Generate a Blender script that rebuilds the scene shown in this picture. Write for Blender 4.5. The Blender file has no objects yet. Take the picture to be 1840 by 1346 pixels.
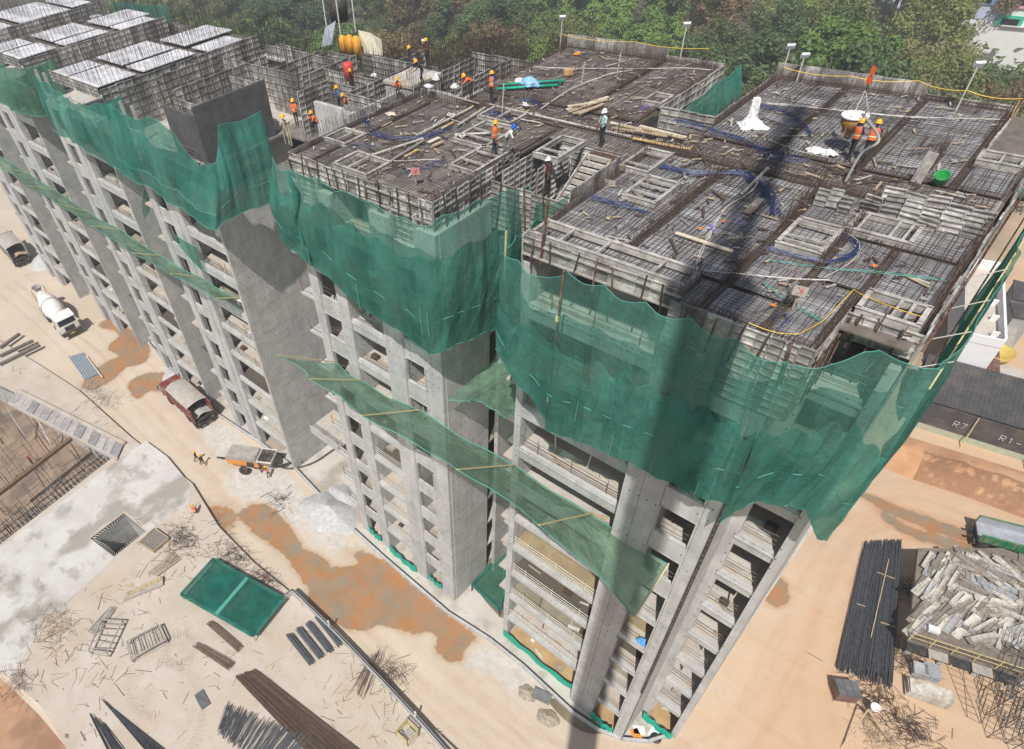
import bpy, bmesh, math, random
from mathutils import Vector, Matrix
from mathutils.geometry import tessellate_polygon
rnd = random.Random(7)
R = math.radians
S = bpy.context.scene
COL = S.collection

# ------------------------------------------------------------------ camera
CAMZ = 52.0
FPX, CX, CY, IW, IH = 1141.93, 694.797, 738.419, 1840, 1346
_yaw, _pit, _rol = R(-50.7256), R(44.23705), R(-8.13064)
_f = Vector((math.sin(_yaw)*math.cos(_pit), math.cos(_yaw)*math.cos(_pit), -math.sin(_pit)))
_r = _f.cross(Vector((0, 0, 1))).normalized()
_u = _r.cross(_f)
_r2 = _r*math.cos(_rol) + _u*math.sin(_rol)
_u2 = -_r*math.sin(_rol) + _u*math.cos(_rol)
cd = bpy.data.cameras.new('camera')
cam = bpy.data.objects.new('camera', cd)
COL.objects.link(cam)
m = Matrix((( _r2.x, _u2.x, -_f.x, 0), (_r2.y, _u2.y, -_f.y, 0), (_r2.z, _u2.z, -_f.z, CAMZ), (0, 0, 0, 1)))
cam.matrix_world = m
cd.sensor_fit = 'HORIZONTAL'
cd.sensor_width = 36.0
cd.lens = FPX/IW*36.0
cd.shift_x = (IW/2 - CX)/IW
cd.shift_y = (CY - IH/2)/IW
cd.clip_start = 0.5
cd.clip_end = 3000
S.camera = cam

# ------------------------------------------------------------------ light
SUN_EL, SUN_AZ = R(57), R(-26)          # shadows fall towards (sin az, cos az)
sdir = Vector((math.sin(SUN_AZ)*math.cos(SUN_EL), math.cos(SUN_AZ)*math.cos(SUN_EL), -math.sin(SUN_EL)))
W = bpy.data.worlds.new('World'); S.world = W; W.use_nodes = True
nt = W.node_tree
sky = nt.nodes.new('ShaderNodeTexSky'); sky.sky_type = 'NISHITA'; sky.sun_disc = False
sky.sun_elevation = SUN_EL
tosun = -sdir
sky.sun_rotation = math.atan2(tosun.x, tosun.y)
sky.air_density = 1.2; sky.dust_density = 2.0; sky.ozone_density = 1.0
bg = nt.nodes['Background']; bg.inputs['Strength'].default_value = 0.075
nt.links.new(sky.outputs[0], bg.inputs['Color'])
ld = bpy.data.lights.new('sun', 'SUN'); ld.energy = 4.9; ld.angle = R(0.6); ld.color = (1.0, 0.965, 0.91)
lo = bpy.data.objects.new('sun', ld); COL.objects.link(lo)
lo.rotation_euler = sdir.to_track_quat('-Z', 'Y').to_euler()
lo.location = (30, -60, 120)
S.view_settings.view_transform = 'Standard'
S.view_settings.look = 'None'
S.view_settings.exposure = 0.14
S.view_settings.gamma = 1.0
S.view_settings.use_curve_mapping = False
S.render.engine = 'CYCLES'
S.cycles.max_bounces = 6; S.cycles.diffuse_bounces = 3; S.cycles.transparent_max_bounces = 16
S.cycles.use_denoising = True

# ------------------------------------------------------------------ helpers
def ray(px, py):
    return _r2*((px-CX)/FPX) + _u2*(-(py-CY)/FPX) + _f
def G(px, py, z=0.0):                   # the point at height z that shows at a pixel of the photograph
    d = ray(px, py); t = (z-CAMZ)/d.z
    return Vector((d.x*t, d.y*t, z))
def GY(px, py, y):
    d = ray(px, py); t = y/d.y
    return Vector((d.x*t, y, CAMZ+d.z*t))
def GX(px, py, x):
    d = ray(px, py); t = x/d.x
    return Vector((x, d.y*t, CAMZ+d.z*t))
def PJ(p):
    q = Vector(p)-Vector((0, 0, CAMZ))
    w = q.dot(_f)
    return CX+FPX*q.dot(_r2)/w, CY-FPX*q.dot(_u2)/w, w

class MB:
    def __init__(s): s.v = []; s.f = []; s.mi = []; s.cur = 0
    def add(s, vs, fs):
        n = len(s.v); s.v += [tuple(v) for v in vs]
        s.f += [tuple(i+n for i in f) for f in fs]; s.mi += [s.cur]*len(fs)
        return s
    def box(s, x0, x1, y0, y1, z0, z1, M=None):
        vs = [(x, y, z) for z in (z0, z1) for y in (y0, y1) for x in (x0, x1)]
        if M is not None: vs = [M @ Vector(v) for v in vs]
        return s.add(vs, [(0, 2, 3, 1), (4, 5, 7, 6), (0, 1, 5, 4), (2, 6, 7, 3), (0, 4, 6, 2), (1, 3, 7, 5)])
    def bar(s, a, b, w, h=None, up=(0, 0, 1), roll=0):     # a rectangular bar from a to b
        a = Vector(a); b = Vector(b); h = h or w
        d = (b-a); L = d.length
        if L < 1e-6: return s
        d /= L; u = Vector(up)
        if abs(d.dot(u)) > .98: u = Vector((0, 1, 0))
        r = d.cross(u).normalized(); u = r.cross(d)
        vs = []
        for p in (a, b):
            for i, j in ((-1, -1), (1, -1), (1, 1), (-1, 1)):
                vs.append(p + r*(i*w/2) + u*(j*h/2))
        return s.add(vs, [(3, 2, 1, 0), (4, 5, 6, 7), (0, 1, 5, 4), (1, 2, 6, 5), (2, 3, 7, 6), (3, 0, 4, 7)])
    def tri(s, a, b, r):                                    # a thin three-sided rod, no ends
        a = Vector(a); b = Vector(b); d = (b-a).normalized()
        u = Vector((0, 0, 1)) if abs(d.z) < .9 else Vector((1, 0, 0))
        e1 = d.cross(u).normalized()*r; e2 = d.cross(e1)
        o = [e1, -e1*.5+e2*.87, -e1*.5-e2*.87]
        return s.add([a+x for x in o]+[b+x for x in o], [(0, 1, 4, 3), (1, 2, 5, 4), (2, 0, 3, 5)])
    def tube(s, pts, r, n=6, cap=True):
        pts = [Vector(p) for p in pts]; rings = []
        rr = r if isinstance(r, (list, tuple)) else [r]*len(pts)
        prev = None
        for i, p in enumerate(pts):
            d = (pts[min(i+1, len(pts)-1)]-pts[max(i-1, 0)])
            d = d.normalized() if d.length > 1e-9 else Vector((0, 0, 1))
            if prev is None:
                u = Vector((0, 0, 1)) if abs(d.z) < .9 else Vector((1, 0, 0))
                e = d.cross(u).normalized()
            else:
                e = (prev-d*prev.dot(d))
                e = e.normalized() if e.length > 1e-6 else d.orthogonal().normalized()
            prev = e; k = d.cross(e)
            rings.append([p+(e*math.cos(a)+k*math.sin(a))*rr[i] for a in [2*math.pi*j/n for j in range(n)]])
        fs = []
        for i in range(len(pts)-1):
            for j in range(n):
                a = i*n+j; b = i*n+(j+1) % n
                fs.append((a, b, b+n, a+n))
        if cap:
            fs.append(tuple(reversed(range(n)))); fs.append(tuple(range((len(pts)-1)*n, len(pts)*n)))
        return s.add([v for g in rings for v in g], fs)
    def lathe(s, prof, n=16, M=None):                       # profile of (r, z)
        vs = []; fs = []
        for r, z in prof:
            for j in range(n):
                a = 2*math.pi*j/n; v = Vector((r*math.cos(a), r*math.sin(a), z))
                vs.append(M @ v if M is not None else v)
        for i in range(len(prof)-1):
            for j in range(n):
                a = i*n+j; b = i*n+(j+1) % n
                fs.append((a, b, b+n, a+n))
        fs.append(tuple(reversed(range(n)))); fs.append(tuple(range((len(prof)-1)*n, len(prof)*n)))
        return s.add(vs, fs)
    def poly(s, pts, z=None, holes=(), thick=0):
        loops = [[Vector((p[0], p[1], z if z is not None else p[2])) for p in L] for L in [pts]+list(holes)]
        flat = [v for L in loops for v in L]
        tris = tessellate_polygon(loops)
        fs = []
        for t in tris:
            a, b, c = [flat[i] for i in t]
            fs.append(t if (b-a).cross(c-a).z > 0 else t[::-1])
        n0 = len(flat)
        s.add(flat, fs)
        if thick:
            base = len(s.v)-n0; k = 0
            for L in loops:
                m = len(L)
                for i in range(m):
                    a = L[i]; b = L[(i+1) % m]
                    s.add([a, b, b-Vector((0, 0, thick)), a-Vector((0, 0, thick))], [(0, 1, 2, 3)])
        return s
    def sheet(s, grid):                                     # a grid of points
        nv = len(grid); nu = len(grid[0])
        return s.add([p for row in grid for p in row],
                     [(i*nu+j, i*nu+j+1, (i+1)*nu+j+1, (i+1)*nu+j) for i in range(nv-1) for j in range(nu-1)])
    def mesh(s, name, mats, off=None, smooth=False):
        me = bpy.data.meshes.new(name)
        v = s.v if off is None else [(a-off[0], b-off[1], c-off[2]) for a, b, c in s.v]
        me.from_pydata(v, [], s.f)
        for mm in (mats if isinstance(mats, (list, tuple)) else [mats]): me.materials.append(mm)
        if max(s.mi, default=0): me.polygons.foreach_set('material_index', s.mi)
        if smooth: me.polygons.foreach_set('use_smooth', [True]*len(s.f))
        me.update()
        return me

ORG = {}
def link(o, parent=None):
    COL.objects.link(o)
    if parent is not None: o.parent = parent
    return o
def tag(o, label, cat, group=None):
    o['label'] = label; o['category'] = cat
    if group: o['group'] = group
    return o
def thing(name, label, cat, loc=(0, 0, 0), group=None, rz=0, local=False):
    o = bpy.data.objects.new(name, None); o.empty_display_size = .3
    o.location = loc; o.rotation_euler = (0, 0, rz); link(o)
    ORG[o.name] = None if local else Vector(loc)
    return tag(o, label, cat, group)
def part(name, mb, mat, parent, smooth=False, stuff=False, label=None):
    off = ORG.get(parent.name)
    o = bpy.data.objects.new(name, mb.mesh(name, mat, off, smooth)); link(o, parent)
    ORG[o.name] = off
    if stuff: o['kind'] = 'stuff'
    if label: o['label'] = label
    return o
def piece(name, me, parent, loc, rot=(0, 0, 0), scale=(1, 1, 1)):   # a copy that shares mesh data
    o = bpy.data.objects.new(name, me); off = ORG.get(parent.name)
    o.location = Vector(loc)-(off or Vector((0, 0, 0))); o.rotation_euler = rot; o.scale = scale
    link(o, parent); ORG[o.name] = None
    return o
def single(name, mb, mat, label, cat, group=None, smooth=False, base=None):
    if base is None:
        xs = [v[0] for v in mb.v]; ys = [v[1] for v in mb.v]; zs = [v[2] for v in mb.v]
        base = ((min(xs)+max(xs))/2, (min(ys)+max(ys))/2, min(zs))
    o = bpy.data.objects.new(name, mb.mesh(name, mat, base, smooth)); o.location = base; link(o)
    ORG[o.name] = Vector(base)
    return tag(o, label, cat, group)
def struct(name, mb, mat, smooth=False, kind='structure'):
    o = bpy.data.objects.new(name, mb.mesh(name, mat, None, smooth)); link(o); o['kind'] = kind
    ORG[o.name] = None
    return o

# ------------------------------------------------------------------ materials
MATS = {}
class NT:
    def __init__(s, name):
        s.m = bpy.data.materials.new(name); s.m.use_nodes = True
        s.t = s.m.node_tree; s.b = s.t.nodes['Principled BSDF']; s.o = s.t.nodes['Material Output']
    def n(s, typ, **kw):
        x = s.t.nodes.new('ShaderNode'+typ)
        for k, v in kw.items():
            if hasattr(x, k) and k not in ('Scale',): setattr(x, k, v)
            else: x.inputs[k].default_value = v
        return x
    def l(s, a, b): s.t.links.new(a, b)
    def pos(s, scale=(1, 1, 1), obj=False, rot=(0, 0, 0)):
        g = s.n('TexCoord').outputs['Object'] if obj else s.n('NewGeometry').outputs['Position']
        mp = s.n('Mapping'); mp.inputs['Scale'].default_value = scale; mp.inputs['Rotation'].default_value = rot
        s.l(g, mp.inputs['Vector']); return mp.outputs[0]
    def noise(s, vec, scale, detail=5, rough=.6, lo=.35, hi=.65):
        x = s.n('TexNoise'); x.inputs['Scale'].default_value = scale; x.inputs['Detail'].default_value = detail
        x.inputs['Roughness'].default_value = rough
        s.l(vec, x.inputs['Vector'])
        return s.ramp(x.outputs['Fac'], lo, hi)
    def ramp(s, fac, lo, hi, a=0.0, b=1.0):
        r = s.n('MapRange'); s.l(fac, r.inputs[0])
        for i, v in enumerate((lo, hi, a, b)): r.inputs[i+1].default_value = v
        return r.outputs[0]
    def mix(s, fac, a, b, mode='MIX'):
        x = s.n('Mix', data_type='RGBA', blend_type=mode)
        for sock, val in ((x.inputs[0], fac), (x.inputs[6], a), (x.inputs[7], b)):
            if hasattr(val, 'is_linked') or hasattr(val, 'links'): s.l(val, sock)
            elif isinstance(val, (int, float)): sock.default_value = val
            else: sock.default_value = (*val[:3], 1)
        return x.outputs[2]
    def math(s, op, a, b=0.0):
        x = s.n('Math', operation=op)
        for i, val in enumerate((a, b)):
            if hasattr(val, 'links'): s.l(val, x.inputs[i])
            else: x.inputs[i].default_value = val
        return x.outputs[0]
    def bump(s, h, strength=.3, dist=.02):
        b = s.n('Bump'); b.inputs['Strength'].default_value = strength; b.inputs['Distance'].default_value = dist
        s.l(h, b.inputs['Height']); s.l(b.outputs[0], s.b.inputs['Normal'])
    def base(s, c):
        if hasattr(c, 'links'): s.l(c, s.b.inputs['Base Color'])
        else: s.b.inputs['Base Color'].default_value = (*c, 1)
    def rough(s, r): s.b.inputs['Roughness'].default_value = r

def simple(name, col, rough=.7, metal=0.0, var=.25, scale=6.0, dirt=None, obj=True, rand=0.0, bump=0.0):
    """plain paint/metal/plastic with uneven tone, dirt and per-object variation"""
    if name in MATS: return MATS[name]
    t = NT(name); t.rough(rough); t.b.inputs['Metallic'].default_value = metal
    p = t.pos(obj=obj)
    f = t.noise(p, scale, 6, .65, .3, .7)
    dark = tuple(c*(1-var) for c in col); lite = tuple(min(1, c*(1+var*.6)) for c in col)
    c = t.mix(f, dark, lite)
    if dirt:
        f2 = t.noise(p, scale*.37, 4, .7, .45, .68)
        c = t.mix(t.math('MULTIPLY', f2, .75), c, dirt)
    if rand:
        oi = t.n('ObjectInfo'); c = t.mix(1.0, c, t.mix(oi.outputs['Random'], (1-rand,)*3, (1+rand*.5,)*3), 'MULTIPLY')
    t.base(c)
    if bump: t.bump(t.noise(p, scale*5, 4), bump)
    MATS[name] = t.m
    return t.m

def concrete(name, col, streak=.42, holes=True, blotch=.3, warm=None):
    if name in MATS: return MATS[name]
    t = NT(name); t.rough(.88)
    p = t.pos()
    c = t.mix(t.noise(p, .8, 7, .65, .3, .7), tuple(x*(1-blotch) for x in col), tuple(min(1, x*1.12) for x in col))
    st = t.noise(t.pos((1.6, 1.6, .07)), 2.2, 5, .7, .48, .72)
    c = t.mix(t.math('MULTIPLY', st, streak), c, tuple(x*.45 for x in col))
    fine = t.noise(p, 14, 4, .7, .25, .75)
    c = t.mix(t.math('MULTIPLY', fine, .22), c, tuple(x*.6 for x in col))
    if warm:
        c = t.mix(t.math('MULTIPLY', t.noise(p, .5, 4, .6, .45, .65), .8), c, warm)
    # pour joints every 1.12 m and storey lines
    sep = t.n('SeparateXYZ'); t.l(p, sep.inputs[0])
    zz = t.math('FRACT', t.math('DIVIDE', t.math('SUBTRACT', sep.outputs[2], .05), 3.37))
    ln = t.ramp(zz, 0.0, .018, 1, 0)
    c = t.mix(t.math('MULTIPLY', ln, .55), c, tuple(x*.55 for x in col))
    if holes:
        pv = t.ramp(t.math('FRACT', t.math('DIVIDE', t.math('ADD', sep.outputs[0], sep.outputs[1]), .92)), 0, .03, 1, 0)
        ph_ = t.ramp(t.math('FRACT', t.math('DIVIDE', sep.outputs[2], 1.12)), 0, .022, 1, 0)
        c = t.mix(t.math('MULTIPLY', t.math('MAXIMUM', pv, ph_), t.math('MULTIPLY', t.noise(p, .7, 3, .5, .3, .7), .6)), c, tuple(x*.5 for x in col))
        drip = t.noise(t.pos((5, 5, .12)), 1.3, 4, .7, .58, .72)
        c = t.mix(t.math('MULTIPLY', t.math('MULTIPLY', drip, t.noise(p, .25, 2, .5, .45, .6)), .5), c, tuple(x*1.35 for x in col))
        hx = t.math('FRACT', t.math('DIVIDE', t.math('ADD', sep.outputs[0], sep.outputs[1]), .46))
        hz = t.math('FRACT', t.math('DIVIDE', sep.outputs[2], .84))
        d = t.math('ADD', t.math('POWER', t.math('MULTIPLY', t.math('SUBTRACT', hx, .5), .46), 2.0),
                   t.math('POWER', t.math('MULTIPLY', t.math('SUBTRACT', hz, .5), .84), 2.0))
        dot = t.math('LESS_THAN', d, .0026)
        on = t.math('GREATER_THAN', t.noise(p, .33, 2, .5, 0, 1), .47)
        sn = t.n('SeparateXYZ'); t.l(t.n('NewGeometry').outputs['Normal'], sn.inputs[0])
        on = t.math('MULTIPLY', on, t.math('LESS_THAN', t.math('ABSOLUTE', sn.outputs[2]), .5))
        c = t.mix(t.math('MULTIPLY', t.math('MULTIPLY', dot, on), .8), c, (.03, .03, .03))
    t.base(c); t.bump(fine, .25, .01)
    MATS[name] = t.m
    return t.m

def netmat(name, col, alpha=.85, lit=.5, patch=.12):
    if name in MATS: return MATS[name]
    t = NT(name)
    p = t.pos()
    f = t.noise(t.pos((1, 1, .35)), .9, 5, .6, .3, .7)
    c = t.mix(f, tuple(x*.72 for x in col), tuple(min(1, x*1.3) for x in col))
    dust = t.noise(t.pos((.7, .7, .9), rot=(.3, .2, 0)), .55, 5, .65, .5, .75)
    c = t.mix(t.math('MULTIPLY', dust, .55), c, (.17, .23, .18))
    # lapped widths of netting differ in age, the weave gives a fine grain
    sx = t.n('SeparateXYZ'); t.l(p, sx.inputs[0])
    wid = t.math('FLOOR', t.math('DIVIDE', t.math('ADD', t.math('ADD', sx.outputs[0], t.math('MULTIPLY', sx.outputs[1], .8)), t.math('MULTIPLY', t.noise(p, .3, 2, .5, 0, 1), .5)), 2.9))
    wn = t.n('TexWhiteNoise', noise_dimensions='1D'); t.l(wid, wn.inputs['W'])
    c = t.mix(1.0, c, t.mix(wn.outputs['Value'], (.80, .82, .80), (1.14, 1.08, 1.06)), 'MULTIPLY')
    grain = t.noise(p, 34, 2, .6, .3, .7)
    c = t.mix(t.math('MULTIPLY', grain, .3), c, tuple(x*.5 for x in col))
    d = t.n('BsdfDiffuse'); tr = t.n('BsdfTranslucent'); tp = t.n('BsdfTransparent')
    t.l(c, d.inputs[0]); t.l(c, tr.inputs[0])
    tp.inputs[0].default_value = (.75, 1, .92, 1)
    m1 = t.n('MixShader'); m1.inputs[0].default_value = lit*.6
    t.l(d.outputs[0], m1.inputs[1]); t.l(tr.outputs[0], m1.inputs[2])
    m2 = t.n('MixShader')
    w = t.noise(t.pos((1, 1, .5)), 1.3, 3, .5, .3, .7)
    fa = t.ramp(w, 0, 1, alpha-patch, min(1, alpha+patch))
    fa = t.math('SUBTRACT', fa, t.math('MULTIPLY', grain, .12))
    fa = t.math('ADD', fa, t.ramp(wn.outputs['Value'], 0, 1, -.06, .08))
    t.l(fa, m2.inputs[0]); t.l(tp.outputs[0], m2.inputs[1]); t.l(m1.outputs[0], m2.inputs[2])
    b = t.n('Bump'); b.inputs['Strength'].default_value = .75; b.inputs['Distance'].default_value = .14
    hh = t.math('ADD', t.noise(t.pos((1.3, 1.3, .14)), 1.9, 5, .65, .2, .8), t.math('MULTIPLY', t.noise(t.pos((.9, .9, .9), rot=(.5, .9, .3)), 1.1, 6, .7, .3, .7), .7))
    t.l(hh, b.inputs['Height'])
    t.l(b.outputs[0], d.inputs['Normal'])
    t.l(m2.outputs[0], t.o.inputs[0])
    MATS[name] = t.m
    return t.m

conc = concrete('facade_concrete', (.515, .51, .495))
conc_wall = concrete('wall_concrete', (.50, .495, .475), streak=.4)
conc_floor = concrete('floor_concrete', (.52, .485, .44), holes=False, warm=(.46, .38, .28))
alu = simple('formwork_aluminium', (.52, .50, .47), .55, .2, .5, 3.0, dirt=(.19, .15, .12), obj=False, rand=.5, bump=.2)
alu_lt = simple('formwork_frame', (.52, .49, .45), .6, .15, .35, 4.0, dirt=(.20, .16, .12), obj=False, rand=.15)
deckm = simple('deck_panel_metal', (.40, .395, .40), .6, .15, .35, 1.6, dirt=(.22, .185, .16), obj=False, rand=.35, bump=.15)
deckb = simple('deck_panel_brown', (.30, .265, .24), .7, .1, .4, 1.6, dirt=(.17, .135, .11), obj=False, rand=.3, bump=.15)
deckw = simple('white_deck_panel', (.68, .67, .70), .7, 0, .15, 2.0, dirt=(.45, .43, .42), obj=False, rand=.1)
rebar = simple('rebar_steel', (.058, .043, .038), .7, .3, .4, 9)
rusty = simple('rusty_rebar', (.088, .054, .038), .85, .1, .5, 3, obj=False)
rustred = simple('rust_red_prop', (.135, .055, .036), .8, .1, .4, 5, dirt=(.30, .24, .19))
wood = simple('sawn_timber', (.47, .36, .23), .8, 0, .35, 5, dirt=(.26, .20, .14))
bamboo = simple('pole_yellow', (.58, .49, .24), .6, 0, .25, 6)
pvc = simple('grey_pvc_pipe', (.50, .47, .41), .5, 0, .3, 4, dirt=(.24, .2, .16))
white = simple('white_paint', (.78, .77, .75), .5, 0, .1, 3, dirt=(.52, .48, .42))
whitesheet = simple('white_plastic', (.80, .78, .76), .5, 0, .12, 5)
black = simple('black_rubber', (.022, .021, .02), .8, 0, .3, 6, dirt=(.14, .11, .08))
darksteel = simple('dark_steel', (.055, .055, .058), .55, .4, .4, 5, dirt=(.14, .11, .09))
greysteel = simple('grey_steel', (.30, .31, .33), .45, .5, .3, 4, dirt=(.2, .17, .13))
blueconduit = simple('blue_conduit', (.014, .032, .12), .45, 0, .3, 8)
blackhose = simple('black_conduit', (.02, .02, .024), .5, 0, .3, 8)
yellowtape = simple('yellow_tape', (.78, .50, .03), .5, 0, .2, 6)
tealrope = simple('teal_rope', (.03, .30, .24), .6, 0, .2, 6)
gnet = netmat('green_safety_net', (.095, .270, .222), .62, patch=.11)
gnet_lap = netmat('green_net_lap', (.072, .265, .218), .78, patch=.10)
gnet_dense = netmat('green_net_dense', (.058, .265, .215), .84, patch=.09)
gnet_thin = netmat('green_net_thin', (.06, .23, .175), .56, patch=.12)
gfan = netmat('green_catch_net', (.21, .36, .25), .72, lit=.4, patch=.08)
gbright = simple('bright_green_screen', (.0, .40, .27), .6, 0, .18, 2, obj=False)
hemm = simple('net_hem', (.07, .30, .235), .7, 0, .2, 5)
# ================================================================== ground
def ground_mat():
    t = NT('sandy_ground'); t.rough(.95)
    p = t.pos()
    sep = t.n('SeparateXYZ'); t.l(p, sep.inputs[0])
    big = t.noise(p, .12, 6, .6, .3, .7)
    c = t.mix(big, (.505, .415, .32), (.585, .50, .405))
    # the soil turns to orange laterite to the right of the towers
    e = t.math('ADD', sep.outputs[0], t.math('MULTIPLY', t.noise(p, .15, 4, .6, 0, 1), 9.0))
    org = t.ramp(e, -2.0, 9.0)
    c = t.mix(org, c, t.mix(big, (.515, .345, .215), (.57, .405, .27)))
    # grey cement dust along the road and by the walls
    dust = t.noise(t.pos((.6, 1, 1)), .33, 6, .7, .52, .7)
    c = t.mix(t.math('MULTIPLY', dust, t.ramp(org, 0, 1, .6, .12)), c, (.56, .51, .45))
    # wheel tracks that run along the road
    tr = t.noise(t.pos((.06, .8, 1), rot=(0, 0, R(3))), 1.0, 3, .5, .55, .75)
    c = t.mix(t.math('MULTIPLY', t.math('MULTIPLY', tr, t.noise(p, .2, 3, .5, .35, .65)), .4), c, (.42, .285, .175))
    fine = t.noise(p, 5.0, 6, .75, .3, .7)
    c = t.mix(t.math('MULTIPLY', fine, .2), c, (.36, .25, .16))
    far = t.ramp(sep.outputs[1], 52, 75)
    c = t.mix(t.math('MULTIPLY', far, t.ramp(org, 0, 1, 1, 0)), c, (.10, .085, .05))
    # wet mud, slurry and wheel ruts are painted by where they lie (mesh attributes of the patches)
    def attr(nm):
        a = t.n('Attribute'); a.attribute_name = nm; return a.outputs['Fac']
    br = t.math('SUBTRACT', t.math('ADD', t.math('MULTIPLY', t.noise(p, 1.1, 7, .68, 0, 1), .75), t.math('MULTIPLY', t.noise(p, .33, 4, .6, 0, 1), .45)), .6)
    c = t.mix(t.math('MULTIPLY', attr('rut'), t.ramp(t.noise(p, .8, 4, .6, .3, .7), 0, 1, .1, .55)), c, t.mix(org, (.40, .30, .21), (.46, .27, .15)))
    sl = t.ramp(t.math('ADD', attr('slurry'), t.math('MULTIPLY', br, 1.1)), .35, .75)
    c = t.mix(t.math('MULTIPLY', sl, .8), c, t.mix(t.noise(p, 1.5, 6, .7, .35, .65), (.42, .39, .35), (.60, .575, .55)))
    we = t.math('ADD', attr('wet'), br)
    damp = t.ramp(we, .10, .45); wet = t.ramp(we, .40, .50)
    dcol = t.mix(org, (.42, .30, .195), (.44, .24, .125))
    c = t.mix(t.math('MULTIPLY', damp, .75), c, dcol)
    wcol = t.mix(t.noise(p, .5, 4, .6, .4, .65), (.36, .178, .078), (.25, .205, .145))
    c = t.mix(wet, c, wcol)
    t.base(c)
    rg = t.ramp(t.math('MULTIPLY', wet, t.noise(p, .7, 4, .6, .35, .6)), 0, 1, .95, .22); t.l(rg, t.b.inputs['Roughness'])
    h = t.math('ADD', t.noise(p, 2.2, 8, .7, 0, 1), t.math('MULTIPLY', tr, .5))
    h = t.math('MULTIPLY', h, t.ramp(wet, 0, 1, 1, .12))
    t.bump(h, .55, .07)
    return t.m
GM = ground_mat()
PZ = 0.55                                       # top of the slab on the near side of the road
pit = [G(*q, PZ) for q in ((-160, 600), (0, 693), (22, 703), (212, 812), (205, 820), (0, 978), (-160, 1090))]
hole2 = [G(*q, PZ) for q in ((162, 967), (222, 922), (262, 955), (205, 1000))]
inside = lambda L: [(v.x, v.y) for v in L]
m = MB()
outer = [(-480, -80), (160, -80), (160, 460), (-480, 460)]
shr = lambda L: [(x*.997, y*.997) for x, y in inside(L)]
m.poly(outer, 0.0, holes=[inside(pit), inside(hole2)])
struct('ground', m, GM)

# the slab with its poured and its dusty part
def slab_mat(name, a, b, stain, amt):
    t = NT(name); t.rough(.92)
    p = t.pos()
    c = t.mix(t.noise(p, .35, 6, .6, .3, .7), a, b)
    c = t.mix(t.math('MULTIPLY', t.noise(t.pos((1, .8, 1), rot=(0, 0, .6)), .23, 6, .55, .50, .60), amt), c, stain)
    c = t.mix(t.math('MULTIPLY', t.noise(t.pos((.7, 1, 1)), .6, 5, .6, .56, .64), amt*.6), c, tuple(x*.8 for x in stain))
    c = t.mix(t.math('MULTIPLY', t.noise(p, 6, 5, .7, .35, .75), .16), c, tuple(x*.55 for x in a))
    t.base(c); t.bump(t.noise(p, 8, 4), .25, .02)
    return t.m
dusty = slab_mat('dusty_slab', (.45, .38, .31), (.54, .475, .41), (.48, .385, .29), .5)
poured = slab_mat('poured_slab', (.48, .45, .415), (.60, .575, .55), (.27, .25, .205), .8)
pod = [G(*q, PZ) for q in ((-160, 520), (0, 612), (70, 655), (140, 700), (235, 785), (345, 868), (392, 945), (455, 1010), (520, 1063), (560, 1100), (822, 1350), (900, 1450), (180, 1450), (75, 1270), (0, 1205), (-160, 1170))]
m = MB(); m.poly(inside(pod), PZ, holes=[inside(pit), inside(hole2)], thick=PZ-.01)
podo = struct('slab_yard', m, dusty)
z2 = PZ+.006
pour = [G(*q, z2) for q in ((213, 826), (262, 792), (300, 820), (343, 872), (338, 905), (285, 940), (268, 954), (224, 918), (160, 965), (204, 1003), (150, 1055), (60, 1150), (20, 1215), (0, 1205), (-160, 1170), (-160, 1095), (0, 984))]
m = MB(); m.poly(inside(pour), z2); struct('poured_slab', m, poured)
# the pits
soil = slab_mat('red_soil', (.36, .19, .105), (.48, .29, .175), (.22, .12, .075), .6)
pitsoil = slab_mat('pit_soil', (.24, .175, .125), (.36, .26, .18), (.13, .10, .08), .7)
m = MB(); m.poly([(v.x*1.03, v.y) for v in pit], -4.0)
m.v = [(x+(-.6 if False else 0), y, z) for x, y, z in m.v]
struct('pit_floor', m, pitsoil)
def lining(name, L, z0, z1, mat):
    m = MB(); n = len(L)
    for i in range(n):
        a = L[i]; b = L[(i+1) % n]
        m.add([(a.x, a.y, z1), (b.x, b.y, z1), (b.x, b.y, z0), (a.x, a.y, z0)], [(0, 1, 2, 3)])
    return struct(name, m, mat)
lining('pit_wall', pit, -4.0, PZ-.012, conc_wall)
lining('stair_pit_wall', hole2, -3.2, PZ-.012, conc_wall)
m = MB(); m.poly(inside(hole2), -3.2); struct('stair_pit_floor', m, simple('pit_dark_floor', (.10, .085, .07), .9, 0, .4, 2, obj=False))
# bare red soil beyond the slab at the near edge
m = MB(); L = [G(*q, .02) for q in ((-40, 1222), (0, 1218), (70, 1285), (150, 1380), (-40, 1400))]
m.poly(inside(L), .02); struct('soil_bank', m, soil)

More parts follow.
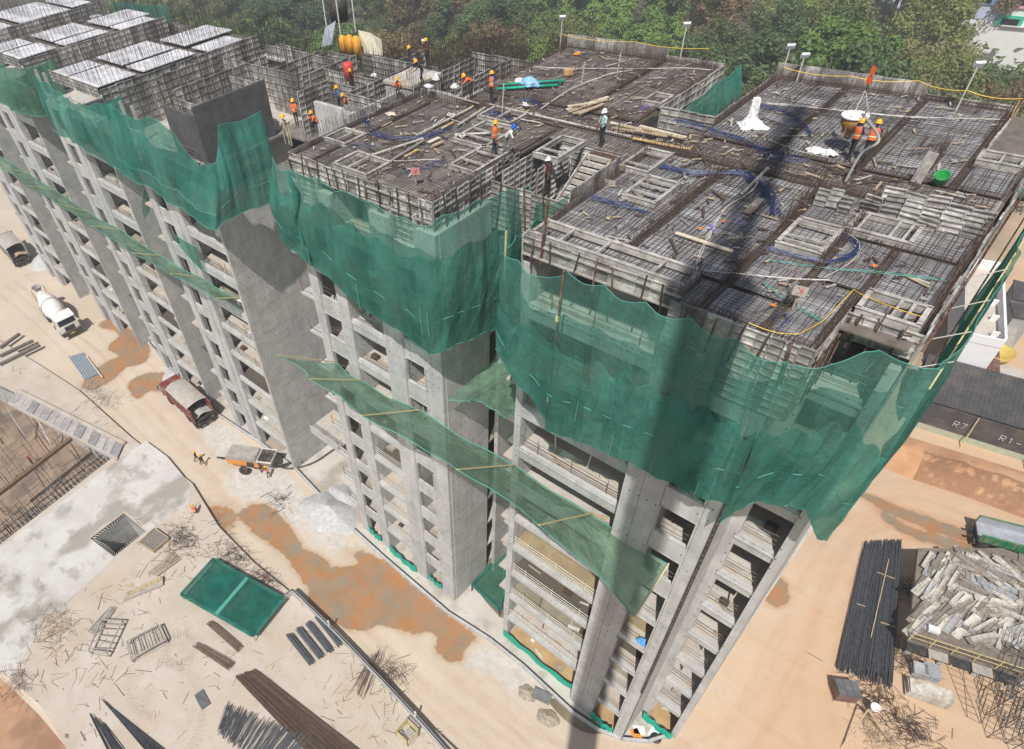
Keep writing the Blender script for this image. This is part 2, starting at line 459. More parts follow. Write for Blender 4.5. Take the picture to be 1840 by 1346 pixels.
# apron round the towers, kerb and drain
kerb = [G(*q, .1) for q in ((-60, 262), (40, 365), (110, 440), (205, 545), (300, 655), (395, 748), (470, 798), (530, 842), (617, 936), (690, 1003), (805, 1102), (880, 1150), (940, 1198), (985, 1240), (1030, 1282), (1075, 1312), (1120, 1329), (1165, 1333), (1200, 1322), (1222, 1303))]
ap = [(v.x, v.y) for v in kerb] + [(0.2, 60), (-130, 60)]
m = MB(); m.poly(ap, .088, thick=.08)
apron_m = slab_mat('apron_concrete', (.46, .42, .37), (.58, .54, .49), (.30, .25, .19), .7)
struct('apron', m, apron_m)
m = MB()
for i in range(len(kerb)-1):
    a, b = kerb[i].copy(), kerb[i+1].copy(); a.z = b.z = .17
    m.bar(a, b, .22, .30)
struct('kerb', m, conc)
m = MB()
for i in range(len(kerb)-1):
    a, b = kerb[i].copy(), kerb[i+1].copy()
    n = Vector((-(b-a).y, (b-a).x, 0)).normalized()*.26
    a = a+n; b = b+n; a.z = b.z = .096
    m.bar(a, b, .16, .012)
struct('drain', m, darksteel)

# ---- road and yard surfaces: fine patches of ground with ruts, mud and slurry
import numpy as np
def dens(L, closed=True, sub=8):
    L = [np.array(G(*q, 0))[:2] for q in L]; n = len(L); out = []
    rng = range(n) if closed else range(n-1)
    for i in rng:
        p0, p1, p2, p3 = (L[i-1], L[i], L[(i+1) % n], L[(i+2) % n]) if closed else (L[max(i-1, 0)], L[i], L[i+1], L[min(i+2, n-1)])
        for k in range(sub):
            u = k/sub; out.append(.5*((2*p1)+(p2-p0)*u+(2*p0-5*p1+4*p2-p3)*u*u+(3*p1-p0-3*p2+p3)*u**3))
    if not closed: out.append(L[-1])
    return np.array(out)
def segdist(P_, A_, B_):
    d = B_-A_; L2 = (d*d).sum()+1e-9; t_ = np.clip(((P_-A_)@d)/L2, 0, 1); q = P_-(A_+t_[:, None]*d); return np.sqrt((q*q).sum(1))
def signed(P_, poly):                              # > 0 inside, metres to the edge
    dist = np.full(len(P_), 1e9); ins = np.zeros(len(P_), bool); n = len(poly)
    for i in range(n):
        a, b = poly[i], poly[(i+1) % n]; dist = np.minimum(dist, segdist(P_, a, b))
        c = (a[1] > P_[:, 1]) != (b[1] > P_[:, 1]); x = (b[0]-a[0])*(P_[:, 1]-a[1])/((b[1]-a[1]) if abs(b[1]-a[1]) > 1e-9 else 1e-9)+a[0]
        ins ^= c & (P_[:, 0] < x)
    return np.where(ins, dist, -dist)
WET = [((430, 925), (470, 905), (520, 945), (545, 985), (575, 1000), (600, 1020), (640, 1015), (650, 990), (690, 1015), (755, 1065), (810, 1110), (850, 1145), (832, 1165), (828, 1185), (808, 1188), (785, 1170), (782, 1140), (757, 1138), (735, 1135), (690, 1122), (655, 1132), (600, 1118), (560, 1090), (550, 1048), (500, 985), (455, 955)),
 ((178, 585), (205, 572), (225, 588), (262, 610), (268, 640), (250, 655), (225, 662), (205, 680), (170, 700), (150, 690), (185, 655), (215, 640), (195, 625), (215, 600)),
 ((232, 690), (265, 672), (300, 672), (330, 690), (305, 705), (270, 702), (245, 716)),
 ((1395, 1040), (1412, 1050), (1414, 1080), (1395, 1088), (1378, 1078)),
 ((1545, 885), (1600, 905), (1660, 928), (1735, 955), (1760, 975), (1700, 962), (1630, 935), (1580, 915)),
 ((1590, 922), (1640, 950), (1700, 965), (1770, 990), (1840, 1012), (1845, 1024), (1770, 1002), (1690, 980), (1630, 960), (1585, 932))]
DAMP = [((360, 905), (410, 900), (440, 925), (415, 965), (380, 955)), ((620, 985), (700, 1000), (780, 1060), (850, 1120), (840, 1150), (760, 1100), (660, 1040))]
SLUR = [((470, 890), (520, 875), (560, 900), (610, 950), (640, 985), (590, 990), (550, 965), (500, 935)), ((830, 1185), (870, 1160), (930, 1190), (975, 1250), (935, 1270), (900, 1225), (850, 1205)), ((405, 850), (470, 835), (530, 865), (480, 905), (420, 890)), ((640, 975), (700, 990), (770, 1045), (720, 1060), (660, 1020)), ((360, 770), (400, 760), (440, 800), (400, 830))]
RUTS = [((-20, 455), (80, 535), (190, 630), (300, 745), (400, 860), (500, 975), (640, 1095), (800, 1235), (930, 1350)), ((-20, 500), (90, 590), (215, 720), (330, 840), (440, 960), (560, 1090), (740, 1270), (820, 1350)), ((300, 740), (340, 790), (400, 850), (450, 930), (560, 1010), (690, 1130), (820, 1240), (1000, 1360)), ((880, 1240), (1000, 1310), (1150, 1370), (1300, 1340), (1400, 1230), (1450, 1090), (1520, 960), (1640, 930), (1840, 1000)), ((1320, 1350), (1400, 1180), (1490, 1000), (1560, 900), (1640, 880), (1840, 950)), ((1480, 1350), (1470, 1200), (1520, 1010), (1620, 950), (1850, 1020))]
def patch(name, x0, x1, y0, y1, st):
    nx = int((x1-x0)/st)+1; ny = int((y1-y0)/st)+1
    X_, Y_ = np.meshgrid(np.linspace(x0, x1, nx), np.linspace(y0, y1, ny)); P_ = np.stack([X_.ravel(), Y_.ravel()], 1)
    soft = lambda L, w: np.max([np.clip(.5+signed(P_, dens(q, True, 5))/w, 0, 1) for q in L], axis=0)
    wet = np.maximum(soft(WET, 1.5), soft(DAMP, 2.4)*.55); slu = soft(SLUR, 3.0); rut = np.zeros(len(P_)); dz = np.zeros(len(P_))
    for q in RUTS:
        c = dens(q, False, 5); best = np.full(len(P_), 1e9)
        for i in range(len(c)-1): best = np.minimum(best, segdist(P_, c[i], c[i+1]))
        for off in (.95,):
            w = np.exp(-((best-off)/.22)**2); rut = np.maximum(rut, w); dz -= .05*w; dz += .03*np.exp(-((best-off-.34)/.16)**2)
    rs = np.random.RandomState(3); z = .028+dz*(.5+.5*np.sin(P_[:, 0]*.9+P_[:, 1]*1.3))+.012*np.sin(P_[:, 0]*1.7+np.sin(P_[:, 1]*2.1))+.006*rs.randn(len(P_))
    z = np.where(wet > .5, np.minimum(z, .022), z); z = np.clip(z, .006, .085)
    idx = np.arange(nx*ny).reshape(ny, nx); F = np.stack([idx[:-1, :-1], idx[:-1, 1:], idx[1:, 1:], idx[1:, :-1]], -1).reshape(-1, 4)
    me = bpy.data.meshes.new(name); me.from_pydata(np.column_stack([P_, z]).tolist(), [], F.tolist()); me.materials.append(GM)
    for nm, v in (('wet', wet), ('slurry', slu), ('rut', rut)): a_ = me.attributes.new(nm, 'FLOAT', 'POINT'); a_.data.foreach_set('value', v.astype('f'))
    me.polygons.foreach_set('use_smooth', [True]*len(F)); me.update()
    o = bpy.data.objects.new(name, me); link(o); o['kind'] = 'structure'; ORG[o.name] = None
patch('site_road', -112, -.5, 8.5, 24, .34)
patch('soil_yard', -.5, 21, 14, 66, .34)
# standing water near the kerb corner
def water(pts, z):
    L = dens(pts, True, 6); m = MB(); m.poly([tuple(v) for v in L], z)
    struct('standing_water', m, simple('murky_water', (.20, .17, .115), .1, 0, .3, .8, obj=False))
water(((985, 1258), (1015, 1262), (1050, 1285), (1085, 1308), (1092, 1318), (1050, 1316), (1010, 1290)), .094)
water(((850, 1040), (905, 995), (905, 1080), (900, 1110)), .09)
# ================================================================== towers
ZL = [0.25+3.37*k for k in range(12)]           # storey levels, 11 is the deck being formed
ZD = 37.4
def rods(parent, x0, x1, y, z, mat, heights=(.45, .75, 1.05), r=.022, posts=0, name='railing'):
    m = MB()
    for h in heights: m.tri((x0, y, z+h), (x1, y, z+h+rnd.uniform(-.04, .04)), r)
    for i in range(posts):
        x = x0+(x1-x0)*(i+.5)/posts
        m.tri((x, y+.03, z), (x, y+.03, z+1.25), r*1.2)
    return part(name, m, mat, parent)
railw = simple('rail_pale', (.60, .57, .50), .6, .1, .2, 5)
raild = simple('rail_dark', (.14, .115, .10), .7, .2, .3, 5)

def box_part(name, x0, x1, y0, y1, z0, z1, mat, parent, bev=.0):
    m = MB(); m.box(x0, x1, y0, y1, z0, z1)
    return part(name, m, mat, parent)
wetf = concrete('wet_floor', (.11, .095, .075), holes=False, warm=(.10, .08, .05)); sandf = concrete('sandy_floor', (.36, .28, .16), holes=False, warm=(.22, .18, .10)); olivef = concrete('olive_floor', (.30, .27, .20), holes=False, warm=(.20, .17, .11)); groundf = concrete('ground_floor_sand', (.50, .34, .17), holes=False)
def floors(parent, x0, x1, y0, y1, ks, mat=None):
    for k in ks:
        mt = mat or ({1: conc_floor, 2: olivef, 3: wetf, 4: sandf} if x0 > -20 else {2: conc_floor, 4: wetf, 5: olivef} if x0 > -33 else {3: wetf, 6: olivef}).get(k, conc_floor)
        box_part('floor_slab', x0, x1, y0, y1, ZL[k]-.16, ZL[k], mt, parent)
def partitions(parent, x0, x1, y, ks, gaps, side=None):
    for k in ks:
        m = MB(); xs = [x0]
        for a, b in gaps: xs += [a, b]
        xs.append(x1)
        for i in range(0, len(xs), 2): m.box(xs[i], xs[i+1], y, y+.16, ZL[k], ZL[k+1]-.16)
        for a, b in gaps: m.box(a, b, y, y+.16, ZL[k]+2.2, ZL[k+1]-.16)
        part('partition_wall', m, conc_wall, parent)
def pier(parent, x0, x1, y0, y1, z0, z1, mat=conc, name='pier'):
    # storey-high lifts with small steps at the joints
    m = MB()
    k0 = z0
    while k0 < z1-.01:
        k1 = min(z1, k0+3.37); e = rnd.uniform(0, .012)
        m.box(x0-e*.5, x1+e*.5, y0-e, y1, k0, k1); k0 = k1
    return part(name, m, mat, parent)
def window_bay(parent, x0, x1, y, ks, sill=.85, head=.62, deep=.22, rail=True):
    for k in ks:
        z = ZL[k]
        m = MB()
        hd = head if k > 5 else .42
        m.box(x0, x1, y+.05, y+deep, z-hd, z+sill)
        m.box(x0, x1, y+.02, y+.05, z+sill-.08, z+sill)       # ledge
        m.box(x0, x1, y+.028, y+.05, z-hd, z-hd+.06)
        part('spandrel', m, conc, parent)
        m = MB(); m.box(x1-.09, x1, y-.035, y+deep, z+sill, z+3.37-head); part('window_jamb', m, conc, parent)
        m = MB(); m.box(x0, x0+.07, y-.02, y+deep, z+sill, z+3.37-head); part('window_jamb', m, conc, parent)
        if rail:
            m = MB()
            for h in (.35, .7): m.tri((x0, y+.2, z+sill+h), (x1, y+.2, z+sill+h), .016)
            part('window_bar', m, raild, parent)
def balcony_bay(parent, x0, x1, y, ks, beam=.72, up=.14, rail=None, hs=(.4, .7, 1.0), posts=0):
    for k in ks:
        z = ZL[k]
        bm = beam if k > 5 else .4
        m = MB(); m.box(x0, x1, y, y+.26, z-bm, z+up); m.box(x0, x1, y-.05, y, z-.12, z+.02)
        part('edge_beam', m, conc, parent)
        if rail: rods(parent, x0, x1, y+.18, z, rail[k % len(rail)], hs, posts=posts)

# ---- near wing, right of the light shaft
towerD = thing('tower_wing', 'near concrete tower wing at the corner under the largest green net', 'building', (-7, 24, 0))
YB = 21.0
KS = range(0, 11)
floors(towerD, -14.45, -3.1, 21.3, 44, range(1, 11))
for k in range(1, 11): box_part('floor_slab', -7.5, -3.1, 20.5, 21.29, ZL[k]-.16, ZL[k], conc_floor, towerD)
for k in range(1, 11): box_part('floor_slab', -3.09, -.4, 23.2, 44, ZL[k]-.16, ZL[k], conc_floor, towerD)
pier(towerD, -14.55, -14.12, YB, YB+.5, 0, 36.2, name='column')
pier(towerD, -7.5, -6.62, 20.25, 21.6, 0, 36.0)
pier(towerD, -6.6, -5.62, 20.27, 21.6, 0, 36.0)
pier(towerD, -3.75, -3.05, 20.25, 20.55, 0, 36.0, name='corner_wall')
balcony_bay(towerD, -14.1, -7.52, YB, range(1, 11), rail=[raild, railw, railw, railw, railw, raild, raild, raild, raild, raild, raild], posts=3)
window_bay(towerD, -5.6, -3.77, 20.25, range(6, 11))
window_bay(towerD, -5.6, -3.77, 20.25, range(1, 6), sill=.12)
partitions(towerD, -14.4, -5.7, 23.4, range(0, 11), [(-13.2, -11.6), (-9.6, -8.2)])
partitions(towerD, -5.6, -3.1, 24.2, range(0, 11), [(-4.4, -3.5)])
partitions(towerD, -2.9, -.5, 25.6, range(0, 11), [(-2.2, -1.3)])
m = MB(); m.box(-3.29, -3.052, 20.56, 23.4, 0, 36.0); part('side_wall', m, conc, towerD)
pier(towerD, -3.05, -2.5, 23.1, 23.4, 0, 36.0, name='wall_return')
pier(towerD, -.68, -.3, 22.95, 44.0, 0, 36.0, name='end_wall')
for k in range(1, 11):
    z = ZL[k]; m = MB(); m.box(-2.52, -.66, 23.12, 23.38, z-.62, z+.12); m.box(-2.6, -.6, 23.02, 23.12, z-.1, z+.03)
    part('edge_beam', m, conc, towerD)
    rods(towerD, -2.5, -.66, 23.5, z, raild, (.35, .7, 1.0), .016)
dustj = simple('joint_mark', (.40, .39, .37), .8)
# dark joint strip with dashes down the corner
m = MB(); m.box(-3.16, -2.99, 20.19, 20.26, 8.8, 33.0); part('joint_strip', m, darksteel, towerD)
m = MB(); zz = 9.0
while zz < 32.6: m.box(-3.09, -3.05, 20.18, 20.19, zz, zz+.035); zz += .42
part('joint_marks', m, dustj, towerD, stuff=True)
m = MB(); m.box(-3.07, -3.03, 20.22, 20.27, .1, 8.78); part('joint_groove', m, black, towerD)
m = MB(); m.tube([(-8.2+.0, 22.9, 1), (-8.2, 22.9, 36)], .06, 5); part('drain_pipe', m, pvc, towerD)
for a in ((-14.1, -7.52, 21.3, 30), (-5.6, -3.77, 20.6, 30), (-2.5, -.7, 23.2, 30)): box_part('ground_floor', a[0], a[1], a[2], a[3], .065, .11, groundf, towerD)
# shaft walls between the wings
pier(towerD, -14.55, -14.2, 21.5, 26.4, 0, 36.0, conc_wall, 'shaft_wall')
for k in range(1, 10):
    box_part('landing_slab', -16.6, -14.56, 22.9+.15*(k % 2), 24.6, ZL[k]-.7, ZL[k]-.55, conc_floor, towerD)
core = thing('stair_core', 'recessed concrete stair core in the shaft between the two near wings', 'building', (-17, 28, 0))
pier(core, -18.7, -14.56, 27.2, 27.5, 0, 33.9, conc_wall, 'core_wall')
pier(core, -19.1, -18.8, 25.2, 33, 0, 33.9, conc_wall, 'core_wall')
for k in range(1, 10):
    box_part('landing_slab', -18.7, -16.8, 26.2, 27.18, ZL[k]-.15, ZL[k], conc_floor, core)

# ---- middle wing
towerB = thing('tower_wing', 'middle concrete tower wing with a blank side wall beside the light shaft', 'building', (-26, 24, 0))
YM = 20.6
floors(towerB, -31.2, -19.6, 20.85, 44, range(1, 11))
pier(towerB, -31.3, -30.45, YM, YM+.4, 0, 36)
pier(towerB, -28.5, -27.5, YM-.04, YM+.4, 0, 36)
pier(towerB, -24.3, -22.72, YM-.05, YM+.6, 0, 36)
pier(towerB, -20.9, -19.55, YM, YM+.3, 0, 36, name='corner_wall')
m = MB(); m.box(-19.85, -19.5, YM+.3, 25.0, 0, 36); part('side_wall', m, conc_wall, towerB)
window_bay(towerB, -30.43, -28.52, YM, range(1, 11))
window_bay(towerB, -22.7, -20.92, YM, range(1, 11))
balcony_bay(towerB, -27.48, -24.32, YM, range(1, 11), rail=[railw, railw, railw, railw, railw, railw, raild, raild, raild, raild, raild])
partitions(towerB, -31.2, -27.6, 24.0, range(0, 11), [(-30.2, -29.0)])
partitions(towerB, -27.4, -24.4, 22.9, range(0, 11), [(-25.6, -24.6)])
partitions(towerB, -24.3, -19.9, 23.8, range(0, 11), [(-22.4, -21.2)])
m = MB(); m.box(-27.62, -27.48, 21.0, 24.0, 0, 36); part('cross_wall', m, conc_wall, towerB)
m = MB(); m.box(-22.86, -22.72, 21.2, 24.0, 0, 36); part('cross_wall', m, conc_wall, towerB)
m = MB(); m.box(-31.3, -31.0, YM+.4, 44, 0, 36); part('side_wall', m, conc_wall, towerB)
for k in range(1, 11):                           # little ledges on the left side
    z = ZL[k]
    box_part('ledge', -33.0, -31.32, YM+.15, YM+1.3, z-.16, z, conc, towerB)
    m = MB()
    for h in (.3, .8): m.tri((-33.0, YM+.25, z+h), (-31.4, YM+.25, z+h), .02)
    m.tri((-32.9, YM+.25, z), (-32.9, YM+.25, z+1.1), .025)
    part('ledge_rail', m, rustred, towerB)
# bridge balcony on the left of the middle wing
br = thing('bridge_balcony', 'pale concrete balcony with rod railing bridging left from the middle wing', 'balcony', (-36, 21.5, 10))
a = GY(560, 752, 21.2); b = GY(617, 800, 21.2)
m = MB(); m.box(-37.2, -31.4, 21.2, 24.0, ZL[3]-.55, ZL[3]); part('slab', m, conc_floor, br)
m = MB(); m.box(-37.2, -31.4, 21.0, 21.19, ZL[3]-.75, ZL[3]+.2); part('edge_beam', m, conc, br)
m = MB()
for h in (.3, .6, .9): m.tri((-37.1, 21.1, ZL[3]+h), (-31.5, 21.1, ZL[3]+h), .02)
for x in (-37, -35.2, -33.4): m.tri((x, 21.1, ZL[3]), (x, 21.1, ZL[3]+1.1), .025)
part('railing', m, raild, br)

# ---- wings receding to the left
LW = [(-42.6, 'concrete tower wing left of the gap with a tall blank side wall'),
      (-59.3, 'second concrete tower wing from the gap, behind the mixer truck'),
      (-77.0, 'third concrete tower wing from the gap, farther up the road'),
      (-96.5, 'fourth and farthest concrete tower wing up the road')]
def lwing(xr, label, top):
    t = thing('tower_wing', label, 'building', (xr-6, 24, 0))
    y = 20.9; zt = 33.9
    floors(t, xr-13.6, xr-.3, y+.25, 40, range(1, 11))
    m = MB(); m.box(xr-.3, xr, y, 29.0, 0, zt); part('side_wall', m, conc_wall, t)
    balcony_bay(t, xr-5.9, xr-.32, y+.06, range(1, 11), rail=[railw, railw, railw, raild, raild, raild, raild, raild, raild, raild, raild], posts=2)
    pier(t, xr-6.9, xr-5.92, y-.05, y+.6, 0, zt)
    pier(t, xr-8.2, xr-7.15, y, y+.5, 0, zt)
    window_bay(t, xr-10.2, xr-8.22, y, range(1, 11), sill=.7)
    pier(t, xr-11.4, xr-10.22, y-.02, y+.5, 0, zt)
    m = MB(); m.box(xr-7.14, xr-6.92, y+.3, y+.5, 0, zt); part('recess_wall', m, conc_wall, t)
    partitions(t, xr-11.4, xr-.4, y+3.0, range(0, 10), [(xr-9.6, xr-8.6), (xr-4.4, xr-3.2)])
    m = MB(); m.box(xr-6.9, xr-6.7, y+.7, y+3, 0, zt); part('cross_wall', m, conc_wall, t)
    m = MB(); m.box(xr-11.6, xr-11.42, y+.3, 32, 0, zt); part('side_wall', m, conc_wall, t)
    # set-back link to the next wing
    m = MB(); m.box(xr-17.5, xr-11.6, y+6.5, y+6.8, 0, zt); part('link_wall', m, conc_wall, t)
    for k in range(1, 10):
        m = MB(); m.box(xr-14.2, xr-11.62, y+2.2, y+3.6, ZL[k]-.16, ZL[k]); part('ledge', m, conc, t)
    return t
LT = [lwing(x, l, 0) for x, l in LW]

# props, boards and rubbish left inside the open storeys
rr = random.Random(77)
def clutter(parent, bays, y, ks):
    for x0, x1 in bays:
        for k in ks:
            z = ZL[k] if k else .11
            if rr.random() < .55:
                x = rr.uniform(x0+.2, x1-.2); m = MB(); m.bar((x, y+rr.uniform(.5, 1.6), z), (x+rr.gauss(0, .15), y+rr.uniform(.5, 1.6), ZL[k+1]-.2), .07, .07); part('prop', m, rr.choice((rustred, railw, raild)), parent)
            if rr.random() < .6:
                a = rr.uniform(-.5, .5); x = rr.uniform(x0+.3, x1-.5); yy = y+rr.uniform(.6, 1.5); L = rr.uniform(.5, 1.6); m = MB(); m.bar((x, yy, z+.04), (min(x1-.05, x+math.cos(a)*L), yy+math.sin(a)*L, z+.06), rr.uniform(.1, .3), .05); part('loose_board', m, rr.choice((wood, dustf, railw)), parent)
            if rr.random() < .35:
                x = rr.uniform(x0+.3, x1-.4); yy = y+rr.uniform(.6, 1.4); w = rr.uniform(.15, .4); m = MB(); m.box(x-w, x+w, yy-w*.7, yy+w*.7, z+.01, z+rr.uniform(.1, .4)); part('debris', m, rr.choice((dustf, whitesheet, rusty)), parent)
dustf = simple('dusty_bits', (.34, .30, .25), .9, 0, .4, 4)
clutter(towerD, [(-14.0, -10.8), (-10.8, -7.6), (-5.5, -3.8)], 21.0, range(0, 10)); clutter(towerD, [(-2.4, -.8)], 23.2, range(0, 10)); clutter(towerB, [(-30.3, -28.6), (-27.4, -24.4), (-22.6, -21.0)], 20.8, range(0, 10))
for (xr, l), t_ in zip(LW[:3], LT[:3]): clutter(t_, [(xr-5.8, xr-3), (xr-3, xr-.5)], 21.1, range(0, 9))
# ================================================================== deck
def deck_panel_mesh(name, lx, ly, mat):
    m = MB(); m.box(-lx/2+.008, lx/2-.008, -ly/2+.008, ly/2-.008, -.06, 0)
    return m.mesh(name, mat)
DPM = deck_panel_mesh('deck_panel', 1.0, 1.0, deckm)
DPB = deck_panel_mesh('deck_panel', 1.0, 1.0, deckb)
DPW = deck_panel_mesh('deck_panel', 1.0, 1.0, deckw)
def deck(th, rects, z, step, mesh, single=True, mat=None):
    joined = MB()
    for x0, x1, y0, y1 in rects:
        nx = max(1, round((x1-x0)/step[0])); ny = max(1, round((y1-y0)/step[1]))
        dx = (x1-x0)/nx; dy = (y1-y0)/ny
        for i in range(nx):
            for j in range(ny):
                zz = z+rnd.uniform(-.012, .008)
                if single:
                    piece('deck_panel', mesh, th, (x0+dx*(i+.5), y0+dy*(j+.5), zz), scale=(dx, dy, 1))
                else:
                    joined.box(x0+dx*i+.01, x0+dx*(i+1)-.01, y0+dy*j+.01, y0+dy*(j+1)-.01, zz-.06, zz)
    if joined.v: part('deck_panels', joined, mat, th, stuff=True)
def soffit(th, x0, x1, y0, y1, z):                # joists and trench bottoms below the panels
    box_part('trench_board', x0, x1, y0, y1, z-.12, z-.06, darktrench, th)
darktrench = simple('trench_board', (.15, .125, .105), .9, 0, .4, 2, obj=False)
def cells(xb, yb, g=.16):
    return [(xb[i]+g, xb[i+1]-g, yb[j]+g, yb[j+1]-g) for i in range(len(xb)-1) for j in range(len(yb)-1)]
dk1 = thing('deck_formwork', 'grey metal roof deck formwork of the near wing at the right', 'formwork', (-7, 27, ZD-.1))
xs = [-14.45, -10.5, -6.4, -4.25, -2.5, -.35]
rects = cells(xs[:4], [22.45, 31.8]) + cells(xs[3:], [24.6, 28.3, 31.8])
rects += [(-7.2, -4.4, 20.35, 22.3), (-4.1, -2.65, 20.35, 24.4)]
deck(dk1, rects, ZD, (1.1, .9), DPM)
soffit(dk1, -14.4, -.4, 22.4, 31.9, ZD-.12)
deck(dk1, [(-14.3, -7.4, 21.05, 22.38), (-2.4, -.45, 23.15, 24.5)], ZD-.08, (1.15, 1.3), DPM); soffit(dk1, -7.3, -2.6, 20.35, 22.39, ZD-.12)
dk2 = thing('deck_formwork', 'grey metal roof deck formwork of the rear wing at the far right', 'formwork', (-7, 39, ZD-.1))
rects = cells([-13.4, -9.6, -5.9, -2.3], [34.4, 44.2]) + cells([-2.3, -.4], [34.4, 38.3])
deck(dk2, rects, ZD, (1.25, 1.1), DPM)
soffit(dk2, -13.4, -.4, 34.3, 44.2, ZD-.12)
dk3 = thing('deck_formwork', 'grey metal roof deck formwork of the middle wing', 'formwork', (-25, 26, ZD-.1))
deck(dk3, cells([-30.9, -29.2, -20.0], [21.0, 31.8]), ZD, (1.15, 1.1), DPB)
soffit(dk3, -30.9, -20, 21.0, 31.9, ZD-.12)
dk4 = thing('deck_formwork', 'grey metal roof deck formwork of the rear middle wing before the trees', 'formwork', (-22, 39, ZD-.1))
deck(dk4, cells([-27.9, -20.4, -16.8], [34.4, 44.2]), ZD, (1.3, 1.2), DPB)
soffit(dk4, -27.9, -16.8, 34.3, 44.2, ZD-.12)
dk5 = thing('deck_formwork', 'grey metal corridor deck running between the front and rear wings', 'formwork', (-15, 33, ZD-.1))
deck(dk5, [(-27.5, -15.2, 32.0, 34.2), (-15.0, -.5, 32.0, 34.2), (-19.8, -14.6, 30.4, 31.9)], ZD, (1.2, 1.1), DPB)
soffit(dk5, -27.8, -.4, 31.95, 34.28, ZD-.12)

# ---- reinforcement mats, beam cages and starter bars: past counting
def mat_bars(m, x0, x1, y0, y1, z, sx=.2, sy=.2, r=.013):
    x = x0+.1
    while x < x1:
        j = rnd.uniform(-.03, .03); ym = y0+(y1-y0)*rnd.uniform(.3, .7); xm = x+rnd.gauss(0, .05)
        m.tri((x+j, y0, z), (xm, ym, z+.015), r); m.tri((xm, ym, z+.015), (x+rnd.uniform(-.06, .06), y1, z), r); x += sx*rnd.uniform(.7, 1.3)
    y = y0+.1
    while y < y1:
        j = rnd.uniform(-.03, .03); xm = x0+(x1-x0)*rnd.uniform(.3, .7); ym = y+rnd.gauss(0, .05)
        m.tri((x0, y+j, z+.03), (xm, ym, z+.045), r); m.tri((xm, ym, z+.045), (x1, y+rnd.uniform(-.06, .06), z+.035), r); y += sy*rnd.uniform(.7, 1.3)
def cage(m, a, b, w=.22, h=.32, z=ZD-.12, st=.2):
    a = Vector((a[0], a[1], z)); b = Vector((b[0], b[1], z)); d = (b-a); L = d.length; d /= L
    n = Vector((-d.y, d.x, 0))*w*.5
    for s in (-1, 1):
        for hh in (0, h*.5, h): m.tri(a+n*s+Vector((0, 0, hh)), b+n*s+Vector((0, 0, hh)), .011)
    k = 0
    while k < L:
        p = a+d*k; q = [p+n, p+n+Vector((0, 0, h)), p-n+Vector((0, 0, h)), p-n]
        for i in range(3): m.tri(q[i], q[i+1], .0065)
        k += st
def bristle(m, a, b, z, h0=.5, h1=1.3, st=.13, two=.12, r=.0085):
    a = Vector((a[0], a[1], z)); b = Vector((b[0], b[1], z)); L = (b-a).length; d = (b-a)/L
    n = Vector((-d.y, d.x, 0)); k = 0
    while k < L:
        for s in (-1, 1):
            p = a+d*k+n*s*two*.5; hh = rnd.uniform(h0, h1)
            m.tri(p, p+Vector((rnd.gauss(0, .04), rnd.gauss(0, .04), hh)), r)
        k += st*rnd.uniform(.7, 1.3)
def reinforcement(name, label, loc, mats, cages, brist):
    t = thing(name, label, 'rebar', loc)
    m = MB()
    for a in mats:
        mat_bars(m, *a)
        ar = (a[1]-a[0])*(a[3]-a[2])
        for _ in range(int(ar*.5)):                 # loose bars and single starters
            p = Vector((rnd.uniform(a[0], a[1]), rnd.uniform(a[2], a[3]), a[4]+.05)); k = rnd.choice((0, 1.57))+rnd.gauss(0, .12); L = rnd.uniform(.6, 2.2)
            q = p+Vector((math.cos(k)*L, math.sin(k)*L, .03))
            if a[0] < q.x < a[1] and a[2] < q.y < a[3]: m.tri(p, q, .012)
        for _ in range(int(ar*.35)):
            p = Vector((rnd.uniform(a[0], a[1]), rnd.uniform(a[2], a[3]), a[4])); m.tri(p, p+Vector((rnd.gauss(0, .05), rnd.gauss(0, .05), rnd.uniform(.3, 1.1))), .0075)
    part('bar_mat', m, rebar, t, stuff=True)
    m = MB()
    for a, b in cages: cage(m, a, b)
    part('beam_cage', m, rusty, t, stuff=True)
    if brist:
        m = MB()
        for q in brist: bristle(m, *q)
        part('starter_bar', m, rusty, t, stuff=True)
    return t
zt = ZD+.05
V = lambda x, y0, y1: ((x, y0), (x, y1))
Hh = lambda y, x0, x1: ((x0, y), (x1, y))
reinforcement('rebar_mat', 'dense rebar mat over the near wing roof deck', (-7, 27, ZD),
    [(-14.3, -.5, 24.6, 31.8, zt), (-14.3, -2.6, 22.5, 24.6, zt), (-7.2, -2.7, 20.4, 22.5, zt), (-14.2, -7.5, 21.1, 22.3, ZD-.04), (-2.3, -.5, 23.2, 24.4, ZD-.04)],
    [V(-10.5, 22.4, 31.8), V(-6.4, 20.5, 31.8), V(-4.25, 20.5, 31.8), V(-2.5, 24.5, 31.8), V(-.45, 23.2, 31.8), Hh(28.3, -4.2, -.5), Hh(31.8, -14.4, -.5), Hh(22.45, -14.4, -7.3), V(-14.4, 22.4, 31.8), Hh(20.45, -7.2, -2.7), V(-2.62, 20.4, 24.4), V(-2.6, 20.5, 24.5)],
    [((-10.5, 22.4), (-10.5, 26.5), ZD, .3, .9), ((-10.5, 26.5), (-10.5, 31.0), ZD, .4, 1.2), ((-6.4, 20.6), (-6.4, 24.5), ZD, .4, .9), ((-6.4, 27), (-6.4, 31.5), ZD, .5, 1.3), ((-4.25, 25), (-4.25, 31.5), ZD, .3, .9), ((-.45, 24.6), (-.45, 31.5), ZD, .3, .8), ((-14.3, 22.6), (-14.3, 31), ZD, .3, .9), ((-6.4, 20.5), (-2.7, 20.5), ZD, .15, .4), ((-14.4, 31.7), (-.5, 31.7), ZD, .2, .7), ((-7.35, 20.6), (-7.35, 22.3), ZD, .5, 1.1), ((-2.6, 20.6), (-2.6, 23.5), ZD, .3, .8)])
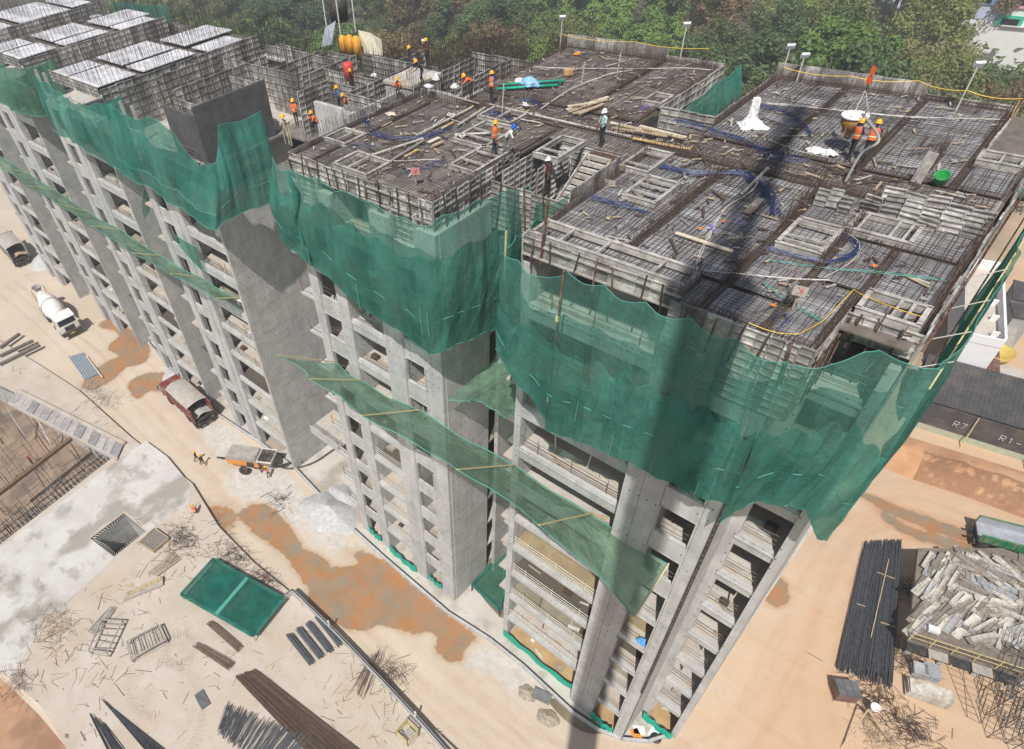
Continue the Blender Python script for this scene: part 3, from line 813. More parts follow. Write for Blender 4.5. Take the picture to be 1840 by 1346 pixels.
reinforcement('rebar_mat', 'dense rebar mat over the rear right wing roof deck', (-7, 39, ZD),
    [(-13.3, -2.4, 34.4, 44.1, zt), (-2.4, -.5, 34.4, 38.2, zt)],
    [V(-9.6, 34.4, 44.1), V(-5.9, 34.4, 44.1), V(-2.3, 34.4, 44.1), V(-13.3, 34.4, 44.1), Hh(44.1, -13.3, -2.4), Hh(38.3, -2.3, -.5), V(-.5, 34.4, 38.2)],
    [((-13.3, 36), (-13.3, 44), ZD, .4, 1.1), ((-13.3, 44.1), (-6, 44.1), ZD, .4, .9), ((-6, 44), (-2.4, 44), ZD, .3, .7), ((-2.3, 38.5), (-2.3, 44), ZD, .4, .9), ((-5.9, 34.5), (-5.9, 38), ZD, .4, 1.1), ((-9.6, 34.5), (-9.6, 44), ZD, .1, .4), ((-3.5, 35), (-3.5, 38), ZD, .5, 1.2)])
reinforcement('rebar_mat', 'dense rebar mat over the middle wing roof deck', (-25, 26, ZD),
    [(-30.8, -20.1, 21.1, 31.8, zt)],
    [V(-29.2, 21, 31.8), V(-20.1, 21, 31.8), V(-30.8, 21, 31.8), Hh(31.8, -30.8, -20.1)],
    [((-30.8, 22), (-30.8, 31.8), ZD, .5, 1.3), ((-20.1, 21.2), (-20.1, 27), ZD, .2, .5), ((-24.2, 21.2), (-24.2, 24), ZD, .2, .6), ((-30.8, 31.8), (-24, 31.8), ZD, .4, 1.2)])
reinforcement('rebar_mat', 'dense rebar mat over the rear middle wing roof deck', (-22, 39, ZD),
    [(-27.8, -16.9, 34.4, 44.1, zt)],
    [V(-20.4, 34.4, 44.1), V(-16.9, 34.4, 44.1), V(-27.8, 34.4, 44.1), Hh(44.1, -27.8, -16.9)],
    [((-27.8, 35), (-27.8, 44), ZD, .5, 1.6), ((-27.8, 44.1), (-17, 44.1), ZD, .4, 1.0), ((-20.4, 37), (-20.4, 44), ZD, .5, 1.5), ((-24, 36), (-24, 40), ZD, .2, .6), ((-16.9, 35), (-16.9, 44), ZD, .1, .4)])
reinforcement('rebar_mat', 'dense rebar mat along the corridor deck between the wings', (-15, 33, ZD),
    [(-27.5, -.6, 32, 34.2, zt, .17, .17), (-19.8, -14.6, 30.4, 31.9, zt)],
    [Hh(32.0, -27.4, -.6), Hh(34.25, -27.4, -.6)],
    [((-27.4, 34.2), (-17, 34.2), ZD, .2, .8), ((-12, 34.3), (-1, 34.3), ZD, .2, .7), ((-19, 32), (-12, 32), ZD, .3, .9)])

# ---- edge formwork
def form_mesh(w, h, ribs):
    m = MB(); m.box(0, w, .0, .012, 0, h)
    for i in range(ribs+1):
        z = min(h-.05, i*h/ribs); m.box(.02, w-.02, -.055, 0, z, z+.045)
    m.box(0, .03, -.065, 0, 0, h); m.box(w-.03, w, -.065, 0, 0, h)
    return m.mesh('form_panel', alu)
FM = {}
def forms(th, a, b, z0, h, w=.5, ribs=None, tilt=.012):
    a = Vector((a[0], a[1])); b = Vector((b[0], b[1])); d = b-a; L = d.length; n = max(1, round(L/w))
    ribs = ribs or max(2, round(h/.33))
    key = (round(h, 2), ribs)
    if key not in FM: FM[key] = form_mesh(1.0, h, ribs)
    rz = math.atan2(d.y, d.x)
    for i in range(n):
        p = a+d*(i/n)
        piece('form_panel', FM[key], th, (p.x, p.y, z0+rnd.uniform(-.01, .02)+(rnd.uniform(-.1, .1) if tilt > .05 else 0)), (rnd.gauss(0, tilt), 0, rz+rnd.gauss(0, tilt*.6)), (L/n, 1, 1))
def waler(th, a, b, z, mat=None, off=-.1):
    a = Vector(a); b = Vector(b); d = (b-a).normalized(); n = Vector((d.y, -d.x, 0))*abs(off)
    m = MB(); a3 = Vector((a.x, a.y, z))+n; b3 = Vector((b.x, b.y, z))+n
    m.bar(a3, b3, .05, .09); part('waler', m, mat or alu_lt, th)
def props(th, a, b, z0, z1, n, lean=.25):
    a = Vector((a[0], a[1], 0)); b = Vector((b[0], b[1], 0)); d = (b-a).normalized(); o = Vector((d.y, -d.x, 0))*.14
    for i in range(n):
        p = a+(b-a)*((i+.5+rnd.uniform(-.2, .2))/n)+o
        q = p+d*rnd.uniform(-lean, lean)
        m = MB(); m.bar(Vector((p.x, p.y, z0)), Vector((q.x, q.y, z1-rnd.uniform(.1, .5))), .055, .055); part('strut', m, rustred if rnd.random() < .55 else rusty, th)
ef = thing('edge_formwork', 'ribbed aluminium edge formwork round the near wing deck', 'formwork', (-7, 21, 34))
B1 = 36.05
forms(ef, (-14.5, 20.95), (-7.4, 20.95), B1+.55, .95, .6, 2)
forms(ef, (-7.4, 20.22), (-2.5, 20.22), 34.3, 3.25, .45)
forms(ef, (-2.5, 20.22), (-2.5, 23.2), 34.3, 3.25, .5)
forms(ef, (-2.5, 23.0), (-.25, 23.0), B1+.5, 1.0, .6, 3)
forms(ef, (-.25, 23.0), (-.25, 38.4), 34.3, 3.3, .7)
forms(ef, (-14.5, 26.2), (-14.5, 20.95), 34.3, 3.25, .6)
props(ef, (-14.4, 20.9), (-7.5, 20.9), B1+.1, 37.9, 7); props(ef, (-7.3, 20.15), (-2.6, 20.15), 36.0, 38.0, 5)
props(ef, (-2.4, 22.95), (-.4, 22.95), 36.3, 38.2, 3, .1); props(ef, (-.2, 23.5), (-.2, 38), 36.3, 38.0, 13, .5)
props(ef, (-2.45, 20.4), (-2.45, 23), 35.0, 37.9, 4, .3)
for z in (36.75, 37.35): waler(ef, (-14.5, 20.9), (-7.3, 20.9), z)
waler(ef, (-.2, 23), (-.2, 38.4), 37.0, rustred); waler(ef, (-.2, 23), (-.2, 38.4), 36.2, wood)
waler(ef, (-2.45, 20.2), (-2.45, 23), 36.9, rustred); waler(ef, (-2.5, 22.95), (-.3, 22.95), 36.9)
em = thing('edge_formwork', 'ribbed aluminium edge formwork round the middle wing deck', 'formwork', (-25, 21, 34))
forms(em, (-31.0, 20.85), (-28.4, 20.85), 34.3, 3.3, .5); forms(em, (-28.4, 20.75), (-24.6, 20.75), 36.6, 1.0, .6, 3); forms(em, (-24.6, 20.85), (-19.85, 20.85), 34.3, 3.3, .45)
forms(em, (-19.85, 20.85), (-19.85, 27.6), 34.3, 3.3, .45); forms(em, (-31.0, 31.8), (-31.0, 20.85), 36.3, 1.3, .8, 3)
props(em, (-31, 20.8), (-20, 20.8), 36.2, 38.0, 14, .4); props(em, (-19.8, 21), (-19.8, 27.5), 35.6, 38.0, 7, .25)
for z in (36.5, 37.3): waler(em, (-31, 20.8), (-19.9, 20.8), z)
waler(em, (-19.8, 20.9), (-19.8, 27.5), 37.1)
er = thing('edge_formwork', 'low edge formwork along the rear deck edge before the trees', 'formwork', (-14, 44, 37))
forms(er, (-6, 44.3), (-13.6, 44.3), 37.2, .95, .8, 3); forms(er, (-2.2, 44.25), (-6, 44.25), 37.1, .55, .8, 2)
forms(er, (-20.4, 44.35), (-28, 44.35), 37.2, .95, .8, 3); forms(er, (-16.7, 44.3), (-20.4, 44.3), 37.1, .6, .8, 2)
forms(er, (-16.65, 36.6), (-16.65, 44.3), 35.6, 2.0, .7, 4); forms(er, (-13.5, 44.3), (-13.5, 36.6), 36.3, 1.3, .8, 3)
forms(er, (-2.15, 38.4), (-2.15, 44.2), 36.3, 1.3, .8, 3); forms(er, (-.35, 38.4), (-2.15, 38.4), 36.6, 1.0, .6, 3)
forms(er, (-16.6, 36.6), (-13.5, 36.6), 36.4, 1.2, .5, 3)
# stair shaft forms
es = thing('stair_formwork', 'ribbed aluminium formwork round the stair opening between the near wings', 'formwork', (-17, 27, 34))
forms(es, (-19.7, 25.2), (-14.6, 25.2), 34.4, 2.6, .5); forms(es, (-15.1, 30.3), (-15.1, 25.4), 35.6, 2.0, .5); forms(es, (-19.3, 30.2), (-15.2, 30.2), 35.6, 1.8, .6)
forms(es, (-19.1, 25.3), (-19.1, 30.2), 34.9, 2.7, .5); forms(es, (-13.9, 27.2), (-14.5, 27.2), 36.4, 1.2, .6); forms(es, (-18.0, 26.8), (-18.0, 29.6), 35.2, 2.2, .6)
props(es, (-19.5, 25.15), (-14.7, 25.15), 34.5, 37.8, 5, .5)

# stairs with forms on them
stair = thing('staircase', 'pale formed staircase rising to the corridor deck beside the man in white helmet', 'stairs', (-16.6, 28, 34))
tread_m = MB(); tread_m.box(-.62, .62, -.15, .15, -.14, 0); tread_m.box(-.62, .62, -.15, -.12, 0, .05)
TM = tread_m.mesh('tread', alu_lt)
n = 13
p0 = Vector((-16.25, 25.7, 34.9)); p1 = Vector((-16.25, 29.6, 37.35))
for i in range(n):
    p = p0.lerp(p1, i/(n-1)); piece('tread', TM, stair, p)
for s in (-.7, .7):
    m = MB(); m.bar(p0+Vector((s, -.2, -.15)), p1+Vector((s, .1, -.1)), .08, .42); part('stringer', m, wood if s > 0 else alu, stair)
m = MB(); m.bar(p0+Vector((0, 0, -.35)), p1+Vector((0, 0, -.35)), 1.3, .1); part('soffit', m, darktrench, stair)
m = MB(); m.box(-16.9, -14.9, 29.75, 31.9, 37.25, 37.38); part('landing', m, rusty, stair)

# ---- sunken-slab frames lying on the decks
def frame(label, x0, x1, y0, y1, cross=(), along=(), z=ZD+.02, h=.26, inner=True):
    t = thing('formwork_tray', label, 'formwork tray', ((x0+x1)/2, (y0+y1)/2, z))
    w = .1
    for nm, a in (('rail', (x0, x1, y0, y0+w)), ('rail', (x0, x1, y1-w, y1)), ('rail', (x0, x0+w, y0+w, y1-w)), ('rail', (x1-w, x1, y0+w, y1-w))):
        m = MB(); m.box(*a, z, z+h)
        L = a[1]-a[0] if a[1]-a[0] > a[3]-a[2] else a[3]-a[2]
        m.box(a[0]-.03, a[1]+.03, a[2]-.03, a[3]+.03, z+h, z+h+.025)
        part(nm, m, alu_lt, t)
    for c in cross:
        y = y0+(y1-y0)*c; m = MB(); m.box(x0+w, x1-w, y-.05, y+.05, z+h-.09, z+h); part('cross_bar', m, alu_lt, t)
    for c in along:
        x = x0+(x1-x0)*c; m = MB(); m.box(x-.05, x+.05, y0+w, y1-w, z+h-.09, z+h-.002); part('cross_bar', m, alu_lt, t)
    return t
frame('long balcony form frame with three cross bars at the near wing front edge', -14.3, -7.35, 21.05, 22.35, along=(.2, .45, .8), h=.3)
frame('small balcony form frame at the right front corner behind yellow tape', -2.35, -.5, 23.1, 24.5, along=(.55, .75), h=.3)
frame('form frame nearest the staircase landing on the near wing deck', -14.6, -13.1, 28.7, 31.2, cross=(.25, .8))
frame('form frame with three bars in front of the staircase frame', -12.95, -11.35, 26.15, 28.5, cross=(.3, .62, .82))
frame('form frame with double bars in the middle of the near wing deck', -6.1, -4.45, 25.85, 28.3, cross=(.2, .35, .8, .9))
frame('wide form frame behind the double barred one on the near deck', -4.4, -2.2, 28.35, 30.0, along=(.15, .65, .85))
frame('small form frame at the right deck edge toward the trees', -2.2, -.6, 37.0, 38.2, along=(.5,), h=.3)
frame('ladder-like form frame of three panes on the middle wing deck', -23.9, -21.6, 27.0, 30.0, cross=(.3, .6))
frame('form frame with two panes behind the ladder-like one', -24.8, -22.4, 30.3, 32.0, along=(.5,))
frame('small form frame at the left end of the middle wing deck', -30.6, -28.7, 23.2, 24.9, along=(.5,))
frame('form frame at the front edge of the middle wing deck', -27.3, -24.6, 21.0, 22.9, along=(.4,), h=.3)
frame('form frame at the right edge beside the stooping man in blue helmet', -21.8, -20.1, 24.3, 27.2, cross=(.35, .75))
frame('square form frame over the shaft behind the stooping man', -18.9, -17.4, 27.6, 30.2, cross=(.3,), z=ZD+.1)
frame('short form frame beside the rear gap net', -17.9, -16.75, 36.7, 38.2)
# sloping box of formwork between the near and rear right wings
bx = thing('form_box', 'stack of ribbed form panels tilted across the near right deck', 'formwork', (-2.5, 31, ZD))
forms(bx, (-4.6, 30.4), (-.4, 30.4), ZD+.0, .5, .7, 2, .12); forms(bx, (-4.6, 31.0), (-.6, 31.0), ZD+.12, .5, .7, 2, .12); forms(bx, (-4.2, 31.6), (-.4, 31.6), ZD+.25, .5, .7, 2, .12)
forms(bx, (-6.2, 30.0), (-4.8, 30.0), ZD+.02, .75, .5, 3, .08)
# loose sticks, ties and rubbish trodden over the decks
rl = random.Random(404); lit = [MB(), MB(), MB()]
for x0, x1, y0, y1, n_ in ((-14, -.8, 22.6, 31.5, 190), (-30.5, -20.3, 21.3, 31.5, 260), (-27.5, -17, 34.6, 43.8, 200), (-13, -2.6, 34.6, 43.8, 130), (-27, -1, 32.1, 34.1, 220)):
    for _ in range(n_):
        p = Vector((rl.uniform(x0, x1), rl.uniform(y0, y1), ZD+.1)); a_ = rl.choice((0, 1.57, .5))+rl.gauss(0, .5); L_ = rl.uniform(.1, .45)*rl.choice((1, 1, 1, 2.6))
        lit[rl.choice((0, 0, 1, 2))].bar(p, p+Vector((math.cos(a_)*L_, math.sin(a_)*L_, rl.uniform(0, .04))), rl.uniform(.02, .11), .03)
for mb_, mt_, nm_ in ((lit[0], rusty, 'rusty'), (lit[1], wood, 'timber'), (lit[2], alu_lt, 'pale')):
    o = struct('deck_litter', mb_, mt_, kind='stuff'); o['label'] = nm_+' litter scattered over the roof decks'
# ================================================================== safety nets
def catmull(L, t):
    n = len(L)-1; x = min(max(t*n, 0), n-1e-6); i = int(x); u = x-i
    p1, p2 = L[i], L[i+1]; p0 = L[max(i-1, 0)]; p3 = L[min(i+2, n)]
    return .5*((2*p1)+(p2-p0)*u+(2*p0-5*p1+4*p2-p3)*u*u+(3*p1-p0-3*p2+p3)*u**3)
def lin(L, t):
    d = [0]
    for i in range(len(L)-1): d.append(d[-1]+(L[i+1]-L[i]).length)
    s = t*d[-1]
    for i in range(len(L)-1):
        if s <= d[i+1]+1e-9: return L[i].lerp(L[i+1], (s-d[i])/max(1e-9, d[i+1]-d[i]))
    return L[-1].copy()
def net(label, top, bot, mat, nu=60, nv=18, fold=.12, belly=.35, scal=0, sag=.3, seed=1, rope=True, mid=None, lap=None, name='safety_net', rag=.08, cat='net', out=None):
    rr = random.Random(seed)
    top = [Vector(p) for p in top]; bot = [Vector(p) for p in bot]
    ph = [(rr.uniform(0, 6.28), rr.uniform(.5, 1)) for _ in range(6)]
    fr = [rr.uniform(.6, 1.2), rr.uniform(1.5, 2.4), rr.uniform(3.2, 4.6), rr.uniform(6, 9)]
    L = sum((top[i+1]-top[i]).length for i in range(len(top)-1))
    grid = []
    for j in range(nv):
        v = j/(nv-1); row = []
        for i in range(nu):
            u = i/(nu-1)
            a = lin(top, u); b = lin(bot, u)
            if scal:
                c = abs(math.sin(u*scal*math.pi)); a = a-Vector((0, 0, sag*c))
            b = b+Vector((0, 0, rag*math.sin(u*L*1.1+ph[4][0])+rag*.6*math.sin(u*L*2.7+ph[5][0])))
            p = a.lerp(b, v)
            t = lin(top, min(1, u+.02))-lin(top, max(0, u-.02)); n = Vector((t.y, -t.x, 0))
            n = n.normalized() if n.length > 1e-6 else Vector((0, -1, 0))
            s = u*L
            w = .9*math.sin(s*fr[0]+ph[0][0]+v*.6)+.6*math.sin(s*fr[1]+ph[1][0]-v*.8)+.38*math.sin(s*fr[2]+ph[2][0]+v*1.4)+.2*math.sin(s*fr[3]+ph[3][0]+v*.7)
            amp = fold*(.25+.75*math.sin(math.pi*min(1, v*.6+.2)))
            amp *= .6+.6*abs(math.sin(s*.31+ph[5][0]))
            row.append(p+n*(w*amp+belly*math.sin(math.pi*v)**1.5))
        grid.append(row)
    mb = MB(); mb.sheet(grid)
    base = (grid[-1][nu//2].x, grid[-1][nu//2].y, min(p.z for p in grid[-1]))
    t = thing(name, label, cat, base)
    part('net_sheet', mb, mat, t, smooth=True)
    if lap is not None:
        j0 = int(lap*(nv-1)); m2 = MB(); g2 = []
        for j in range(j0, nv):
            g2.append([p+Vector((.03*math.sin(i*.9+j), -.06-.05*math.sin(i*.37+j*.6), .1*math.sin(i*.21)*(j == j0)+(.25 if j == j0 else 0)*math.sin(i*.33+1))) for i, p in enumerate(grid[j])])
        m2.sheet(g2); part('lapped_sheet', m2, gnet_lap, t, smooth=True)
    if rope:
        m = MB(); m.tube([p+Vector((0, 0, 0)) for p in grid[-1]], .02, 4, False); part('hem_rope', m, hemm, t)
        m = MB(); m.tube([p for p in grid[0]], .015, 4, False); part('head_rope', m, hemm, t)
        if mid:
            j = int(mid*(nv-1))
            n = Vector((0, -.03, 0)); m = MB(); m.tube([p+n for p in grid[j]], .02, 4, False); part('lap_rope', m, hemm, t)
    return t, grid
def ties(t, pts, mat=None, L=1.2):
    for p in pts:
        p = Vector(p); q = p+Vector((rnd.uniform(-.05, .1), -.08, -L*rnd.uniform(.6, 1.2)))
        m = MB(); m.tri(p+Vector((0, -.08, .3)), q, .02); part('tie_cord', m, mat or hemm, t)
P = lambda x, y, z: Vector((x, y, z))
# near wing: left corner piece, front, and the big corner piece
t, g = net('left green net piece hanging round the near wing beside a rusty post', [P(-15.2, 24.5, 37.2), P(-14.9, 21.5, 37.6), P(-14.2, 19.1, 38.0), P(-13.0, 19.0, 37.5), P(-11.3, 19.0, 37.7)], [P(-15.6, 24.0, 32.0), P(-15.3, 21.0, 32.3), P(-14.25, 18.8, 32.6), P(-12.9, 18.8, 31.2), P(-11.25, 18.8, 30.0)], gnet, 70, 16, .09, .15, 4, .35, 3, mid=.8, lap=.45)
t, g = net('wide green net across the near wing front with crane shadow on it', [P(-11.15, 19.0, 38.1), P(-9.0, 19.0, 37.95), P(-6.8, 19.0, 37.9), P(-5.0, 19.0, 37.85), P(-2.9, 19.0, 37.75)], [P(-11.2, 18.9, 29.3), P(-9.0, 18.8, 29.6), P(-6.5, 18.75, 30.1), P(-4.5, 18.75, 30.2), P(-2.75, 18.9, 30.5)], gnet, 150, 26, .085, .25, 5, .3, 4, mid=.75, lap=.42)
ties(t, [P(-9.6, 18.6, 32.0), P(-7.8, 18.6, 31.2), P(-5.9, 18.6, 30.8), P(-4.0, 18.6, 31.0)])
t, g = net('big green net corner piece at the right front with a torn bunched hem', [P(-2.95, 19.0, 37.5), P(-2.0, 19.9, 37.6), P(-1.05, 20.9, 38.05), P(-.3, 21.4, 37.7), P(.55, 21.7, 37.5)], [P(-2.75, 18.8, 29.4), P(-2.0, 19.5, 30.2), P(-1.0, 20.4, 30.4), P(-.1, 21.2, 29.2), P(.62, 21.9, 28.4)], gnet, 90, 28, .16, .35, 2, .25, 5, mid=.72, rag=.38, lap=.40)
t, g = net('green net strip along the right side of the near wing', [P(.55, 21.75, 37.4), P(.8, 25, 37.2), P(.85, 29, 37.0), P(.7, 34, 37.1), P(.5, 38, 37.3)], [P(.6, 21.9, 28.6), P(.75, 25, 29.5), P(.75, 29, 30), P(.7, 34, 30), P(.5, 38, 30.5)], gnet, 70, 12, .1, .1, 7, .35, 6, lap=.25)
for y in (23.2, 25.2, 27.5, 30):
    m = MB(); m.tri((-.2, y, 36.0), (.8, y+.1, 36.8), .025); part('net_strut', m, railw, t)
m = MB(); m.bar((.35, 22.2, 35.2), (.45, 38, 35.4), .06, .06); part('net_pole', m, rustred, t)
m = MB(); m.bar((.62, 21.9, 36.5), (.8, 34, 36.6), .05, .05); part('net_pole', m, bamboo, t)
post = thing('leaning_post', 'rusty red and yellow post in the slit between two green nets', 'post', (-11.2, 18.9, 29.6))
m = MB(); m.bar((-11.28, 18.9, 29.8), (-11.2, 18.92, 38.0), .09, .09); part('post', m, rustred, post)
for z in (31.0, 33.8, 35.6): m = MB(); m.box(-11.32, -11.15, 18.84, 18.98, z, z+.28); part('clamp', m, bamboo, post)
post = thing('leaning_post', 'rusty post rising above the left corner of the near net', 'post', (-13.5, 20.6, 36.5))
m = MB(); m.bar((-13.55, 20.85, 36.4), (-13.35, 20.75, 39.6), .1, .1); part('post', m, rustred, post)
m = MB(); m.bar((-14.3, 19.3, 36.2), (-14.25, 19.25, 38.6), .06, .06); part('side_stick', m, bamboo, post)
# middle wing
t, g = net('broad green net wrapped round the middle wing front and corner', [P(-30.4, 19.4, 38.0), P(-29.6, 19.1, 37.7), P(-27.5, 19.0, 38.0), P(-24.8, 19.0, 37.8), P(-22.7, 19.0, 37.9), P(-19.5, 19.0, 37.6), P(-18.3, 19.1, 37.8), P(-17.9, 20.4, 38.0), P(-17.9, 23.6, 37.6), P(-17.95, 26, 36.9)], [P(-31.2, 19.2, 33.2), P(-30.3, 18.9, 32.6), P(-28.6, 18.8, 32.2), P(-26, 18.7, 31.8), P(-23.0, 18.7, 31.0), P(-20.0, 18.7, 30.6), P(-18.4, 18.5, 30.5), P(-17.7, 19.2, 30.6), P(-17.6, 23.6, 29.6), P(-17.7, 26, 29.6)], gnet, 160, 22, .1, .35, 9, .22, 8, mid=.72, lap=.24)
ties(t, [P(-23.5, 18.4, 32.6), P(-18.6, 18.3, 33.2), P(-18.2, 18.4, 33), P(-27.5, 18.4, 33.5)])
m = MB(); m.tube([P(-28.0+.25*math.sin(k*.9), 18.55-.1*math.sin(k*2), 38.0-k*.6) for k in range(10)], [.1, .16, .2, .22, .2, .17, .15, .13, .1, .07], 6); part('gathered_fold', m, gnet_dense, t, smooth=True)
t, g = net('green net closing the light shaft between the middle and near wings', [P(-17.9, 26.0, 37.0), P(-16.8, 25.0, 36.7), P(-15.6, 24.8, 37.2), P(-14.7, 24.6, 37.9)], [P(-17.8, 26, 29.8), P(-16.8, 25, 29.6), P(-15.6, 24.7, 30), P(-14.9, 24.5, 30.5)], gnet_thin, 40, 14, .08, .1, 2, .2, 9)
# wings to the left
t, g = net('tall green net round the corner of the wing left of the gap', [P(-51.0, 19.3, 37.2), P(-47, 19.2, 37.2), P(-43.2, 19.2, 37.9), P(-41.6, 19.2, 37.3), P(-40.6, 19.8, 34.9), P(-40.4, 21.0, 34.8), P(-40.4, 22.0, 36.9), P(-40.3, 25.4, 36.8)], [P(-53.4, 19.1, 31.4), P(-48.5, 19.0, 31.6), P(-44, 18.9, 31.2), P(-41, 18.9, 30.8), P(-39.9, 19.2, 30.6), P(-39.9, 20.5, 30.8), P(-40.0, 22.5, 30.6), P(-40.2, 25.2, 30.4)], gnet_dense, 130, 20, .13, .3, 6, .25, 10, mid=.78)
t, g = net('green net on the second wing left of the gap', [P(-64.6, 19.3, 37.5), P(-61, 19.2, 36.9), P(-57, 19.1, 36.6), P(-55.0, 19.1, 36.8), P(-53.6, 19.4, 36.9), P(-53.4, 21.5, 36.9)], [P(-65.6, 19.1, 32.4), P(-61, 19, 32.4), P(-57, 19, 32.2), P(-54.4, 19, 31.8), P(-53, 19.3, 31.6), P(-52.8, 21, 31.4)], gnet_dense, 90, 16, .14, .3, 6, .25, 11)
t, g = net('pale green net on the third wing left of the gap', [P(-80, 19.5, 37.8), P(-75, 19.4, 37.6), P(-71, 19.3, 37.3), P(-70.2, 20, 37.0), P(-69.8, 23, 37.0)], [P(-82, 19.3, 32.5), P(-76, 19.2, 32.6), P(-71.6, 19.2, 32.8), P(-70.6, 19.8, 32.6), P(-70, 23, 32.4)], netmat('green_net_faded', (.10, .27, .18), .94, patch=.04), 70, 14, .13, .3, 4, .25, 12)
t, g = net('dark green net fragment on the farthest wing at the picture edge', [P(-100, 19.6, 37.4), P(-94, 19.5, 37.0), P(-88, 19.5, 36.8)], [P(-100, 19.4, 31), P(-94, 19.3, 31.5), P(-88, 19.3, 31)], gnet_dense, 40, 12, .15, .3, 4, .25, 13)
# dark screens low down on those walls
for i, (lab, q) in enumerate((('thin dark net patch on the second left wing side wall', [(-60.4, 25.5, 29), (-56, 20.8, 27.5), (-60.5, 25.5, 26), (-56.4, 20.6, 25.8)]),
                              ('small green net corner on the first left wing piers', [(-51.2, 20.6, 26.0), (-47.4, 20.7, 25.8), (-50.4, 20.5, 25.0), (-47.5, 20.6, 23.2)]))):
    net(lab, [P(*q[0]), P(*q[1])], [P(*q[2]), P(*q[3])], gnet_thin, 16, 8, .05, .1, seed=20+i)
# net in the rear gap
t, g = net('green net hung in the rear gap beside the white plastic sheet', [P(-16.45, 37.2, 36.6), P(-16.3, 40, 36.9), P(-16.2, 42.5, 37.2), P(-15.9, 45.2, 37.5)], [P(-16.0, 38.0, 34.6), P(-15.9, 40, 34.4), P(-15.7, 42.5, 34.2), P(-15.3, 45.2, 34.4)], gnet_dense, 50, 12, .1, .15, 3, .2, 14)
m = MB(); m.tube([P(-.05, 36 + k, 37.0-.05*math.sin(k*1.7)) for k in range(9)], [.22, .3, .26, .33, .28, .3, .25, .3, .2], 8)
o = single('rolled_net', m, gnet_dense, 'rolled dark green net lying along the right rear deck edge', 'net', smooth=True)

# catch fans that stick out of the facades
def fan(label, inner, outer, mat, seed, sagz=.55, poles=True, nu=60, nv=14, rag=.1):
    rr = random.Random(seed); inner = [Vector(p) for p in inner]; outer = [Vector(p) for p in outer]
    n = len(inner)-1; grid = []
    for j in range(nv):
        v = j/(nv-1); row = []
        for i in range(nu):
            u = i/(nu-1); x = u*n; k = min(int(x), n-1); w = x-k
            a = inner[k].lerp(inner[k+1], w); b = outer[k].lerp(outer[k+1], w)
            s = math.sin(math.pi*w)*sagz
            p = a.lerp(b, v)+Vector((0, 0, -s*(.35+.65*v)-.3*math.sin(math.pi*v)*sagz+.04*math.sin(u*37+v*5)+.05*math.sin(u*61-v*9)))
            if j == nv-1: p.z += rag*math.sin(u*70)*.4
            p.y += s*.9*v
            row.append(p)
        grid.append(row)
    t = thing('catch_net', label, 'net', inner[n//2])
    mb = MB(); mb.sheet(grid); part('net_sheet', mb, mat, t, smooth=True)
    m = MB(); m.tube(grid[-1], .03, 4, False); part('edge_rope', m, hemm, t)
    m = MB(); m.tube([p+Vector((0, 0, .02)) for p in grid[0]], .04, 4, False); part('edge_rope', m, hemm, t)
    if poles:
        for a, b in zip(inner, outer):
            m = MB(); m.tube([a+Vector((0, 0, .05)), b+Vector((0, 0, .05))], .045, 5); part('pole', m, bamboo, t)
    return t
fan('long slanting green catch net along the middle and near wings', [P(-30.1, 20.5, 22.3), P(-27.5, 20.5, 22.0), P(-21.6, 20.5, 22.7), P(-14.2, 20.9, 22.4), P(-9.0, 20.9, 22.2), P(-4.3, 20.15, 23.0)],
    [P(-30.1, 16.1, 25.9), P(-27.5, 16.4, 25.0), P(-21.6, 15.7, 25.9), P(-14.2, 15.7, 26.7), P(-9.0, 15.4, 27.0), P(-4.3, 17.4, 21.4)], gfan, 31, .8, nu=90)
fan('green catch net corner in the light shaft beside the middle wing wall', [P(-19.2, 25.2, 25.3), P(-17.5, 25.6, 25.0), P(-15.4, 25.4, 24.0)], [P(-18.95, 20.3, 25.4), P(-17.0, 20.6, 26.4), P(-14.8, 20.6, 26.2)], gfan, 32, .4, False, 30, 12)
fan('long green catch net on the wings left of the gap', [P(-96, 20.6, 22.6), P(-88, 20.6, 22.4), P(-80, 20.6, 22.3), P(-72, 20.6, 22.0), P(-64, 20.7, 22.2), P(-56, 20.7, 22.0), P(-49, 20.7, 22.3), P(-42.8, 20.7, 22.6)],
    [P(-96, 18.2, 24.0), P(-88, 18.0, 24.2), P(-80, 18.1, 23.9), P(-72, 18.0, 24.0), P(-64, 18.0, 23.9), P(-56, 18.2, 23.5), P(-49, 18.3, 23.9), P(-42.8, 18.8, 23.6)], gfan, 33, .5, nu=110, nv=10)
# bright screens at the foot of the walls
def screen(label, a, b, z0, z1, y):
    g = []
    for j in range(5):
        row = []
        for i in range(17):
            u = i/16; v = j/4
            row.append(P(a+(b-a)*u, y+.06*math.sin(u*19+v)+.05*math.sin(u*7), z1-(z1-z0)*v-.18*math.sin(math.pi*u)*(1-v)))
        g.append(row)
    m = MB(); m.sheet(g); single('green_screen', m, gbright, label, 'screen', smooth=True)
screen('long bright green screen at the foot of the near wing left bay', -14.4, -7.6, .15, 1.15, 20.85)
screen('short bright green screen at the near wing window bay foot', -5.6, -3.8, .1, 1.2, 20.1)
screen('bright green screen at the right recess foot by the kerb corner', -2.75, -.5, .1, 1.3, 22.6)
screen('bright green screen under the middle wing right windows', -22.6, -21.0, .5, 1.4, 20.5)
screen('bright green screen under the middle wing left windows', -30.3, -28.7, .5, 1.5, 20.45)
screen('drooping bright green screen under the middle wing balconies', -27.4, -24.0, .1, 1.3, 20.35)
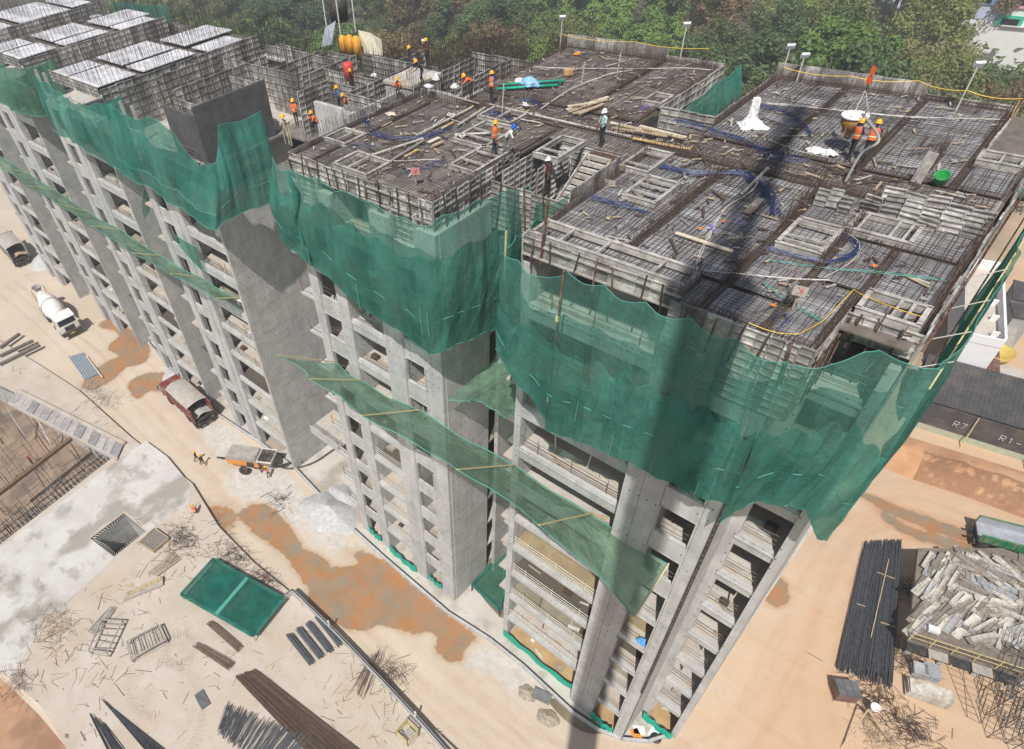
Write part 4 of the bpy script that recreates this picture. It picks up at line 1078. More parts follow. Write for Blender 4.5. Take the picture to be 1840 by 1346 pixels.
# ================================================================== work on the left wings' tops
zf = 33.95
def wallform(label, segs, h, z=zf, w=.6, loc=None):
    t = thing('wall_formwork', label, 'formwork', loc or (segs[0][0][0], segs[0][0][1], z))
    for a, b in segs:
        forms(t, a, b, z, h, w, max(3, round(h/.42)))
        forms(t, (b[0]+(a[1]-b[1])*.0, b[1]), a, z, h, w*1.6, 4) if False else None
    return t
# slab the men stand on between the middle wing and the next
sl = thing('storey_slab', 'storey slab with rising wall forms left of the middle wing deck', 'slab', (-37, 33, zf-.2))
box_part('slab', -41.9, -31.3, 28.2, 45, zf-.2, zf, simple('dark_slab', (.20, .18, .16), .9, 0, .4, 1.0, obj=False), sl)
wallform('ribbed wall forms rising beside the left edge of the middle deck', [((-31.3, 28.3), (-34.6, 28.3)), ((-31.6, 24.5), (-31.6, 28.3)), ((-36.0, 30), (-36.0, 36)), ((-36, 30), (-32, 30)), ((-33, 34), (-33, 40)), ((-39.5, 28.3), (-39.5, 31)), ((-39.5, 31), (-36, 31))], 3.3, loc=(-35, 29, zf))
wallform('ribbed wall forms in front of the orange drums', [((-42, 33), (-36, 33)), ((-42, 37), (-34, 37)), ((-30.5, 35), (-30.5, 41)), ((-34, 41), (-28.4, 41)), ((-38, 37), (-38, 40))], 3.2, loc=(-38, 37, zf))
gw = thing('concrete_wall', 'grey concrete walls just stripped of forms beside the crouching workers', 'wall', (-33, 33, zf))
box_part('wall', -33.6, -33.35, 27.6, 33.4, zf, 37.0, conc_wall, gw); box_part('wall', -33.3, -29.2, 33.6, 33.9, zf, 37.0, conc_wall, gw); box_part('wall', -29.1, -28.85, 33.9, 38, zf, 36.8, conc_wall, gw)
box_part('wall', -37.8, -34.8, 28.3, 28.6, zf, 36.9, conc_wall, gw); box_part('lintel', -34.7, -33.7, 28.3, 28.6, 36.3, 36.9, conc_wall, gw)
t = thing('table_form', 'low white topped form table where two workers sit', 'formwork', (-27.5, 34, 36))
q0 = G(742, 138, 37.4); m = MB(); m.box(q0.x-1.5, q0.x+1.3, q0.y-1.5, q0.y+1.6, 37.2, 37.4); part('top', m, conc_floor, t)
m = MB(); m.box(q0.x-1.4, q0.x+1.2, q0.y-1.4, q0.y+1.5, 34.2, 37.19); part('side', m, conc_wall, t)
# first wing left of the gap: standing wall forms
wf = thing('wall_formwork', 'dark faced wall forms above the tall net left of the gap', 'formwork', (-45, 22, zf))
box_part('slab', -54.5, -42.0, 21.2, 37, zf-.2, zf-.02, MATS['dark_slab'], wf)
dkf = simple('dark_form_face', (.105, .10, .10), .7, .1, .4, 1.2, obj=False)
m = MB(); m.box(-42.35, -42.2, 21.4, 27.6, zf, 37.9); part('form_face', m, dkf, wf)
m = MB(); m.box(-46.5, -42.4, 21.4, 21.55, zf, 37.3); part('form_face', m, dkf, wf)
forms(wf, (-46.4, 22.3), (-42.6, 22.3), zf, 3.7, .6, 8); forms(wf, (-43.0, 22.4), (-43.0, 27.5), zf, 3.7, .6, 8); forms(wf, (-46.5, 27.5), (-42.5, 27.5), zf, 3.6, .6, 8)
forms(wf, (-53.8, 21.5), (-53.8, 31), zf, 3.2, .7, 6); forms(wf, (-49.5, 24), (-49.5, 33), zf, 3.2, .7, 6); forms(wf, (-53, 31), (-43, 31), zf, 3.2, .7, 6); forms(wf, (-46, 31), (-46, 36), zf, 3.2, .7, 6)
forms(wf, (-52, 35), (-43, 35), zf, 3.2, .7, 6); forms(wf, (-42.3, 31), (-42.3, 36.5), zf, 3.2, .7, 6)
m = MB()
for i in range(6): m.box(-48.9+.62*i, -48.35+.62*i, 22.6, 23.0, zf+.4+.12*i, zf+2.2+.12*i)
part('stacked_panel', m, deckw, wf, stuff=True)
# white decks of the second and third wings
def whitedeck(label, rects, loc, cap):
    t = thing('deck_formwork', label, 'formwork', loc)
    deck(t, rects, ZD, (1.5, 1.5), DPW)
    x0 = min(r[0] for r in rects); x1 = max(r[1] for r in rects); y0 = min(r[2] for r in rects); y1 = max(r[3] for r in rects)
    forms(t, (x1+.15, y0), (x1+.15, y1), 34.2, 3.2, .7, 7); forms(t, (x0, y0-.1), (x1+.1, y0-.1), 36.7, .9, .7, 3)
    soffit(t, x0, x1, y0, y1, ZD-.3)
    return t
whitedeck('white panelled roof deck of the second wing left of the gap', [(-64, -61.2, 20.5, 24), (-60.8, -55.4, 20.5, 24.2), (-64, -59, 24.8, 30), (-58.4, -55.4, 24.8, 30), (-63, -58.5, 30.8, 36), (-57.5, -54.8, 30.8, 34.5)], (-59, 28, ZD-.1), 1)
whitedeck('white panelled roof deck of the third wing left of the gap', [(-80, -76.5, 20.5, 24), (-76, -71.6, 20.5, 24.4), (-80, -74.5, 25.2, 30), (-74, -71.6, 25.2, 30), (-79, -74, 31, 36), (-73.5, -71, 31, 35)], (-75, 28, ZD-.1), 1)
whitedeck('white panelled roof deck of the farthest wing at the upper left', [(-97, -91, 21, 26), (-90.5, -87, 21, 26), (-97, -87, 27, 33), (-96, -88, 33.6, 36)], (-92, 28, ZD-.1), 1)
# the forest of starter bars over all of it
def barforest(label, lines, zr, loc, h=(.9, 2.2), st=.4):
    t = thing('starter_bars', label, 'rebar', loc); m = MB()
    for a, b in lines: bristle(m, a, b, zr, h[0], h[1], st, .18, .0095)
    part('bar', m, rebar, t, stuff=True)
def grid_lines(x0, x1, y0, y1, nx, ny):
    L = [((x0+(x1-x0)*i/nx, y0), (x0+(x1-x0)*i/nx, y1)) for i in range(nx+1)]
    return L+[((x0, y0+(y1-y0)*j/ny), (x1, y0+(y1-y0)*j/ny)) for j in range(ny+1)]
barforest('thicket of starter bars over the white deck of the second left wing', grid_lines(-64, -55, 21, 36, 4, 5), ZD, (-60, 28, ZD))
barforest('thicket of starter bars over the white deck of the third left wing', grid_lines(-80, -71.5, 21, 36, 3, 5), ZD, (-76, 28, ZD))
barforest('thicket of starter bars over the farthest left wing', grid_lines(-97, -87, 21, 36, 3, 4), ZD, (-92, 30, ZD), (1.2, 2.6))
barforest('thicket of starter bars on the wing left of the gap', grid_lines(-53.5, -42.4, 22, 36.8, 4, 5), 36.6, (-48, 30, 36.6), (.8, 2.2))
barforest('thicket of starter bars on the storey left of the middle deck', grid_lines(-41.5, -31.5, 28.5, 44, 5, 6), 36.2, (-37, 33, 36.2), (.7, 1.8), .26)
barforest('starter bars standing behind the corridor toward the trees', grid_lines(-36, -28.4, 33, 44, 3, 4), 36.4, (-32, 38, 36.4), (.7, 2.0), .26)
# rear storey of the left wings
bk = thing('storey_slab', 'rear storey slab of the left wings, brown with rebar', 'slab', (-65, 38, zf))
box_part('slab', -100, -42, 34, 38.3, zf+1.0, zf+1.2, MATS['dark_slab'], bk)
m = MB()
for i in range(4): mat_bars(m, -98+14*i, -86+14*i, 34.3, 38.1, zf+1.3, .3, .3, .018)
part('bar_mat', m, rusty, bk, stuff=True)
barforest('brown thicket of starter bars along the rear of the left wings', grid_lines(-98, -43, 34.2, 38.2, 12, 2), zf+1.2, (-70, 43, zf+1.2), (1.0, 2.6), .4)

rw = thing('wall_formwork', 'pale wall forms and slab pieces along the rear of the left wings', 'formwork', (-70, 41, zf))
for i in range(9):
    x = -95+6.0*i; forms(rw, (x, 36.2+.6*(i % 3)), (x+3.4, 36.2+.6*(i % 3)), zf+1.2, 1.5, .8, 4); forms(rw, (x, 35), (x, 37.6), zf+1.2, 1.4, .9, 4)
    if i % 2: m = MB(); m.box(x+.3, x+3.4, 34.6, 35.8, zf+2.2, zf+2.35); part('slab_piece', m, deckw, rw)
# ================================================================== tower crane beside the camera (unseen; its mast and an added jib throw the long shadow)
# tall mast, members thickened to darken its shadow
cr = thing('tower_crane', 'tower crane mast whose shadow falls across the near wing', 'crane', (5.05, -2.4, 0))
cm = simple('crane_yellow', (.62, .42, .05), .5, .1, .2, 3)
hw = .62; cx, cy = 5.05, -2.4
for sx in (-1, 1):
    for sy in (-1, 1):
        m = MB(); m.bar((cx+sx*hw, cy+sy*hw, 0), (cx+sx*hw, cy+sy*hw, 79), .3, .3); part('mast_leg', m, cm, cr)
m = MB(); z = 0; s = 1
while z < 78:
    for a, b in (((-1, -1), (1, -1)), ((1, -1), (1, 1)), ((1, 1), (-1, 1)), ((-1, 1), (-1, -1))):
        p = (cx+a[0]*hw, cy+a[1]*hw); q = (cx+b[0]*hw, cy+b[1]*hw)
        m.bar((*p, z), (*q, z), .18, .18)
        m.bar((*p, z), (*q, z+2.0), .18, .18); m.bar((*q, z), (*p, z+2.0), .16, .16)
    z += 2.0; s = -s
part('lacing', m, cm, cr, stuff=True)
m = MB(); m.box(cx-.3, cx+.3, cy-.3, cy+.3, 0, 78); part('shadow_core', m, cm, cr)  # solid core added to fill out the mast's shadow, no real ladder
A = Vector((cx, cy, 79)); T = Vector((5.0, 8.1, 92.5)); jx = (T-A).normalized(); jn = Vector((1, 0, 0)); ju = jx.cross(jn).normalized()
m = MB()
for off in (jn*.5, -jn*.5, ju*.8): m.bar(A+off, T+off*.7, .3, .3)
L_ = (T-A).length
for i in range(int(L_/1.2)):
    p = A+jx*1.2*i
    for s_ in (1, -1): m.bar(p+jn*.5*s_, p+jx*.6+ju*.8, .13, .13); m.bar(p+jx*.6+ju*.8, p+jx*1.2+jn*.5*s_, .13, .13)
    m.bar(p+jn*.5, p+jx*1.2-jn*.5, .13, .13); m.bar(p-jn*.5, p+jx*1.2+jn*.5, .13, .13)
part('shadow_boom', m, cm, cr)  # made-up jib, aimed so its shadow carries on across the deck
m = MB(); m.box(cx-1.2, cx+1.2, cy-1.2, cy+1.2, 77.6, 79.4); part('slewing_ring', m, cm, cr)
# ================================================================== people
def rotx(v, a): c, s = math.cos(a), math.sin(a); return Vector((v.x, v.y*c-v.z*s, v.y*s+v.z*c))
def skeleton(lean=0, legs=((0, 0), (0, 0)), arms=((5, 8, 10), (5, 8, 10)), head=0):
    """joints of a figure facing +Y; angles in degrees; returns verts, edges, radii, zone per vertex"""
    V_, E_, Rr, Z_ = [], [], [], []
    def add(p, r, zone, par=None):
        V_.append(Vector(p)); Rr.append(r if isinstance(r, tuple) else (r, r)); Z_.append(zone)
        if par is not None: E_.append((par, len(V_)-1))
        return len(V_)-1
    pel = add((0, 0, 0), (.135, .105), 'leg')
    up = lambda d, L: rotx(Vector((0, 0, L)), -R(d))
    w = add(up(lean*.6, .17), (.13, .095), 'top', pel)
    ch = add(V_[w]+up(lean, .22), (.155, .11), 'top', w)
    ne = add(V_[ch]+up(lean, .13), (.075, .07), 'top', ch)
    nk = add(V_[ne]+up(lean*.8-head, .09), .05, 'skin', ne)
    hd = add(V_[nk]+up(lean*.7-head, .10), (.078, .092), 'skin', nk)
    tp = add(V_[hd]+up(lean*.6-head, .09), (.07, .08), 'skin', hd)
    for s, (th, kn) in zip((-1, 1), legs):
        h = add((s*.095, 0, -.06), .088, 'leg', pel)
        d1 = rotx(Vector((0, 0, -.42)), R(th)); k = add(V_[h]+d1, .058, 'leg', h)
        d2 = rotx(Vector((0, 0, -.42)), R(th-kn)); a = add(V_[k]+d2, .042, 'leg', k)
        f = add(V_[a]+Vector((0, .03, -.055)), .045, 'shoe', a); add(V_[f]+Vector((s*.02, .15, -.01)), .035, 'shoe', f)
    for s, (sp, ab, el) in zip((-1, 1), arms):
        sh = add(V_[ch]+up(lean, .09)+Vector((s*.17, 0, 0)), .058, 'sleeve', ch)
        base = R(-lean)
        d1 = rotx(Vector((s*math.sin(R(ab))*.29, 0, -math.cos(R(ab))*.29)), R(sp)+base*.3)
        e = add(V_[sh]+d1, .043, 'sleeve', sh)
        d2 = rotx(Vector((s*math.sin(R(ab*.6))*.25, 0, -math.cos(R(ab*.6))*.25)), R(sp+el)+base*.3)
        wr = add(V_[e]+d2, .029, 'skin', e)
        dd = d2.normalized(); side = dd.cross(Vector((0, 1, .2))).normalized()
        pm = add(V_[wr]+dd*.07, (.036, .02), 'skin', wr)
        for q, L in ((-.027, .065), (-.009, .078), (.009, .074), (.027, .058)):
            a1 = add(V_[pm]+dd*.025+side*q, .0095, 'skin', pm)
            a2 = add(V_[a1]+dd*L*.5+Vector((0, .012, 0)), .0085, 'skin', a1); add(V_[a2]+dd*L*.45+Vector((0, .026, .006)), .0075, 'skin', a2)
        t1 = add(V_[wr]+dd*.035+side*.036, .0105, 'skin', wr); add(V_[t1]+dd*.045+side*.018, .009, 'skin', t1)
    low = min(v.z-.04 for v in V_)
    V_ = [v-Vector((0, 0, low)) for v in V_]
    return V_, E_, Rr, Z_, (pel, w, ch, ne, nk, hd, tp)
POSES = {
 'stand': dict(),
 'talk': dict(lean=3, legs=((4, 2), (-4, 3)), arms=((25, 8, 75), (5, 10, 15))),
 'reach': dict(lean=10, legs=((8, 5), (-12, 4)), arms=((80, 10, 20), (60, 12, 40))),
 'up': dict(lean=-4, legs=((5, 3), (-6, 3)), arms=((150, 10, 10), (20, 10, 60))),
 'bend': dict(lean=75, legs=((18, 12), (4, 12)), arms=((75, 10, 15), (70, 8, 20)), head=25),
 'stoop': dict(lean=52, legs=((28, 40), (5, 30)), arms=((60, 8, 25), (55, 12, 30)), head=20),
 'squat': dict(lean=35, legs=((105, 125), (95, 120)), arms=((55, 15, 40), (60, 12, 30)), head=15),
 'walk': dict(lean=6, legs=((24, 6), (-22, 18)), arms=((-20, 8, 15), (25, 8, 25))),
 'sit': dict(lean=12, legs=((85, 80), (80, 85)), arms=((40, 8, 40), (35, 10, 50)), head=8),
}
skinm = simple('skin_brown', (.17, .085, .05), .6, 0, .15, 8)
hairm = simple('hair_black', (.012, .010, .009), .6, 0, .2, 20)
shoem = simple('shoe_dark', (.03, .025, .022), .7, 0, .3, 8, dirt=(.2, .15, .1))
def cloth(n, c): return simple('cloth_'+n, c, .85, 0, .3, 7, dirt=tuple(x*.75+.02 for x in c))
CL = dict(orange=(.78, .16, .04), mint=(.42, .60, .54), dark=(.025, .026, .032), navy=(.02, .03, .07), white=(.72, .70, .66), maroon=(.10, .018, .022), blue=(.05, .13, .34), beige=(.48, .40, .30), grey=(.16, .16, .17), red=(.55, .05, .04), green=(.06, .16, .12), yellow=(.75, .48, .05))
HELM = dict(yellow=(.82, .42, .01), white=(.80, .80, .78), blue=(.01, .09, .52))
helm_m = {k: simple('helmet_'+k, v, .35, 0, .08, 5) for k, v in HELM.items()}
def limb_dist(p, a, b):
    d = b-a; t = max(0, min(1, (p-a).dot(d)/max(1e-9, d.length_squared))); return (p-a-d*t).length
BODY = {}
def body_mesh(pose):
    if pose in BODY: return BODY[pose]
    V_, E_, Rr, Z_, sp = skeleton(**POSES[pose])
    me = bpy.data.meshes.new('tmp'); me.from_pydata([tuple(v) for v in V_], E_, [])
    o = bpy.data.objects.new('tmp', me); COL.objects.link(o)
    sk = o.modifiers.new('s', 'SKIN'); ss = o.modifiers.new('u', 'SUBSURF'); ss.levels = 1; ss.render_levels = 1
    for i, d in enumerate(me.skin_vertices[0].data): d.radius = Rr[i]; d.use_root = (i == 0)
    dg = bpy.context.evaluated_depsgraph_get(); dg.update()
    ev = o.evaluated_get(dg).to_mesh()
    vs = [v.co.copy() for v in ev.vertices]; fs = [tuple(p.vertices) for p in ev.polygons]
    o.evaluated_get(dg).to_mesh_clear()
    bpy.data.objects.remove(o); bpy.data.meshes.remove(me)
    zone = []
    for f in fs:
        c = sum((vs[i] for i in f), Vector())/len(f); best = (9, 'top')
        for a, b in E_:
            d = limb_dist(c, V_[a], V_[b])/max(.03, (Rr[a][0]+Rr[b][0])*.5)
            if d < best[0]: best = (d, Z_[b])
        zone.append(best[1])
    BODY[pose] = (vs, fs, zone, V_, sp)
    return BODY[pose]
ZI = {'leg': 0, 'top': 1, 'sleeve': 2, 'skin': 3, 'shoe': 4}
PM = {}
def person(label, px, py, z, pose, face, top, legs='dark', vest=None, helmet='yellow', sleeve=None, scale=1.0, at=None):
    p = at or G(px, py, z)
    vs, fs, zone, J, sp = body_mesh(pose)
    pel, w, ch, ne, nk, hd, tp = sp
    t = thing('person', label, 'person', p, group=None, rz=R(face), local=True); t.scale = (scale,)*3
    key = (pose, top, legs, sleeve)
    if key not in PM:
        mb = MB(); mb.v = [tuple(v) for v in vs]; mb.f = fs; mb.mi = [ZI[q] for q in zone]
        PM[key] = mb.mesh('body', [cloth(legs, CL[legs]), cloth(top, CL[top]), cloth(sleeve or top, CL[sleeve or top]), skinm, shoem], None, True)
    b = bpy.data.objects.new('body', PM[key]); link(b, t)
    up = (J[tp]-J[nk]).normalized(); q = Vector((0, 0, 1)).rotation_difference(up).to_matrix().to_4x4()
    M = Matrix.Translation(J[hd]+up*.045) @ q
    if helmet:
        m = MB(); m.lathe([(.001, .135), (.06, .125), (.10, .09), (.122, .04), (.126, 0), (.128, -.012), (.15, -.02), (.15, -.028), (.122, -.02)], 14, M)
        for a in range(3): pass
        m.add([M @ Vector(c) for c in ((-.10, .08, -.02), (.10, .08, -.02), (.06, .20, -.04), (-.06, .20, -.04))], [(0, 1, 2, 3)])
        h = part('helmet', m, helm_m[helmet], t, smooth=True)
    m = MB(); m.lathe([(.001, .11), (.06, .10), (.096, .05), (.098, -.01), (.088, -.05), (.02, -.06)], 10, Matrix.Translation(J[hd]+up*.01+Vector((0, -.016, 0))) @ q); part('hair', m, hairm, t, smooth=True)
    fw = rotx(Vector((0, 1, 0)), math.atan2(-up.y, up.z)); c = J[hd]-up*.01
    m = MB()
    m.add([c+fw*.083+up*.02, c+fw*.112-up*.022, c+fw*.085-up*.028+Vector((.016, 0, 0)), c+fw*.085-up*.028-Vector((.016, 0, 0))], [(0, 2, 1), (0, 1, 3), (1, 2, 3)])
    part('nose', m, skinm, t)
    for s in (-1, 1):
        m = MB(); e = c+fw*.085+up*.022+Vector((s*.031, 0, 0)); m.box(-.012, .012, -.006, .006, -.006, .006, Matrix.Translation(e)); part('eye', m, hairm, t)
        m = MB(); e = c+Vector((s*.083, 0, 0)); m.box(-.008, .008, -.02, .016, -.03, .03, Matrix.Translation(e)); part('ear', m, skinm, t)
    m = MB(); e = c+fw*.083-up*.052; m.box(-.024, .024, -.005, .005, -.006, .006, Matrix.Translation(e)); part('mouth', m, cloth('maroon', CL['maroon']), t)
    if vest:
        m = MB(); rings = []
        a0, a1, a2, a3 = J[pel]+(J[w]-J[pel])*.1, J[w], J[ch], J[ne]
        for pnt, rx, ry in ((a0, .192, .15), (a1, .178, .135), (a2, .205, .15), (a2.lerp(a3, .62), .195, .125), (a3+Vector((0, 0, .015)), .10, .09)):
            d = (a2-a0).normalized(); e2 = d.cross(Vector((1, 0, 0))).normalized()
            rings.append([pnt+Vector((1, 0, 0))*rx*math.cos(2*math.pi*k/14)+e2*ry*math.sin(2*math.pi*k/14) for k in range(14)])
        rings = [r+[r[0]] for r in rings]; m.sheet(rings)
        v = part('vest', m, cloth(vest, CL[vest]), t, smooth=True)
        m = MB(); r = rings[1]; up2 = (a2-a0).normalized()*.03
        m.sheet([[x*1.0+(x-a1)*.03-up2 for x in r], [x+(x-a1)*.03+up2 for x in r]]); sb = part('reflective_band', m, simple('reflective', (.75, .72, .45), .4, .1, .1, 5), v)
    return t
dz = ZD+.1
person('standing man in mint shirt, dark trousers and white helmet by the stairs', 1079, 262, dz, 'talk', 175, 'mint', 'dark', None, 'white')
person('man in dark maroon shirt and white helmet standing down in the stair shaft', 981, 345, 36.0, 'stand', 160, 'maroon', 'dark', None, 'white')
person('worker in orange vest standing beside the stooping man in blue helmet', 888, 281, dz, 'talk', -70, 'orange', 'navy', 'orange', 'yellow')
person('stooping man in white shirt, grey trousers and blue helmet', 908, 279, dz, 'stoop', -80, 'white', 'grey', None, 'blue')
person('worker in orange vest seen from behind near the green pipe bundle', 883, 186, dz, 'stand', -20, 'blue', 'dark', 'orange', 'yellow')
person('worker bent double in an orange top left of the green pipe bundle', 849, 176, dz, 'bend', 150, 'orange', 'dark', None, 'yellow')
person('worker in dark clothes sitting on the white topped form table, left one', 738, 122, 37.45-.35, 'sit', 200, 'dark', 'dark', None, 'yellow')
person('worker in dark clothes with a red strap at the right of the form table', 768, 120, 37.3, 'talk', 190, 'maroon', 'dark', None, 'yellow')
person('worker in dark clothes bending in front of the form table', 760, 152, dz, 'stoop', 160, 'dark', 'navy', None, 'yellow')
person('worker in dark red shirt carrying a red drum between the grey walls', 633, 174, 36.2, 'up', 160, 'maroon', 'dark', None, 'yellow')
person('worker in an orange vest at the rear left corner of the middle deck', 719, 172, 36.9, 'squat', 200, 'orange', 'dark', 'orange', 'yellow')
person('worker in orange vest with folded arms left of the middle deck', 535, 228, 36.0, 'talk', -150, 'orange', 'dark', 'orange', 'yellow')
person('worker in beige shirt leaning on a pole at the middle deck corner', 518, 262, 37.3, 'reach', -120, 'beige', 'beige', None, 'yellow')
person('worker in blue shirt behind the left edge of the middle deck', 612, 204, 36.0, 'talk', 170, 'blue', 'dark', None, 'yellow')
person('worker in orange shirt crouched beside the one in blue', 625, 200, 36.0, 'squat', 180, 'orange', 'dark', None, 'yellow')
person('worker in orange vest behind the left deck edge, nearest the small frame', 571, 232, 36.0, 'squat', 170, 'orange', 'dark', 'orange', 'yellow')
person('worker in orange vest at the top of the tall left net', 457, 214, 35.2, 'stand', 170, 'orange', 'dark', 'orange', 'yellow')
person('worker with only a yellow helmet and dark shirt showing past the left net', 471, 208, 35.2, 'talk', 190, 'dark', 'dark', None, 'yellow')
person('left one of two orange vested men steering the concrete bucket', 1523, 287, dz, 'up', -35, 'blue', 'dark', 'orange', 'yellow')
person('right one of two orange vested men steering the concrete bucket', 1549, 291, dz, 'reach', 10, 'dark', 'dark', 'orange', 'yellow')
person('left one of two men in maroon and yellow walking down the sandy road', 356, 830, .02, 'walk', -60, 'maroon', 'maroon', None, 'yellow', scale=1.02)
person('right one of two men in maroon and yellow walking down the sandy road', 366, 836, .02, 'walk', -75, 'maroon', 'maroon', None, 'yellow', scale=1.02)
person('worker in orange vest at the rear of the orange concrete pump', 484, 858, .02, 'reach', 120, 'dark', 'dark', 'orange', 'yellow')
person('worker in orange vest squatting at the slab edge by the rods', 352, 925, PZ+.01, 'squat', 60, 'orange', 'dark', 'orange', 'yellow')
person('worker in red shirt down in the scaffolded pit', 60, 835, -3.9, 'stand', 40, 'red', 'dark', None, 'yellow')
# ================================================================== things lying on the decks
def D(px, py, h=.1): return G(px, py, ZD+h)
def pipe(label, a, b, r=.085, mat=None, open_end=True, name='pipe', h=.18, cat='pipe'):
    r *= .72
    a = D(*a, h); b = D(*b, h); m = MB(); d = (b-a).normalized()
    t = thing(name, label, cat, ((a+b)/2))
    m.tube([a, b], r, 10, False); 
    m.tube([a, b], r*.86, 10, False)
    part('barrel', m, mat or pvc, t, smooth=True)
    for e, s in ((a, 1), (b, -1)):
        m = MB(); m.tube([e, e+d*s*.16], r*1.13, 10, False); part('collar', m, mat or pvc, t, smooth=True)
    m = MB(); m.tube([a+d*.05, a+d*.06], r*.85, 8); part('shade_disc', m, black, t)  # black disc stands for the shade inside the open end
    return t
ypvc = simple('yellowed_pipe', (.55, .36, .10), .55, 0, .35, 3, dirt=(.5, .46, .4))
pipe('long grey pipe reaching to the middle of the middle wing deck', (667, 279), (760, 249)); pipe('darker grey pipe lying beside the long one on the middle deck', (685, 300), (762, 252), .1, simple('dark_pvc', (.25, .235, .21), .6, 0, .3, 4))
pipe('grey pipe pointing at the rear forms on the middle deck', (747, 244), (846, 194)); pipe('grey pipe with an open dark mouth near the standing man', (821, 226), (871, 194), .095)
pipe('short pale pipe beside two white spacers', (817, 242), (882, 239), .09); pipe('grey pipe along the corridor left of the white spacer pile', (880, 188), (958, 206), .1)
pipe('grey pipe behind the bent worker', (800, 169), (862, 187), .095); pipe('short yellowed pipe on the middle deck', (726, 282), (751, 269), .085, ypvc)
pipe('short yellowed pipe beside the pale ones near the ladder-like frame', (792, 232), (814, 220), .085, ypvc); pipe('stub of pale pipe above the yellowed one', (777, 227), (799, 213), .08)
pipe('pale pipe elbowing up near the rear forms', (822, 206), (850, 191), .08, ypvc)
pipe('grey pipe with open mouth on the near wing deck', (1330, 351), (1379, 303), .095); pipe('pale corridor pipe with an orange stain', (1138, 249), (1241, 269), .1, ypvc)
pipe('pale pipe running along the corridor behind the man in mint shirt', (962, 207), (1134, 246), .09); pipe('thin white pipe lying flat near the rear corridor', (923, 212), (973, 221), .05)
m = MB()
def planks(label, segs, w=.2, hh=.06):
    t = thing('plank_stack', label, 'planks', D(*segs[0][0]))
    for i, (a, b) in enumerate(segs):
        m = MB(); m.bar(D(*a, .14+.035*i), D(*b, .14+.035*i), w, hh); part('plank', m, wood if i % 3 else simple('pale_timber', (.60, .52, .40), .8, 0, .2, 5), t)
planks('single pale plank on the near wing deck', [((1214, 418), (1317, 452))], .16)
planks('loose stack of pale planks on the rear middle deck', [((1018, 197), (1093, 174)), ((1022, 201), (1090, 178)), ((1030, 204), (1078, 190)), ((1020, 191), (1070, 184)), ((1040, 205), (1085, 186))], .2)
planks('row of pale planks along the corridor behind the man in mint shirt', [((1097, 220), (1175, 238)), ((1110, 224), (1180, 240)), ((1100, 229), (1170, 241)), ((1150, 226), (1233, 247)), ((1155, 230), (1230, 249)), ((1140, 234), (1200, 245))], .17)
planks('two short planks crossing on the middle deck', [((770, 256), (789, 247)), ((778, 262), (796, 254))], .25, .05)
planks('short mossy plank on the near wing deck by the blue conduits', [((1349, 376), (1367, 357)), ((1342, 382), (1356, 371))], .3, .05)
def smooth_line(pts, k=8):
    L = [Vector(p) for p in pts]; return [catmull(L, i/((len(L)-1)*k)) for i in range((len(L)-1)*k+1)]
hosew = simple('dusty_hose', (.56, .54, .50), .6, 0, .25, 4, dirt=(.34, .3, .25))
def bundle(label, pts, n, mat, r=.018, spread=.16, cat='conduit', name='conduit_bundle', h=.12, seed=0):
    r *= .62; spread *= 1.15 if cat == 'conduit' else .8
    rr = random.Random(seed+len(pts)*7+n); base = [D(px, py, h) for px, py in pts]
    if cat in ('hose', 'rope'):
        nb = [base[0]]
        for a_, b_ in zip(base[:-1], base[1:]):
            n_ = max(1, int((b_-a_).length/1.6))
            nb += [a_.lerp(b_, (i_+1)/n_)+(Vector((rr.gauss(0, .11), rr.gauss(0, .11), rr.uniform(0, .04))) if i_+1 < n_ else Vector((0, 0, 0))) for i_ in range(n_)]
        base = nb
    t = thing(name, label, cat, base[0])
    for k in range(n):
        o = [Vector((rr.gauss(0, spread), rr.gauss(0, spread), rr.uniform(0, .05))) for _ in base]
        m = MB(); m.tube(smooth_line([b+x for b, x in zip(base, o)]), r, 4, False); part('tube', m, mat, t)
    return t
bundle('blue conduit bundle curving across the middle deck', [(650, 200), (667, 235), (692, 247), (730, 250), (767, 245), (812, 230)], 9, blueconduit, .022, .12)
bundle('thick blue conduit bundle sweeping over the near wing deck', [(1184, 298), (1246, 310), (1308, 312), (1335, 312), (1360, 333), (1386, 356), (1392, 387)], 14, blueconduit, .022, .16)
bundle('blue conduit bundle at the near wing front left', [(1070, 356), (1122, 370), (1167, 380)], 9, blueconduit, .022, .14)
bundle('blue conduit bundle along the corridor', [(1209, 217), (1267, 230), (1341, 254), (1390, 277), (1440, 290)], 10, blueconduit, .02, .2)
bundle('blue conduit loop past the double barred frame', [(1380, 446), (1441, 463), (1482, 468), (1527, 460), (1540, 439), (1517, 422)], 8, blueconduit, .022, .1)
bundle('blue conduit run bending near the concrete bucket', [(1351, 188), (1408, 201), (1443, 223), (1457, 245)], 6, blueconduit, .022, .1)
bundle('faint blue conduits near the standing orange vested worker', [(857, 209), (883, 204), (907, 213), (937, 229)], 8, blueconduit, .018, .25)
bundle('blue conduits beside the white spacer pile', [(937, 180), (960, 182), (978, 192)], 9, blueconduit, .02, .15)
bundle('blue conduits fanning on the left of the middle deck', [(590, 250), (615, 258), (650, 262), (672, 265)], 6, blueconduit, .018, .2)
bundle('blue conduits lying under the front right of the middle deck', [(735, 310), (770, 298), (800, 290)], 6, blueconduit, .018, .15)
bundle('blue conduits in a tangle near the front right corner', [(1385, 575), (1400, 560), (1415, 575), (1392, 590)], 4, blueconduit, .018, .1)
bundle('white hose pair winding down the near wing deck', [(1372, 312), (1349, 343), (1308, 372), (1283, 403), (1273, 432)], 2, hosew, .03, .06, 'hose', 'hose')
